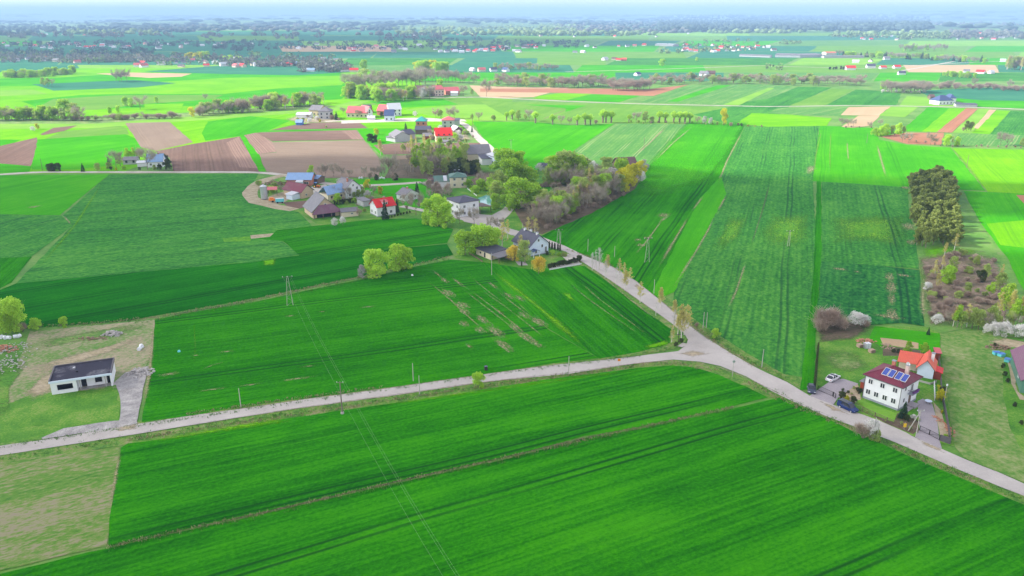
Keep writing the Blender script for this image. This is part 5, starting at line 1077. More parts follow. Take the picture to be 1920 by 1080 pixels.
    if storeys:
        for side, ln in (('F', W_), ('R', D_), ('L', D_), ('B', W_)):
            if wins: break
            nwin = max(1, int(ln/3.4))
            for st in range(storeys):
                for i in range(nwin):
                    if door == side and st == 0 and i == nwin//2: continue
                    window(root, side, (i+.5)/nwin, .95+st*2.8, winsize[0], winsize[1], W_, D_, detail)
            if kind == 'gable' and side in 'LR' and rh > 2.2 or kind == 'gablefront' and side in 'FB' and rh > 2.2:
                window(root, side, .5, wh+.35, 1.0, 1.1, W_, D_, detail)
    if door: opening(root, 'door', door, .5 if not wins else (.5), 0, 1.1, 2.1, W_, D_, M['wood'])
    if garage: opening(root, 'garage_door', garage[0], garage[1], 0, garage[2], garage[3], W_, D_, M['darkin'])
    root['_W'] = W_; root['_D'] = D_
    return root, W_, D_, ro
def wallbox(side, u, z, w_, h_, W_, D_, d0, d1):
    if side == 'F': return (u*W_-w_/2, u*W_+w_/2, -d1, -d0, z, z+h_)
    if side == 'B': return (u*W_-w_/2, u*W_+w_/2, D_+d0, D_+d1, z, z+h_)
    if side == 'L': return (-d1, -d0, u*D_-w_/2, u*D_+w_/2, z, z+h_)
    return (W_+d0, W_+d1, u*D_-w_/2, u*D_+w_/2, z, z+h_)
def window(root, side, u, z, w_, h_, W_, D_, detail=1):
    if detail < 1:
        b = MB(); b.box(*wallbox(side, u, z, w_, h_, W_, D_, -.02, .03)); b.build('window', M['glass'], root); return
    f = MB(); t = .12
    x = wallbox
    un = 1.0/(W_ if side in 'FB' else D_)
    f.box(*x(side, u-(w_/2-t/2)*un, z, t, h_, W_, D_, -.02, .08)); f.box(*x(side, u+(w_/2-t/2)*un, z, t, h_, W_, D_, -.02, .08))
    f.box(*x(side, u, z+h_-t, w_-2*t, t, W_, D_, -.02, .08)); f.box(*x(side, u, z, w_-2*t, t, W_, D_, -.02, .08))
    if w_ > .95: f.box(*x(side, u, z+t, t*.8, h_-2*t, W_, D_, -.02, .075))
    fo = f.build('window', M['frame'], root)
    p = MB(); p.box(*x(side, u, z+.04, w_-.1, h_-.08, W_, D_, -.02, .03)); p.build('pane', M['glass'], fo)
    if detail > 1: s = MB(); s.box(*x(side, u, z-.1, w_+.25, .07, W_, D_, -.02, .2)); s.build('sill', M['iron'], fo)
def opening(root, name, side, u, z, w_, h_, W_, D_, mat):
    b = MB(); b.box(*wallbox(side, u, z, w_, h_, W_, D_, -.03, .05)); return b.build(name, mat, root)
# --- the white house with solar panels
W6 = [('F',.155,3.95,1.1,1.25),('F',.49,3.95,1.15,1.25),('F',.84,3.95,1.15,1.25),('F',.13,1.35,1.15,1.3),('F',.36,1.35,1.15,1.3),('F',.60,1.35,1.15,1.3),('F',.84,1.35,1.15,1.3),('R',.25,4.2,.9,1.2),('R',.25,1.4,.9,1.2),('L',.6,4,1.1,1.2)]
hA, HW, HD, hro = house((1617,746),(1683,771), 8.1, 5.9, 2.3, 'white', 'r_maroon', 'white two-storey house with maroon hip roof and four blue solar panels', kind='hip', over=.55, wins=W6, storeys=2, chim=[(.42,.62),(.80,.62,'pinkwall')], plinth=.55)
for i in range(4):
    u = HW*.40+i*1.32+(.22 if i > 1 else 0)-.4; pm = MB()
    sl_ = 2.3/(HD/2); y0_, y1_ = .95, 2.75; q = lambda x, y, dz: (x, y, 5.9+(y+.0)*sl_+dz-.06)
    pm.slab([q(u,y0_,.36),q(u+1.12,y0_,.36),q(u+1.12,y1_,.42),q(u,y1_,.42)], .06, 0, 1); pp = pm.build('solar_panel', [M['solar'], M['frame']], hA)
    fr = MB(); fr.bar(q(u,y0_,.38),q(u,y1_,.44),.07,.07); fr.bar(q(u+1.12,y0_,.38),q(u+1.12,y1_,.44),.07,.07); fr.bar(q(u,y0_,.38),q(u+1.12,y0_,.38),.07,.07); fr.bar(q(u,y1_,.44),q(u+1.12,y1_,.44),.07,.07); fr.build('panel_frame', M['frame'], pp)
b = MB(); b.box(HW-.02, HW+1.15, HD*.42, HD*.78, 3.05, 3.2); bo = b.build('balcony', M['plinth'], hA)
r = MB(); 
for k in range(7): yy = HD*(.42+.06*k); r.box(HW+1.08, HW+1.13, yy-.02, yy+.02, 3.2, 4.0)
r.box(HW+1.07, HW+1.14, HD*.42, HD*.78, 3.98, 4.04); r.box(HW, HW+1.14, HD*.415, HD*.42, 3.95, 4.04); r.build('railing', M['iron'], bo)
V, Fc = quads(lobes([(HW+1.1, HD*.6, 3.75, .3, HD*.19, .35)], 260, .2), .22); fl = bpy.data.objects.new('flower_box', fastmesh('flower_box', V, Fc, M['purplef'])); COL.objects.link(fl); fl.parent = bo
window(hA, 'R', .62, 3.25, 1.2, 1.9, HW, HD, 1); opening(hA, 'door', 'R', .60, .55, 1.1, 2.1, HW, HD, M['wood'])
st_ = MB(); st_.box(HW, HW+1.9, HD*.45, HD*.75, -.1, .5); st_.box(HW+.2, HW+1.6, HD*.30, HD*.449, -.1, .33); st_.box(HW+.2, HW+1.6, HD*.18, HD*.299, -.1, .17); st_.build('steps', M['pavers'], hA)
an = MB(); an.box(-2.3, -.03, HD*.35, HD*.75, -.1, 2.5); ao = an.build('porch', M['redwood'], hA); an = MB(); an.slab([(-2.5,HD*.3,2.55),(-.03,HD*.3,2.85),(-.03,HD*.8,2.85),(-2.5,HD*.8,2.55)], .12); an.build('porch_roof', M['r_grey'], ao)
for (x,y) in ((-.06,-.1),(HW+.06,-.1)): g_ = MB(); g_.tube((x,y,.1),(x,y,5.8),.06,.06,6); g_.build('downpipe', M['gutter'], hA)
sd_ = MB(); sd_.tube((HW*.8,HD*.62,8.6),(HW*.8,HD*.62,9.35),.04,.04,5); v0 = len(sd_.v); sd_.add([(HW*.8+.45*math.cos(t)*1, HD*.62-.1-.12*0, 9.3+.45*math.sin(t)) for t in np.linspace(0,6.283,13)[:-1]]+[(HW*.8,HD*.62+.05,9.3)], [(i,(i+1)%12,12) for i in range(12)]); sd_.build('satellite_dish', M['frame'], hA)
# --- orange roofed garage behind it
gA, GW, GD, gro = house((1718,706),(1748,712), 6.2, 2.6, 2.0, 'white_blue', 'r_orange', 'orange roofed garage with pale blue gable behind the solar panel house', name='garage', cat='garage', kind='gablefront', wins=[('R',.4,1.2,.9,.8)], storeys=1, chim=[(.78,.55,'white')])
wg = MB(); wg.box(-4.2, -.02, 3.0, 6.1, -.1, 2.35); wo_ = wg.build('side_wing', M['cream'], gA)
wg = MB(); wg.slab([(-4.6,1.3,2.45),(-.35,1.3,2.6),(.6,6.4,3.6),(-4.6,6.4,3.45)], .14); wg.build('side_wing_roof', M['r_orange'], wo_)
for x in (-4.3,-2.4,-.3): g_ = MB(); g_.box(x-.07,x+.07,1.5,1.65,-.1,2.4); g_.build('post', M['wood'], wo_)
lt = MB(); lt.box(GW+.05, GW+1.6, .5, 3.6, -.1, 1.9); lo = lt.build('lean_to', M['redwood'], gA); lt = MB(); lt.slab([(GW+.02,.3,2.4),(GW+1.9,.3,1.95),(GW+1.9,3.8,1.95),(GW+.02,3.8,2.4)], .1); lt.build('lean_to_roof', M['r_red'], lo)
sh, a_, b_, c_ = house((1752,676),(1762,677), 2.4, 1.9, .5, 'redwood', 'r_pinkred', 'small red roofed shed right of the orange roofed garage', name='shed', cat='shed', kind='shed', storeys=0, over=.2, detail=0)
# --- green barn at the right edge
ba, BW, BD, bro = house((1912,737),(2000,751.5), 18.0, 3.4, 3.4, 'green_sheet', 'r_purple', 'dark green barn with plum roof at the right edge', name='barn', cat='barn', kind='gablefront', storeys=0, wins=[('L',.3,1.6,1.4,.8)], garage=('F',.5,4,3))
# --- unfinished white flat building
a, rz, UW = frame2(G(98,741), G(212,724)); UD = 8.6; ub = empty('unfinished_building', a, rz, label='unfinished white single-storey building with black flat bitumen roof', cat='building')
zt = 3.0; wl = MB(); wl.box(0,.3,0,UD,-.2,zt); wl.box(UW-.3,UW,0,UD,-.2,zt); wl.box(.3,UW-.3,UD-.3,UD,-.2,zt)
# front wall with a deep recess on its right part
wl.box(.3,UW*.10,.0,.3,-.2,zt); wl.box(UW*.10,UW*.355,0,.3,-.2,.9); wl.box(UW*.10,UW*.355,0,.3,2.3,zt); wl.box(UW*.355,UW*.42,0,.3,-.2,zt); wl.box(UW*.40,UW*.42,.3,1.9,-.2,zt-.01)
rc = 1.9; segs = [(.42,.47),(.56,.70),(.82,.90),(.97,.99)]
for s0, s1 in segs: wl.box(UW*s0,UW*s1,rc,rc+.3,-.2,zt-.02)
wl.box(UW*.47,UW*.56,rc,rc+.3,2.15,zt-.02); wl.box(UW*.70,UW*.82,rc,rc+.3,-.2,.7); wl.box(UW*.70,UW*.82,rc,rc+.3,2.2,zt-.02); wl.box(UW*.90,UW*.97,rc,rc+.3,2.3,zt-.02)
wl.build('wall', M['white'], ub)
f_ = MB(); f_.box(.3,UW-.3,.3,UD-.3,-.15,.05); f_.box(.31,UW-.31,rc+.35,rc+.45,.06,zt-.05); f_.build('interior', M['darkin'], ub)
f_ = MB(); f_.box(UW*.42,UW+.6,.3,rc,-.1,.12); f_.build('porch_slab', M['concrete'], ub)
rf_ = MB(); rf_.box(-.15,UW+.15,-.15,UD+.15,zt+.0,zt+.34); rfo = rf_.build('roof', M['flatroof'], ub)
pr = MB(); pr.box(-.2,UW+.2,-.2,-.02,zt-.1,zt+.40); pr.build('fascia', M['white_blue'], rfo)
pr = MB(); pr.box(-.2,.1,-.015,UD+.2,zt+.341,zt+.62); pr.box(UW-.1,UW+.2,-.015,UD+.2,zt+.341,zt+.62); pr.box(.11,UW-.11,UD-.1,UD+.2,zt+.341,zt+.62); pr.build('parapet', M['gutter'], rfo)
pr = MB(); pr.box(UW*.33,UW*.37,UD*.62,UD*.70,zt+.35,zt+.75); pr.build('roof_hatch', M['metal'], rfo)
pr = MB(); pr.box(UW*.40,UW*.43,UD*.40,UD*.44,zt+.35,zt+.6); pr.build('vent', M['darkin'], rfo)
for k in range(4): c = MB(); c.tube((UW*(.47+.14*k),.1,.1),(UW*(.47+.14*k),.1,2.9),.07,.07,6); c.build('post', M['pole'], ub) if k in (0,3) else None
# --- gabled white house by the junction lane
cA, CW, CD, cro = house((993,482),(1028,474.5), 10.0, 4.0, 3.4, 'white_blue', 'r_dark', 'gabled white house with dark slate roof and yellow willows', kind='gablefront', over=.6,
    wins=[('F',.47,5.0,.9,1.1),('F',.66,2.6,.9,1.3),('F',.86,.6,1.0,2.2),('F',.34,.8,1.0,1.3),('L',.3,1.2,1.2,1.3),('L',.6,1.2,1.2,1.3),('L',.85,1.2,1.2,1.3),('R',.3,1.2,1.2,1.3),('R',.7,1.2,1.2,1.3)], chim=[(.50,.12,'white'),(.55,.55,'white'),(.5,.85,'white')], plinth=.4)
pb = MB(); pb.box(-2.4,-.02,1.5,6.5,2.5,2.75); pbo = pb.build('terrace', M['white'], cA); 
rr_ = MB(); rr_.box(-2.4,-2.3,1.5,6.5,2.76,3.6); rr_.box(-2.29,-.02,1.5,1.6,2.76,3.6); rr_.build('railing', M['wood'], pbo)
for y in (1.6,4,6.4): pp = MB(); pp.box(-2.35,-2.1,y-.12,y+.12,-.1,2.49); pp.build('post', M['white'], pbo)
pb = MB(); pb.slab([(.1,-2.2,2.35),(1.6,-2.2,2.9),(1.6,-.03,2.9),(.1,-.03,2.35)],.12); pb.slab([(1.6,-2.2,2.9),(3.1,-2.2,2.35),(3.1,-.03,2.35),(1.6,-.03,2.9)],.12); pbo = pb.build('porch_roof', M['r_navy'], cA)
for x in (.3,2.9): pp = MB(); pp.box(x-.1,x+.1,-2.1,-1.9,-.1,2.3); pp.build('post', M['white'], pbo)
# --- shed in the meadow
sA, SW, SD, sro = house((893,477),(920,488), 7.0, 2.3, .55, 'cream', 'r_dark', 'long low shed with dark purple sheet roof beside the willows', name='shed', cat='shed', kind='shed', storeys=0, wins=[('F',.3,1.0,.8,.7),('F',.6,.2,.9,1.8)], over=.4, detail=0)
cp = MB(); cp.slab([(SW+.5,-.4,2.4),(SW+5.2,-.4,2.2),(SW+5.2,7.2,2.65),(SW+.5,7.2,2.85)],.14); cpo = cp.build('carport_roof', M['r_grey'], sA)
for x,y in ((SW+1,0),(SW+5,0),(SW+5,7)): pp = MB(); pp.box(x-.08,x+.08,y-.08,y+.08,-.1,2.25); pp.build('post', M['wood'], cpo)
cp = MB(); cp.box(SW+.8,SW+4.9,5.5,6.9,-.1,1.5); cp.build('firewood', M['firewood'], sA)
# --- village
bA, BW2, BD2, b2 = house((862,408),(898,402), 11.0, 6.4, 1.3, 'white', 'r_dark', 'large white two-storey block with low dark hip roof', kind='hip', over=.5, storeys=2, door='F', detail=1, chim=())
cp = MB(); cp.slab([(BW2+.1,-.5,3.6),(BW2+6.5,-.5,2.9),(BW2+6.5,7.5,2.9),(BW2+.1,7.5,3.6)],.16); cpo = cp.build('carport_roof', M['r_brown'], bA)
for x,y in ((BW2+.6,0),(BW2+6.2,0),(BW2+6.2,7)): pp = MB(); pp.box(x-.1,x+.1,y-.1,y+.1,-.1,2.85); pp.build('post', M['wood'], cpo)
gA2, a_, b_, c_ = house((845,353),(875,352), 9, 5.4, 1.7, 'cream', 'r_green', 'cream house with dark green hip roof and two chimneys', kind='hip', storeys=2, chim=[(.35,.7,'iron'),(.62,.7,'iron')])
cp = MB(); cp.box(-7.5,-.03,2.5,12,-.1,3.0); cpo = cp.build('side_wing', M['white'], gA2)
cp = MB(); cp.slab([(-8,2,3.1),(-.1,2,3.1),(-.1,7.2,5.2),(-8,7.2,5.2)],.15); cp.slab([(-8,7.2,5.2),(-.1,7.2,5.2),(-.1,12.4,3.1),(-8,12.4,3.1)],.15); cp.build('side_wing_roof', M['r_green'], cpo)
cp = MB(); cp.slab([(-3.2,2.2,3.32),(-1.4,2.2,3.32),(-1.4,6.8,5.16),(-3.2,6.8,5.16)],.04); cp.build('skylight_sheet', M['r_white'], cpo)
house((744,374),(760,378), 8, 2.8, 2.2, 'white', 'r_grey', 'small house with grey and pale blue roof below the spruce', kind='gable', storeys=1, chim=[(.5,.5)])
rA_, RW, RD, rro = house((708,407),(742,402), 7.4, 4.3, 2.6, 'white', 'r_red', 'white house with bright red roof and dormer behind a spruce', kind='gable', storeys=1, over=.5, chim=[(.6,.5)], plinth=.4)
dm = MB(); dm.box(RW*.35,RW*.62,.6,3.0,4.6,6.0); dmo = dm.build('dormer', M['white'], rA_); dm = MB(); dm.slab([(RW*.31,.3,6.05),(RW*.66,.3,6.05),(RW*.66,3.4,6.7),(RW*.31,3.4,6.7)],.12); dm.build('dormer_roof', M['r_pinkred'], dmo)
for u in (.42,.55): dm = MB(); dm.box(RW*u-.3,RW*u+.3,.56,.62,4.95,5.7); dm.build('window', M['glass'], dmo)
house((682,388),(694,386), 6, 2.5, .5, 'greywall', 'r_grey', 'low grey outbuilding beside the bright red roofed house', name='shed', cat='shed', kind='shed', storeys=0, detail=0)
pA, PW, PD, pro = house((587,410),(636,404), 13, 3.2, 5.2, 'tan', 'r_grey', 'big barn with grey gable roof and plum front apron', name='barn', cat='barn', kind='gablefront', storeys=0, over=.7, wins=[('F',.5,5.2,.9,.8)])
cp = MB(); cp.slab([(-.9,-2.2,2.2),(PW+.9,-2.2,2.2),(PW*.76,-.72,5.6),(PW*.24,-.72,5.6)],.16); cp.build('apron_roof', M['r_purple'], pA)
for u in (.02,.34,.66,.98): pp = MB(); pp.box(PW*u-.12,PW*u+.12,-2.05,-1.8,-.1,2.1); pp.build('post', M['wood'], pA)
opening(pA, 'barn_door', 'F', .5, 0, PW*.7, 2.1, PW, PD, M['darkin'])
house((641,408),(672,405), 5, 2.3, 1.0, 'cream', 'r_grey', 'low cream outbuilding with flat grey roof between barn and red roof', name='shed', cat='shed', kind='gable', wins=[('F',.62,1.0,1.1,.8)], over=.3)
h13, W13, D13, r13 = house((650,373),(677,368), 9, 5.0, 3.4, 'white', 'r_grey', 'pale two-storey farmhouse with grey roof, blue wing and brick chimney', name='farmhouse', kind='gablefront', storeys=2, over=.5, chim=[(.35,.3)])
cp = MB(); cp.box(-9,-.03,1.5,8.5,-.1,3.0); cpo = cp.build('side_wing', M['cream'], h13); cp = MB(); cp.slab([(-9.5,1,3.1),(1,1,3.4),(1,5,6.8),(-9,5,6.4)],.15); cp.slab([(-9,5,6.4),(1,5,6.8),(1,9,3.4),(-9.5,9,3.1)],.15); cp.build('side_wing_roof', M['r_blue'], cpo)
for u in (-7,-4,-1.8): pp = MB(); pp.box(u-.5,u+.5,1.42,1.49,.9,2.2); pp.build('window', M['glass'], cpo)
cp = MB(); cp.box(W13+.02,W13+2.4,.6,5,2.6,2.8); cpo = cp.build('balcony', M['plinth'], h13); cp = MB(); cp.box(W13+2.3,W13+2.38,.6,5,2.81,3.7); cp.build('railing', M['wood'], cpo)
m14, W14, D14, r14 = house((566,373),(588,368), 13, 3.3, 2.8, 'tan', 'r_maroon', 'maroon roofed barn with tan gable in the farmyard', name='barn', cat='barn', kind='gablefront', storeys=0, over=.6, wins=[('F',.4,1,1.2,1),('L',.3,1,1,.8)])
cp = MB(); cp.box(-4.5,-.03,1.2,5.5,-.1,2.4); cpo = cp.build('lean_to', M['white_blue'], m14); cp = MB(); cp.slab([(-5,.8,2.5),(-.7,.8,3.2),(-.7,6,3.2),(-5,6,2.5)],.12); cp.build('lean_to_roof', M['r_white'], cpo)
cp = MB(); cp.slab([(W14*.70,3,5.35),(W14*.95,3,3.98),(W14*.95,6,3.98),(W14*.70,6,5.35)],.05); cp.build('pale_roof_sheet', M['r_white'], r14)
b15, W15, D15, r15 = house((538,349),(584,349), 10, 3.3, 2.4, 'brick', 'r_blue', 'long brick barn with blue sheet roof', name='barn', cat='barn', kind='gable', storeys=0, over=.5, wins=[('F',.8,1,2.4,1.2)])
cp = MB(); cp.box(W15*.45,W15*.68,-2.6,-.03,-.1,2.6); cpo = cp.build('porch', M['white_blue'], b15); cp = MB(); cp.slab([(W15*.42,-3,2.7),(W15*.71,-3,2.7),(W15*.71,-.55,3.25),(W15*.42,-.55,3.25)],.1); cp.build('porch_roof', M['r_white'], cpo)
house((586,344),(596,345), 6, 2.6, 1.2, 'wood', 'r_blue', 'small open shed with blue roof beside the tractor', name='shed', cat='shed', kind='gable', storeys=0, detail=0)
house((806,345),(818,344), 4, 2.0, .8, 'wood', 'r_brown', 'small brown shed on the gravel yard by the green roofed house', name='shed', cat='shed', kind='gable', storeys=0, detail=0)
# left farm
house((276,314),(306,313), 8, 3.2, 3.6, 'white', 'r_blue', 'white farmhouse with pale blue roof beside the gravel lane', name='farmhouse', kind='gable', storeys=1, over=.4, chim=[(.7,.5)])
house((231,309),(258,308), 6, 2.6, 1.4, 'greywall', 'r_grey', 'low grey shed left of the blue roofed farmhouse', name='shed', cat='shed', kind='gable', storeys=1, detail=0)
house((258,313),(276,312), 4, 2.0, .7, 'white', 'r_white', 'low white lean-to in front of the blue roofed farmhouse', name='shed', cat='shed', kind='shed', storeys=0, detail=0)
# upper farmsteads
V_ = [((598,224),(619,224),12,6.5,3.2,'greywall','r_grey','hip','tall grey house with grey hip roof at the upper farmstead',2),
 ((580,217),(600,218),12,5,3.4,'tan','r_grey','gable','tan farm building with grey roof behind the tall grey house',1),
 ((556,222),(582,222),10,3,1.4,'white','r_white','gable','long low white sheds at the left of the upper farmstead',0),
 ((555,235),(566,235),6,2.2,1.8,'bluep','r_blue','gable','blue roofed hut alone in the lime field',0),
 ((650,220),(690,221),12,4.0,4.6,'cream','r_pinkred','gable','long white barn with faded red roof at the upper farmstead',1),
 ((688,221),(699,220),12,5.0,4.2,'white','r_pinkred','gablefront','white gabled house joined to the long red barn',2),
 ((680,212),(694,212),10,3.0,3.6,'greywall','r_dark','gable','dark roofed shed behind the long red barn',0),
 ((707,216),(727,217),10,4.0,4.6,'brick','r_pinkred','gable','short barn with faded red roof beside the dark blue roof',0),
 ((730,218),(753,217),12,5.5,4.6,'white','r_white','gable','pale two-storey house with light grey roof on the lane',2),
 ((721,227),(738,227),9,4.5,4.2,'white_blue','r_navy','gable','white house with dark blue roof below the lane',1),
 ((689,225),(702,225),5,1.8,1.4,'white','r_white','gable','pale greenhouse in front of the white gabled house',0),
 ((780,243),(799,243),10,6.2,3.0,'brick','r_teal','hip','brick house with teal hip roof',2),
 ((829,241),(851,241),11,6.2,2.4,'greywall','r_pinkred','hip','grey house with faded pink hip roof at the lane bend',2),
 ((852,236),(861,236),8,4.0,.9,'greywall','r_dark','shed','dark annex right of the pink roofed house',0),
 ((818,266),(848,265),11,4.2,4.4,'cream','r_red','gable','cream house with bright red roof in the upper hamlet',2),
 ((852,252),(867,251),9,3.0,2.4,'wood','r_white','gablefront','dark wooden shed with white roof',0),
 ((741,267),(769,265),13,4.0,2.8,'greywall','r_grey','gablefront','grey barn with wide low gable in the upper hamlet',0),
 ((765,262),(779,260),11,3.6,2.6,'greywall','r_dark','gable','dark roofed barn joined to the grey barn',0),
 ((724,264),(742,267),8,2.6,1.2,'greywall','r_grey','shed','low grey shed at the left of the grey barn',0),
 ((779,252),(806,252),9,3.4,2.0,'wood','r_dark','gable','long dark shed below the teal roofed house',0),
 ((793,262),(808,262),6,2.6,1.6,'redwood','r_grey','gable','small reddish shed left of the cream house',0),
 ((824,270),(836,271),4,1.6,.6,'greywall','r_grey','shed','tiny grey hut in front of the cream house',0),
 ((877,302),(920,300),13,4.2,4.2,'cream','r_grey','gable','big old barn with wide grey roof above the wood',0),
 ((904,310),(924,309),9,3.6,1.0,'white','r_dark','shed','white lean-to below the big old barn',0),
 ((927,311),(948,309),10,5.2,2.0,'white_blue','r_white','hip','pale blue-white house with white roof beside the big old barn',1),
 ((1160,320),(1194,318),9,3.0,3.4,'wood','r_brown','gable','brown roofed hut hidden in the yellow-green trees',0),
 ((1012,320),(1030,320),6,2.4,1.4,'white','r_dark','gable','small white hut behind the willow wood',0),
 ((816,181),(833,180),14,7,3.6,'pinkwall','r_pinkred','gable','pinkish brick farmhouse beyond the lane',2),
 ((776,182),(794,182),16,5,6,'pinkwall','r_brown','gable','old pinkish barn half hidden among bare trees',0),
 ((836,178),(862,177),12,4,3.5,'brick','r_pinkred','gable','long red brick barn right of the pinkish farmhouse',0),
 ((845,180),(858,180),8,3,1.5,'white','r_white','gable','low white shed before the long brick barn',0),
 ((1760,197),(1786,196),12,4.0,4.6,'white','r_navy','hip','new white villa with navy hip roof on the lane',1),
 ((1780,192),(1792,192),12,4.0,3.5,'white','r_navy','hip','low wing right of the new white villa',0),
 ((1792,200),(1832,201),8,2.2,.6,'greywall','r_dark','shed','long grey garage wall right of the new villa',0),
 ((1744,186),(1752,186),6,2.5,2.0,'wood','r_brown','gable','wooden playhouse frame left of the new villa',0)]
for (A, B, dp, wh_, rh_, wl_, rf_, kd, lab, st) in V_:
    house(A, B, dp, wh_, rh_, wl_, rf_, lab, kind=kd, storeys=st, detail=0, over=.5, name='barn' if 'barn' in lab else 'shed' if ('shed' in lab or 'hut' in lab) else 'house', cat='barn' if 'barn' in lab else 'shed' if ('shed' in lab or 'hut' in lab) else 'house')
# --- far houses, a few pixels each
FH = [(24,112,'w','r_brown'),(52,112,'w','r_grey'),(145,118,'p','r_pinkred'),(258,125,'w','r_pinkred'),(270,126,'w','r_pinkred'),(302,122,'w','r_grey'),(330,119,'w','r_dark'),(345,118,'g','r_dark'),(386,118,'b','r_brown'),(404,119,'w','r_white'),(442,126,'p','r_pinkred'),(455,126,'b','r_red'),
 (484,124,'w','r_white'),(496,124,'w','r_grey'),(511,124,'w','r_white'),(542,124,'b','r_red'),(562,123,'w','r_blue'),(600,125,'w','r_grey'),(612,127,'w','r_white'),(575,134,'w','r_white'),(584,134,'w','r_blue'),(648,134,'w','r_brown'),(664,135,'b','r_red'),(832,134,'b','r_red'),(886,133,'w','r_white'),(903,134,'b','r_pinkred'),(925,134,'w','r_dark'),(948,134,'w','r_navy'),
 (760,94,'w','r_white'),(826,98,'w','r_white'),(866,99,'w','r_white'),(890,98,'b','r_red'),(912,93,'w','r_grey'),(940,90,'b','r_pinkred'),(965,97,'w','r_white'),(972,98,'w','r_grey'),(1078,99,'w','r_grey'),(1093,99,'w','r_white'),(1134,113,'w','r_white'),(1152,112,'b','r_brown'),(1160,114,'b','r_red'),(1170,114,'o','r_orange'),(1160,88,'w','r_pinkred'),(1176,88,'w','r_grey'),(1190,87,'b','r_pinkred'),(1208,86,'b','r_red'),(1195,142,'w','r_navy'),(1320,142,'w','r_grey'),(1332,141,'o','r_brown'),
 (1345,97,'b','r_red'),(1363,96,'w','r_grey'),(1376,96,'w','r_brown'),(1393,90,'b','r_pinkred'),(1340,98,'w','r_white'),(1604,118,'w','r_white'),(1632,116,'w','r_brown'),(1662,112,'w','r_grey'),(1594,131,'w','r_red'),(1632,127,'w','r_dark'),(1655,129,'w','r_red'),(1681,128,'w','r_red'),(1690,140,'w','r_dark'),(1812,136,'w','r_grey'),(1838,138,'w','r_red'),(1858,138,'w','r_white'),(1880,116,'w','r_white'),
 (1620,74,'w','r_grey'),(1672,69,'w','r_white'),(1788,63,'w','r_white'),(1838,71,'w','r_white'),(1870,71,'b','r_red'),(1905,72,'w','r_brown'),(60,88,'w','r_pinkred'),(96,87,'b','r_pinkred'),(120,84,'w','r_white'),(148,88,'w','r_brown'),(178,88,'w','r_red'),(214,90,'w','r_white'),(272,84,'b','r_pinkred'),(292,85,'w','r_white'),(302,86,'w','r_grey'),(318,84,'w','r_white'),(350,83,'w','r_grey'),(404,86,'w','r_white'),(472,84,'w','r_white'),(560,92,'w','r_white'),(594,84,'w','r_grey'),(240,62,'w','r_white'),(778,68,'w','r_white'),(792,66,'w','r_brown'),(858,66,'b','r_pinkred'),(80,64,'w','r_red'),(108,66,'w','r_white'),
 (752,92,'w','r_grey'),(853,97,'w','r_brown'),(878,97,'w','r_pinkred'),(902,95,'w','r_white'),(925,92,'w','r_red'),(954,92,'w','r_white'),(984,88,'w','r_grey'),(1004,86,'w','r_pinkred'),(1020,87,'w','r_white'),(1100,88,'w','r_white'),(1115,90,'w','r_brown'),(1284,86,'w','r_grey'),(1420,88,'w','r_red'),(1440,90,'w','r_white')]
# widths in metres, one mesh pair per colouring, copied
FP = {}
def farproto(c, r):
    if (c, r) in FP: return FP[(c, r)]
    wm = {'w':'white','p':'pinkwall','g':'greywall','b':'cream','o':'brick'}[c]
    a = MB(); a.box(-7,7,-5,5,-.3,4.4); 
    for x in (-7,6.8): a.add([(x,-5,4.4),(x,5,4.4),(x,0,8.2),(x+.2,-5,4.4),(x+.2,5,4.4),(x+.2,0,8.2)], [(0,2,1),(3,4,5),(0,3,5,2),(1,2,5,4)])
    me1 = bpy.data.meshes.new('wall'); me1.from_pydata(a.v, [], a.f); me1.materials.append(M[wm])
    q = MB(); q.slab([(-7.6,-5.7,4.1),(7.6,-5.7,4.1),(7.6,0,8.5),(-7.6,0,8.5)],.25); q.slab([(-7.6,0,8.5),(7.6,0,8.5),(7.6,5.7,4.1),(-7.6,5.7,4.1)],.25)
    me2 = bpy.data.meshes.new('roof'); me2.from_pydata(q.v, [], q.f); me2.materials.append(M[r])
    FP[(c, r)] = (me1, me2); return FP[(c, r)]
CN = {'r_brown':'brown','r_grey':'grey','r_pinkred':'faded red','r_dark':'dark','r_white':'pale','r_red':'red','r_blue':'blue','r_navy':'navy','r_orange':'orange'}
WN = {'w':'white','p':'pinkish','g':'grey','b':'cream','o':'brick'}
rh_ = random.Random(8); zones = {}
for (x0,x1,y0,y1,n) in ((0,420,80,92,34),(0,140,108,116,12),(230,640,110,126,30),(640,1010,86,99,34),(1280,1460,84,98,20),(1560,1920,62,76,26),(700,1300,56,70,16),(0,300,60,70,14)):
    FH += [(rh_.uniform(x0,x1), rh_.uniform(y0,y1), rh_.choice('wwwwbpg'), rh_.choice(('r_brown','r_grey','r_pinkred','r_dark','r_white','r_red','r_grey'))) for _ in range(n)]
def zone(x, y):
    h_ = 'left' if x < 640 else 'central' if x < 1280 else 'right'
    return f'{"nearer" if y > 108 else "middle" if y > 78 else "farthest"} {h_} villages'
for (x, y, c, r) in FH: zones.setdefault((zone(x, y), c, r), []).append((x, y))
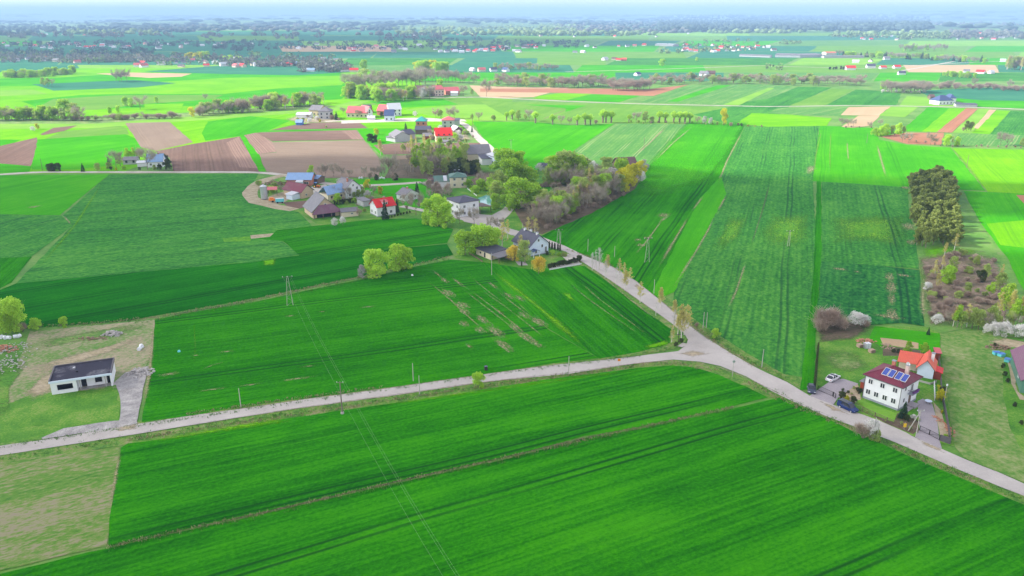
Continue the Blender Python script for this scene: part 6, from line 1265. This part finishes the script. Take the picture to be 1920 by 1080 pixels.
for (zn, c, r), L2 in zones.items():
    L2.sort()
    for i, (x, y) in enumerate(L2):
        p = G(x, y); k = rh_.uniform(.55, .8); e = empty('house', p, rh_.uniform(-.9,.9)); e.scale = (k*rh_.uniform(.9,1.3), k, k)
        for nm, me in zip(('wall','roof'), farproto(c, r)): o = bpy.data.objects.new(nm, me); COL.objects.link(o); o.parent = e
        pos = '' if len(L2) == 1 else (', leftmost' if i == 0 else ', rightmost' if i == len(L2)-1 else f', {ORD[min(i,11)]} from left')
        e['label'] = f'{WN[c]} {CN[r].replace(" ","-")}-roofed house in the {zn}{pos}'; e['category'] = 'house'; e['group'] = 'houses in the '+zn
# far warehouses
for (A, B, dp, wl_, rf_, lab) in [((1453,107),(1500,108),60,'greywall','r_grey','long pale warehouse at the left of the far factory yard'),((1500,108),(1545,107),50,'greywall','r_grey','grey roofed warehouse in the middle of the far factory yard'),((1549,103),(1568,103),25,'cream','r_orange','warehouse with orange roof in the far factory yard'),((1545,109),(1620,109),14,'greywall','r_grey','long low grey wall beside the far warehouses'),
        ((1228,86),(1262,87),30,'greywall','r_white','long pale factory hall in the far central village'),((1386,106),(1444,108),10,'greywall','r_grey','row of pale greenhouses on the far right plain'),((1480,52),(1400,46),20,'white','r_white','pale works on the far forest edge')][:6]:
    house(A, B, dp, 3.2 if 'wall' in lab or 'green' in lab else 4.5, 1.6, wl_, rf_, lab, name='warehouse', cat='warehouse', kind='gable', storeys=0, detail=0)
# ---------------------------------------------------------------- vehicles
def wheelset(root, L_, Wd, r=.33):
    for x in (L_*.2, L_*.81):
        for y in (.1, Wd-.1):
            t = MB(); t.tube((x, y-.11, r), (x, y+.11, r), r, r, 16); wo2 = t.build('wheel', M['rubber'], root)
            s = 1 if y > Wd/2 else -1; q = MB(); q.tube((x, y+s*.112, r), (x, y+s*.13, r), r*.62, r*.55, 10); q.build('rim', M['metal'], wo2)
def car(A, B, paint, label, L_=4.4, Wd=1.78, Ht=1.45, van=False):
    "A rear, B front on the ground"
    a, rz, _ = frame2(G(*A), G(*B)); root = empty('parked_car', a, rz, label=label, cat='car' if not van else 'van')
    # cross sections along the length: (x, z of bonnet line, half width)
    body = [(0,.35,.72,.86),(.12,.28,.86,.95),(.9,.22,.92,1),(2.2,.2,.93,1),(3.3,.2,.90,1),(4.1,.26,.74,.95),(4.35,.34,.62,.84)] if not van else [(0,.35,.95,.9),(.1,.25,1.05,.97),(1.2,.22,1.08,1),(2.6,.22,1.06,1),(3.4,.22,1.0,.99),(4.1,.26,.86,.95),(4.38,.36,.66,.86)]
    k = L_/4.4; hw = Wd/2; v = []; 
    for x, zb, zt_, wf in body:
        for yy, zz in ((-.82,zb),(-1,zb+.16),(-1,zt_-.12),(-.88,zt_),(.88,zt_),(1,zt_-.12),(1,zb+.16),(.82,zb)): v.append((x*k, hw+hw*wf*yy, zz))
    n8 = 8; f = [(i*n8+j, (i+1)*n8+j, (i+1)*n8+(j+1) % n8, i*n8+(j+1) % n8) for i in range(len(body)-1) for j in range(n8)]
    f += [tuple(range(n8)), tuple(range((len(body)-1)*n8+n8-1, (len(body)-1)*n8-1, -1))]
    bo = mesh('body', v, f, M[paint], root, smooth=False)
    if van: cab = [(.08,1.05,.93),(.18,Ht-.06,.80),(.5,Ht,.78),(2.3,Ht,.78),(2.75,Ht-.1,.78),(3.45,1.0,.9)]
    else: cab = [(.42,.9,.9),(1.0,Ht-.12,.72),(1.5,Ht,.70),(2.2,Ht,.70),(2.55,Ht-.07,.70),(3.25,.88,.88)]
    base = .86 if not van else 1.02
    def cabin(inset, z1, z2, name, mat):
        v = []
        for x, z, wf in cab:
            v += [(x*k, hw-hw*.93-inset, base-.06), (x*k, hw-hw*wf-inset, max(z, base)), (x*k, hw+hw*wf+inset, max(z, base)), (x*k, hw+hw*.93+inset, base-.06)]
        f = [(i*4+j, (i+1)*4+j, (i+1)*4+j+1, i*4+j+1) for i in range(len(cab)-1) for j in range(3)]+[(0,1,2,3), tuple((len(cab)-1)*4+j for j in (3,2,1,0))]
        return mesh(name, v, f, mat, root)
    cabin(0, 0, 0, 'windows', M['glass'])
    rp = MB(); ts = cab[1][0]*k+.1; te = cab[4][0]*k-.05; zt2 = Ht+.015
    rp.slab([(ts,hw-hw*.70,zt2-.03),(te,hw-hw*.70,zt2-.05),(te,hw+hw*.70,zt2-.05),(ts,hw+hw*.70,zt2-.03)],.06)
    for y in (hw-hw*.73, hw+hw*.73):
        yo = hw-hw*.95 if y < hw else hw+hw*.95
        rp.bar((te,y,zt2-.08),(cab[5][0]*k,yo,base),.07,.05); rp.bar((ts,y,zt2-.06),(cab[0][0]*k,yo,base),.09,.05); rp.bar(((ts+te)/2,y,zt2-.04),((ts+te)/2,yo,base-.02),.09,.05)
    if van:
        for y in (hw-hw*.91, hw+hw*.91): rp.box(cab[0][0]*k+.05, 1.15*k, y-.03, y+.03, base-.05, Ht-.12)
    rp.build('roof', M[paint], root)
    for y in (.32, Wd-.32):
        h = MB(); h.box(L_*.955, L_*.985, y-.17, y+.17, .58, .70); h.build('headlight', M['lamp'], root); h = MB(); h.box(.0, .05, y-.14, y+.14, .66, .80); h.build('tail_light', M['redp'], root)
    for y in (-.12, Wd+.02): h = MB(); h.box(L_*.67, L_*.70, y, y+.1, .95, 1.08); h.build('mirror', M[paint], root)
    wheelset(root, L_, Wd); return root
car((1559,719.5),(1574.5,711), 'carwhite', 'white saloon car parked on the paved forecourt')
car((1512.5,725),(1514,736.5), 'cargrey', 'dark grey car parked on the grass beside the tall hedge', Ht=1.5, L_=4.1)
car((1567.5,762),(1592,773.5), 'carblue', 'dark blue van parked on the road in front of the solar panel house', Ht=1.8, L_=4.5, van=True)
# tractor in the farmyard
e = empty('tractor', G(594,352), -.3, label='small tractor with orange loader beside the blue roofed barn', cat='tractor')
b = MB(); b.box(0,1.7,-.4,.4,.7,1.4); b.box(-1.2,.2,-.55,.55,.8,1.3); b.build('body', M['orange'], e); b = MB(); b.box(-1.1,.05,-.6,.6,1.3,2.5); b.build('cab', M['glass'], e); b = MB(); b.box(-1.2,.15,-.7,.7,2.5,2.65); b.build('cab_roof', M['bluep'], e)
for x,r_,wd_ in ((-.7,.8,.25),(1.3,.5,.18)):
    for y in (-.8,.8): t = MB(); t.tube((x,y-wd_,r_),(x,y+wd_,r_),r_,r_,14); wz = t.build('wheel', M['rubber'], e); t = MB(); t.tube((x,y-wd_-.01,r_),(x,y+wd_+.01,r_),r_*.5,r_*.5,10); t.build('rim', M['yellow'], wz)
# silo, canopy, machines
e = empty('silo', G(496,374), 0, label='tall galvanised grain silo with cone roof', cat='silo')
t = MB(); t.tube((0,0,.6),(0,0,6.2),1.5,1.5,20,cap=False); 
for k in range(7): t.tube((0,0,.8+k*.85),(0,0,.88+k*.85),1.54,1.54,20,cap=False)
t.build('tank', M['metal'], e); t = MB(); t.tube((0,0,6.2),(0,0,7.1),1.6,.2,20); t.build('roof', M['r_white'], e); t = MB(); t.tube((0,0,-.1),(0,0,.6),.9,1.5,20); t.build('base', M['plinth'], e)
t = MB()
for k in range(12): t.bar((1.58,-.2,.5+k*.5),(1.58,.2,.5+k*.5),.05,.05)
t.bar((1.58,-.2,.3),(1.58,-.2,6.3),.05,.05); t.bar((1.58,.2,.3),(1.58,.2,6.3),.05,.05); t.build('ladder', M['metal'], e)
a, rz, cw = frame2(G(503,368), G(521,367)); e = empty('canopy', a, rz, label='open canopy with pink sheet roof beside the silo', cat='canopy')
t = MB(); t.slab([(-.3,-.3,3.1),(cw,-.3,3.0),(cw,5,3.5),(-.3,5,3.6)],.1); t.build('roof', M['r_pinkred'], e)
for x,y in ((0,0),(cw-.3,0),(0,4.6),(cw-.3,4.6)): t = MB(); t.box(x-.08,x+.08,y-.08,y+.08,-.1,3.0); t.build('post', M['wood'], e)
e = empty('farm_machine', G(513,379), .2, label='orange farm machine in front of the pink canopy', cat='farm machine')
t = MB(); t.box(-2,1.4,-.9,.9,.9,1.5); t.box(-1.6,.2,-.7,.7,1.5,2.2); t.add([(1.4,-.9,.9),(1.4,.9,.9),(2.6,0,1.0),(1.4,-.9,1.5),(1.4,.9,1.5)],[(0,2,3),(1,4,2),(2,4,3),(0,1,2)]); t.build('hopper', M['orange'], e)
for y in (-.85,.85): t = MB(); t.tube((-.3,y-.15,.45),(-.3,y+.15,.45),.45,.45,12); t.build('wheel', M['rubber'], e)
t = MB(); t.bar((2.4,0,.9),(3.6,0,.7),.12,.12); t.build('drawbar', M['iron'], e)
a, rz, cw = frame2(G(517,382), G(533,381)); e = empty('trailer', a, rz, label='turquoise box trailer beside the orange farm machine', cat='trailer')
t = MB(); t.box(0,cw,0,2.2,.7,2.1); t.box(-.05,cw+.05,-.05,0,1.95,2.15); t.build('box', M['teal'], e); t = MB(); t.box(.15,cw-.15,.15,2.05,2.101,2.16); t.build('lid', M['r_white'], e)
for x in (.8,cw-.8):
    for y in (.1,2.1): t = MB(); t.tube((x,y-.12,.4),(x,y+.12,.4),.4,.4,12); t.build('wheel', M['rubber'], e)
# logs / feed piles in the farmyard
def pile(x, y, rx, ry, h, mat, label, cat='pile', name='pile', n=60, sz=.5, group=None):
    c = G(x, y); rr = random.Random(int(x*7+y)); v = []; f = []; mb = MB()
    for _ in range(n):
        a = rr.uniform(0,6.28); u = rr.random()**.5; px, py = rx*u*math.cos(a), ry*u*math.sin(a); z = h*(1-u*u)*rr.uniform(.3,1); s = sz*rr.uniform(.4,1)
        q = MB(); q.box(-s,s,-s*.6,s*.6,-s*.4,s*.4); R3 = Matrix.Rotation(rr.uniform(0,3.1),3,'Z') @ Matrix.Rotation(rr.uniform(-.6,.6),3,'X')
        mb.add([R3 @ Vector(p)+Vector((px,py,z+.1)) for p in q.v], q.f)
    o = mb.build(name, M[mat]); o.location = c; tag(o, label, cat, group, 'stuff'); return o
pile(518,345,8,4,1.3,'firewood','long brown heap of firewood left of the blue roofed barn','heap',n=120)
pile(7,668,7,9,1.2,'rubble','pale rubble heap at the left edge near the building plot','heap',n=150,sz=.26); pile(4,690,6,5,1.0,'rubble','second pale rubble heap just below the first at the left edge','heap',n=110,sz=.26)
pile(4,656,4,2.5,1.0,'redrubble','reddish brick rubble heap above the pale rubble','heap',n=50,sz=.5)
pile(211,628,2.8,1.6,1.1,'rubble','small stone heap alone on the bare building plot','heap',n=50,sz=.45); pile(170,636,5,1.2,.3,'firewood','flat brush remains left of the small stone heap','heap',n=30,sz=.35)
pile(262,700,3.4,3.0,.6,'rubble','scattered bricks where the broken pavement ends','heap',n=60,sz=.4)
pile(1871,652,3.2,1.8,.8,'firewood','dark scrap heap above the blue crates','heap',n=60,sz=.4); pile(1624,640,3.0,1.4,.5,'redrubble','reddish brush heap behind the solar panel garden','heap',n=60,sz=.3)
pile(1663,650,1.8,2.2,.35,'stone','pale stone rockery in the solar panel garden','rockery',name='rockery',n=50,sz=.25)
pile(1772,800,1.0,5.0,.3,'redrubble','reddish stones along the gravel bed right of the driveway','rockery',name='rockery',n=40,sz=.28); pile(1592,744,2.6,1.8,.3,'stone','stones in the rock garden beside the white house','rockery',name='rockery',n=45,sz=.22)
pile(900,342,9,6,1.4,'firewood','wide heap of cut brushwood beside the pond trees','heap',n=150,sz=.26)
pile(205,706,0,0,.1,'firewood','x','heap',n=0) if False else None
# wrapped bales
bm_ = MB(); bm_.tube((0,-.45,.5),(0,.45,.5),.5,.5,14)
def bales(ps, where):
    ps = sorted(ps); 
    for i, (x, y, z) in enumerate(ps):
        o = bm_.build('hay_bale', M['plastic']); o.location = G(x, y)+Vector((0,0,z)); o.rotation_euler = (0,0,i*.7)
        pos = ['leftmost','second from left','third from left','fourth from left','rightmost'] if len(ps) == 5 else (['left','right'] if len(ps) == 2 else ['left','middle','right'])
        tag(o, f'white wrapped round bale {where}, {pos[min(i,len(pos)-1)]} one', 'bale', 'white bales '+where)
bales([(3,635,0),(10,636,0),(17,636,0),(29,634,0),(36,633,0)], 'beside the willows at the left edge'); bales([(262,657,0),(266,652,0)], 'on the building plot edge')
bales([(674,335,0),(679,335,0)], 'in the grass strip above the village'); bales([(712,336,0),(716,334.5,0),(720,336,0)], 'below the large bare tree')
# crates and tank behind the garden
e = empty('water_tank', G(1625,653), .2, label='white tank between two wooden crates in the garden', cat='tank'); t = MB(); t.box(-.7,.7,-.6,.6,.15,1.5); t.build('tank', M['plastic'], e); t = MB(); [t.box(x-.04,x+.04,-.64,.64,0,1.55) for x in (-.72,0,.72)]; t.build('cage', M['metal'], e)
for x, y, p in ((1612,651,'left'),(1634,661,'right')):
    e = empty('crate', G(x,y), .3, label=f'brown wooden crate {p} of the white tank', cat='crate', group='crates by the white tank'); t = MB(); t.box(-.65,.65,-.6,.6,0,.9); t.build('box', M['stone'], e); t = MB(); [t.box(-.68,.68,-.64,-.6,z,z+.14) for z in (.1,.4,.7)]; t.build('slats', M['wood'], e)
for i, (x, y) in enumerate(((1868,665),(1877,668),(1888,678))):
    e = empty('crate', G(x,y), .4*i, label=f'light blue crate beside the green barn, {["left","middle","right"][i]} of three', cat='crate', group='blue crates by the green barn'); t = MB(); t.box(-.8,.8,-.55,.55,.1,.75); t.build('box', M['teal'], e); t = MB(); t.box(-.84,.84,-.6,.6,.76,.84); t.build('rim', M['bluep'], e)
e = empty('waste_bin', G(911,694), .3, label='small dark bin standing in the wheat above the road', cat='bin') ; t = MB(); t.box(-.35,.35,-.35,.35,0,1.0); t.build('body', M['iron'], e); t = MB(); t.box(-.4,.4,-.42,.38,1.0,1.08); t.build('lid', M['cargrey'], e)
# garden chairs and table behind gate
e = empty('garden_table', G(1740,757), .2, label='garden table with purple cloth beside the house steps', cat='table'); t = MB(); t.tube((0,0,.7),(0,0,.76),.75,.75,14); t.build('table_top', M['white_blue'], e)
for k in range(4): t = MB(); t.tube((.5*math.cos(k*1.57),.5*math.sin(k*1.57),0),(.5*math.cos(k*1.57),.5*math.sin(k*1.57),.7),.03,.03,5); t.build('leg', M['iron'], e)
# ---------------------------------------------------------------- fences, gates, posts
def fence(pts, label, hgt=1.4, step=2.4, style='rail', mat='iron', name='fence', postmat=None):
    P = toW(pts); root = empty(name, P[0], label=label, cat='gate' if name == 'gate' else 'fence'); o = P[0]
    for i in range(len(P)-1):
        d = P[i+1]-P[i]; n = max(1, round(d.length/step))
        for k in range(n+(i == len(P)-2)):
            p = P[i]+d*k/n-o; t = MB(); t.box(p.x-.05,p.x+.05,p.y-.05,p.y+.05,-.1,hgt+.06); t.build('post', M[postmat or mat], root)
        a, b = P[i]-o, P[i+1]-o; t = MB()
        if style == 'panel':
            t.bar(a+Vector((0,0,hgt/2)), b+Vector((0,0,hgt/2)), .05, hgt)
        else:
            for z in (.18, hgt): t.bar(a+Vector((0,0,z)), b+Vector((0,0,z)), .045, .06)
            m_ = int(d.length/.22)
            for k in range(m_): p = a+(b-a)*(k+.5)/m_; t.box(p.x-.014,p.x+.014,p.y-.014,p.y+.014,.18,hgt)
            if style == 'cross': t.bar(a+Vector((0,0,.2)), b+Vector((0,0,hgt)), .04, .05)
        t.build('panel', M[mat], root)
    return root
fence([(1533,732),(1561,744)], 'low dark iron gate across the paved forecourt', 1.2, 2.6, 'rail', name='gate'); fence([(1562,745),(1566,748)], 'narrow dark garden gate beside the forecourt gate', 1.3, 1, name='gate')
fence([(1594,762),(1640,783),(1685,802),(1721,812)], 'long brown wire fence between front lawn and road', 1.2, 2.5, 'rail', 'wood'); fence([(1724,808),(1742,816),(1761,826)], 'dark double gate with diagonal braces on the right driveway', 1.2, 3, 'cross', name='gate')
fence([(1762,827),(1781,834),(1776,800),(1765,745),(1762,700),(1758,668)], 'dark panel fence along the right side of the garden', 1.5, 2.4, 'panel', 'gutter'); fence([(1752,752),(1751,722)], 'white slatted trellis beside the small lawn', 1.1, 1.2, 'rail', 'white')
fence([(1534,652),(1526,728)], 'thin wire fence in front of the tall narrow hedge', 1.3, 3, 'rail', 'metal'); fence([(1722,716),(1744,722),(1755,718)], 'low grey wall behind the small lawn', .6, 3, 'panel', 'pole', name='wall')
fence([(1030,507),(1090,496)], 'low white kerb wall under the dark hedge', .5, 3, 'panel', 'white', name='wall'); fence([(880,476),(905,492)], 'low timber edging left of the long shed', .6, 2, 'panel', 'wood')
fence([(786,345),(830,362),(850,370)], 'dark garden fence below the gravel yard', 1.2, 3, 'rail', 'iron'); fence([(876,354),(894,368)], 'white garden wall right of the green roofed house', .5, 3, 'panel', 'white', name='wall')
fence([(300,320),(326,321)], 'low brown fence beside the blue roofed farmhouse', 1.1, 3, 'rail', 'wood')
def post(x, y, yt, label, cat='utility pole', r=.11, mat='pole', arms=0, lean=0, group=None, extra=None, name='utility_pole'):
    h = hm(y, yt); e = empty(name, G(x, y), 0, label=label, cat=cat, group=group); t = MB(); t.tube((0,0,-.2),(lean,0,h),r,r*.65,8); t.build('pole', M[mat], e)
    for k in range(arms):
        t = MB(); t.bar((-.75+lean,0,h-.3-k*.5),(.75+lean,0,h-.3-k*.5),.1,.1); a = t.build('crossarm', M[mat], e)
        for x_ in (-.65,0,.65): q = MB(); q.tube((x_+lean,0,h-.25-k*.5),(x_+lean,0,h-k*.5),.06,.04,6); q.build('insulator', M['white'], a)
    return e, h
PL = [(452,765,728,'road wheat field on the left','w'),(775,715,681,'x','w'),(787,742,704,'x','w'),(1066,703,668,'x','w'),(1428,690,655,'x','w'),(1318,616,585,'x','w'),(1324,615,586,'x','w'),(1226,551,524,'x','w'),(1051,458,434,'x','w'),(1102,472,448,'x','w'),(922,516,474,'x','w'),(942,462,432,'x','w'),(1152,482,461,'x','w'),(980,440,418,'x','w')]
LP = ['slim concrete pole on the verge, leftmost along the main road','slim concrete pole with dark band just above the middle of the main road','slim concrete pole between main road and lower wheat field','slim concrete pole near the middle of the main road, right of the lime bush','leaning concrete pole at the edge of the rapeseed field','concrete pole at the rapeseed corner, left of a close pair','concrete pole at the rapeseed corner, right of a close pair','concrete pole beyond the birches at the end of the bright strip','concrete pole beside the lattice mast above the gabled house','concrete pole in the green field right of the gabled house','tall pole in the wheat below the long shed','pole among the birches left of the gabled house','small concrete pole behind the birches on the diagonal road','slim pole at the bare wood above the gabled house']
for (x,y,yt,_,__), lb in zip(PL, LP): post(x, y, yt, lb, group='slim poles along the roads')
e, h = post(1373,706,675,'grey pole with small mirror at the junction', cat='pole', r=.08, name='traffic_mirror_pole'); t = MB(); t.tube((0,-.1,h-.35),(0,-.16,h-.35),.35,.35,14); t.build('mirror', M['metal'], e)
e, h = post(1160,690,672,'small orange road sign on the verge of the main road', cat='sign', r=.05, mat='metal', name='road_sign'); t = MB(); t.box(-.35,.35,-.08,-.05,h-.7,h-.05); t.build('sign_plate', M['orange'], e)
e, h = post(1695,806,792,'small yellow road sign before the fence of the solar panel house', cat='sign', r=.05, mat='metal', name='road_sign'); t = MB(); t.box(-.3,.3,-.08,-.05,h-1.1,h-.2); t.build('sign_plate', M['yellow'], e)
e, h = post(1271,647,622,'dark wayside cross at the road junction', cat='cross', r=.09, mat='iron', name='wayside_cross'); t = MB(); t.bar((-.6,0,h-.8),(.6,0,h-.8),.12,.14); t.build('crossbar', M['iron'], e)
o = sheet('memorial_slab', toW([(1270,650),(1280,643),(1290,646),(1279,652)]), 'gravel', 7, None, 0, None, 'pale stone slab beside the wayside cross', 'slab')
e, h = post(1717,819,768,'wooden pole with slanting strut by the right driveway', mat='pole', arms=1); q = G(1702,808)-G(1717,819); t = MB(); t.tube((q.x,q.y,-.2),(0,0,h*.93),.12,.09,7); t.build('strut', M['pole'], e)
e, h = post(1636,826,783,'concrete pole left of a pair beside the blossoming roadside bush'); e, h = post(1643,828,795,'concrete pole right of a pair beside the blossoming roadside bush')
e, h = post(1770,752,723,'concrete pole with round lamp beside the dark garden fence', cat='street lamp', name='street_lamp'); t = MB(); t.tube((0,0,h),(0,0,h+.35),.2,.16,10); t.build('lamp_head', M['lamp'], e)
# lattice masts and the three-wire line
def mast(x, y, yt, label, w0=.9, legs=2):
    h = hm(y, yt); e = empty('power_mast', G(x, y), .25, label=label, cat='power mast')
    for s in ((-1,1) if legs == 2 else (0,)): t = MB(); t.tube((s*w0,0,-.2),(s*.18,0,h),.085,.06,6); t.build('leg', M['pole'], e)
    t = MB(); n = 7
    for k in range(n): z0_, z1_ = h*k/n, h*(k+1)/n; a = w0+(.18-w0)*z0_/h; b = w0+(.18-w0)*z1_/h; t.bar((-a,0,z0_),(b,0,z1_),.04,.04) if k % 2 == 0 else t.bar((a,0,z0_),(-b,0,z1_),.04,.04)
    t.build('bracing', M['pole'], e); t = MB(); t.bar((-1.5,0,h-.25),(1.5,0,h-.25),.12,.14); a = t.build('crossarm', M['iron'], e)
    for x_ in (-1.35,0,1.35): q = MB(); q.tube((x_,0,h-.2),(x_,0,h+.1),.07,.05,6); q.build('insulator', M['white'], a)
    return G(x, y), h
p1, h1 = mast(544,573,518,'twin-legged lattice power mast in the wheat on the left'); p3, h3 = mast(1213,492,446,'twin-legged lattice power mast in the striped green field')
mast(1047,457,430,'small twin-legged power mast above the gabled house', .7)
mast(1478,462,432,'thin power mast in the middle of the rapeseed field', .5)
mast(958,284,262,'small power mast in the bright field above the village', .7)
for (x,y,yt,lb) in ((80,320,297,'wooden double pole left of the dark bushes by the lane'),(1207,282,257,'thin pole in the striped rapeseed field'),(886,234,212,'thin pole beside the willow row'),(1812,315,290,'thin pole in the lime field on the right'),(1625,268,250,'thin pole left of the lime bushes by the red soil')): post(x,y,yt,lb,mat='woodpole',r=.15)
e, h2 = post(642,776,715,'tall dark power pole with crossarm beside the main road', mat='woodpole', r=.17, arms=1); p2 = G(642,776)
t = MB(); t.tube((0,0,-.1),(0,0,.5),.4,.35,10); t.build('base', M['pole'], e)
dn = (p2-p1).normalized(); cr_ = Vector((-dn.y, dn.x, 0)); p4 = G(868,1192); d4 = (p4-p2); p5 = G(410,336)
def wires(a, ha, b, hb_, off, sag, label):
    t = MB(); n = 26; pr_ = None
    for k in range(n+1):
        u = k/n; p = a.lerp(b, u)+cr_*off; p.z = ha*(1-u)+hb_*u-sag*4*u*(1-u)+.05
        if pr_ is not None: t.tube(pr_, p, .010, .010, 4, cap=False)
        pr_ = p
    o = t.build('power_line', M['wire']); tag(o, label, 'wire')
for off, nm in ((-1.15,'left'),(.55,'middle'),(.95,'right')):
    wires(p1, h1-.1, p2, h2-.1, off, 1.1, f'{nm} wire of the line between lattice mast and road pole'); wires(p2, h2-.1, p4, h2-.3, off, 1.2, f'{nm} wire of the line crossing the bottom wheat field')
post(868,1192,1120,'tall dark power pole below the picture edge', mat='woodpole', r=.17) if False else None
# marker objects in the wheat
for (x,y,c,lb) in ((336,660,'teal','small turquoise sack lying in the wheat'),(773,517,'plastic','small white sack lying in the wheat below the willows'),(23,563,'metal','small pale sack lying in the field above the left willow')):
    o = MB(); o.tube((0,0,0),(0,0,.5),.45,.25,9); q = o.build('sack', M[c]); q.location = G(x,y); tag(q, lb, 'sack')
# ---------------------------------------------------------------- cloud cover (high above, outside the frame) that shades the foreground
CZ = 700.0
def cloud(poly_w, soft, strength, thick=60, label='grey cloud drifting above the fields', step=40):
    off = SUN*(CZ/SUN.z); xs = [p[0] for p in poly_w]; ys = [p[1] for p in poly_w]
    x0, x1, y0, y1 = min(xs)-soft*2, max(xs)+soft*2, min(ys)-soft*2, max(ys)+soft*2
    nx_, ny_ = max(4, int((x1-x0)/step)), max(4, int((y1-y0)/step)); P = [Vector((a, b, 0)) for a, b in poly_w]
    def sd(x, y):
        best = 1e9; q = Vector((x, y, 0))
        for i in range(len(P)):
            a = P[i-1]; b = P[i]; ab = b-a; t = max(0, min(1, (q-a).dot(ab)/ab.length_squared)); best = min(best, (q-a-ab*t).length)
        return best if inpoly(x, y, [(p.x, p.y) for p in P]) else -best
    V = []; D = []
    for side in (0, 1):
        for j in range(ny_+1):
            for i in range(nx_+1):
                x = x0+(x1-x0)*i/nx_; y = y0+(y1-y0)*j/ny_; s = sd(x, y); k = max(0, min(1, (s+soft)/(2*soft))); k = k*k*(3-2*k)
                rim = 0 if i in (0, nx_) or j in (0, ny_) else 1
                V.append((x+off.x, y+off.y, CZ+(thick*k*rim if side else -thick*.25*k*rim))); D.append(k*strength)
    m_ = (nx_+1)*(ny_+1); Fc = []
    for j in range(ny_):
        for i in range(nx_):
            a = j*(nx_+1)+i; Fc.append((a, a+nx_+1, a+nx_+2, a+1)); Fc.append((m_+a, m_+a+1, m_+a+nx_+2, m_+a+nx_+1))
    o = mesh('cloud', V, Fc, M['cloud']); at = o.data.attributes.new('cover', 'FLOAT', 'POINT'); at.data.foreach_set('value', D)
    tag(o, kind='structure')
m, n, l, b = newmat('cloud_vapour'); b.inputs['Base Color'].default_value = (.9,.9,.92,1); b.inputs['Roughness'].default_value = 1
at = n.new('ShaderNodeAttribute'); at.attribute_name = 'cover'; co = n.new('ShaderNodeTexCoord').outputs['Object']
ns = noise(n, l, co, .009, 5, .6)
# each ray crosses the closed shell twice
f = math_(n, l, 'MULTIPLY', at.outputs['Fac'], ramp(n, l, ns, [(.32,(.8,)*3),(.5,(1,)*3)]))
tr = n.new('ShaderNodeBsdfTransparent'); tl = n.new('ShaderNodeBsdfTranslucent'); tl.inputs[0].default_value = (.95,.95,.97,1)
mx = n.new('ShaderNodeMixShader'); mx.inputs[0].default_value = .6; l.new(b.outputs[0], mx.inputs[1]); l.new(tl.outputs[0], mx.inputs[2])
mx2 = n.new('ShaderNodeMixShader'); l.new(f, mx2.inputs[0]); l.new(tr.outputs[0], mx2.inputs[1]); l.new(mx.outputs[0], mx2.inputs[2]); l.new(mx2.outputs[0], n['Material Output'].inputs[0])
M['cloud'] = m
def gw(pts): return [(G(*p).x, G(*p).y) for p in pts]
big = gw([(-200,318),(250,306),(520,296),(700,290),(900,296),(1000,305),(1200,338),(1340,330),(1530,330),(1700,338)])+gw([(1716,398),(1560,402),(1420,402),(1350,412),(1350,440),(1400,456),(1560,464),(1716,470),(1760,500),(1850,570),(1960,650)])+[(420,150),(500,-150),(-600,-150),(-700,250)]
cloud(big, 14, .68, label='broad grey cloud bank above the foreground', step=14)
for pts in ([(-300,112),(200,108),(460,112),(560,104),(860,100),(1000,90),(1240,88),(1240,74),(900,70),(500,64),(200,66),(-300,72)],):
    cloud(gw(pts), 90, .55, step=140)
# ---------------------------------------------------------------- haze
hb = MB(); hb.box(-45000, 45000, -390, 45000, -1.0, 230); hz_ = hb.build('haze', []); hz_.data.materials.clear()
m = bpy.data.materials.new('air_haze'); m.use_nodes = True; n = m.node_tree.nodes; n.clear()
vo = n.new('ShaderNodeVolumePrincipled'); vo.inputs['Color'].default_value = (.42,.66,1.0,1); vo.inputs['Density'].default_value = .000165; vo.inputs['Anisotropy'].default_value = .1
out = n.new('ShaderNodeOutputMaterial'); m.node_tree.links.new(vo.outputs[0], out.inputs['Volume']); hz_.data.materials.append(m); tag(hz_, kind='stuff')
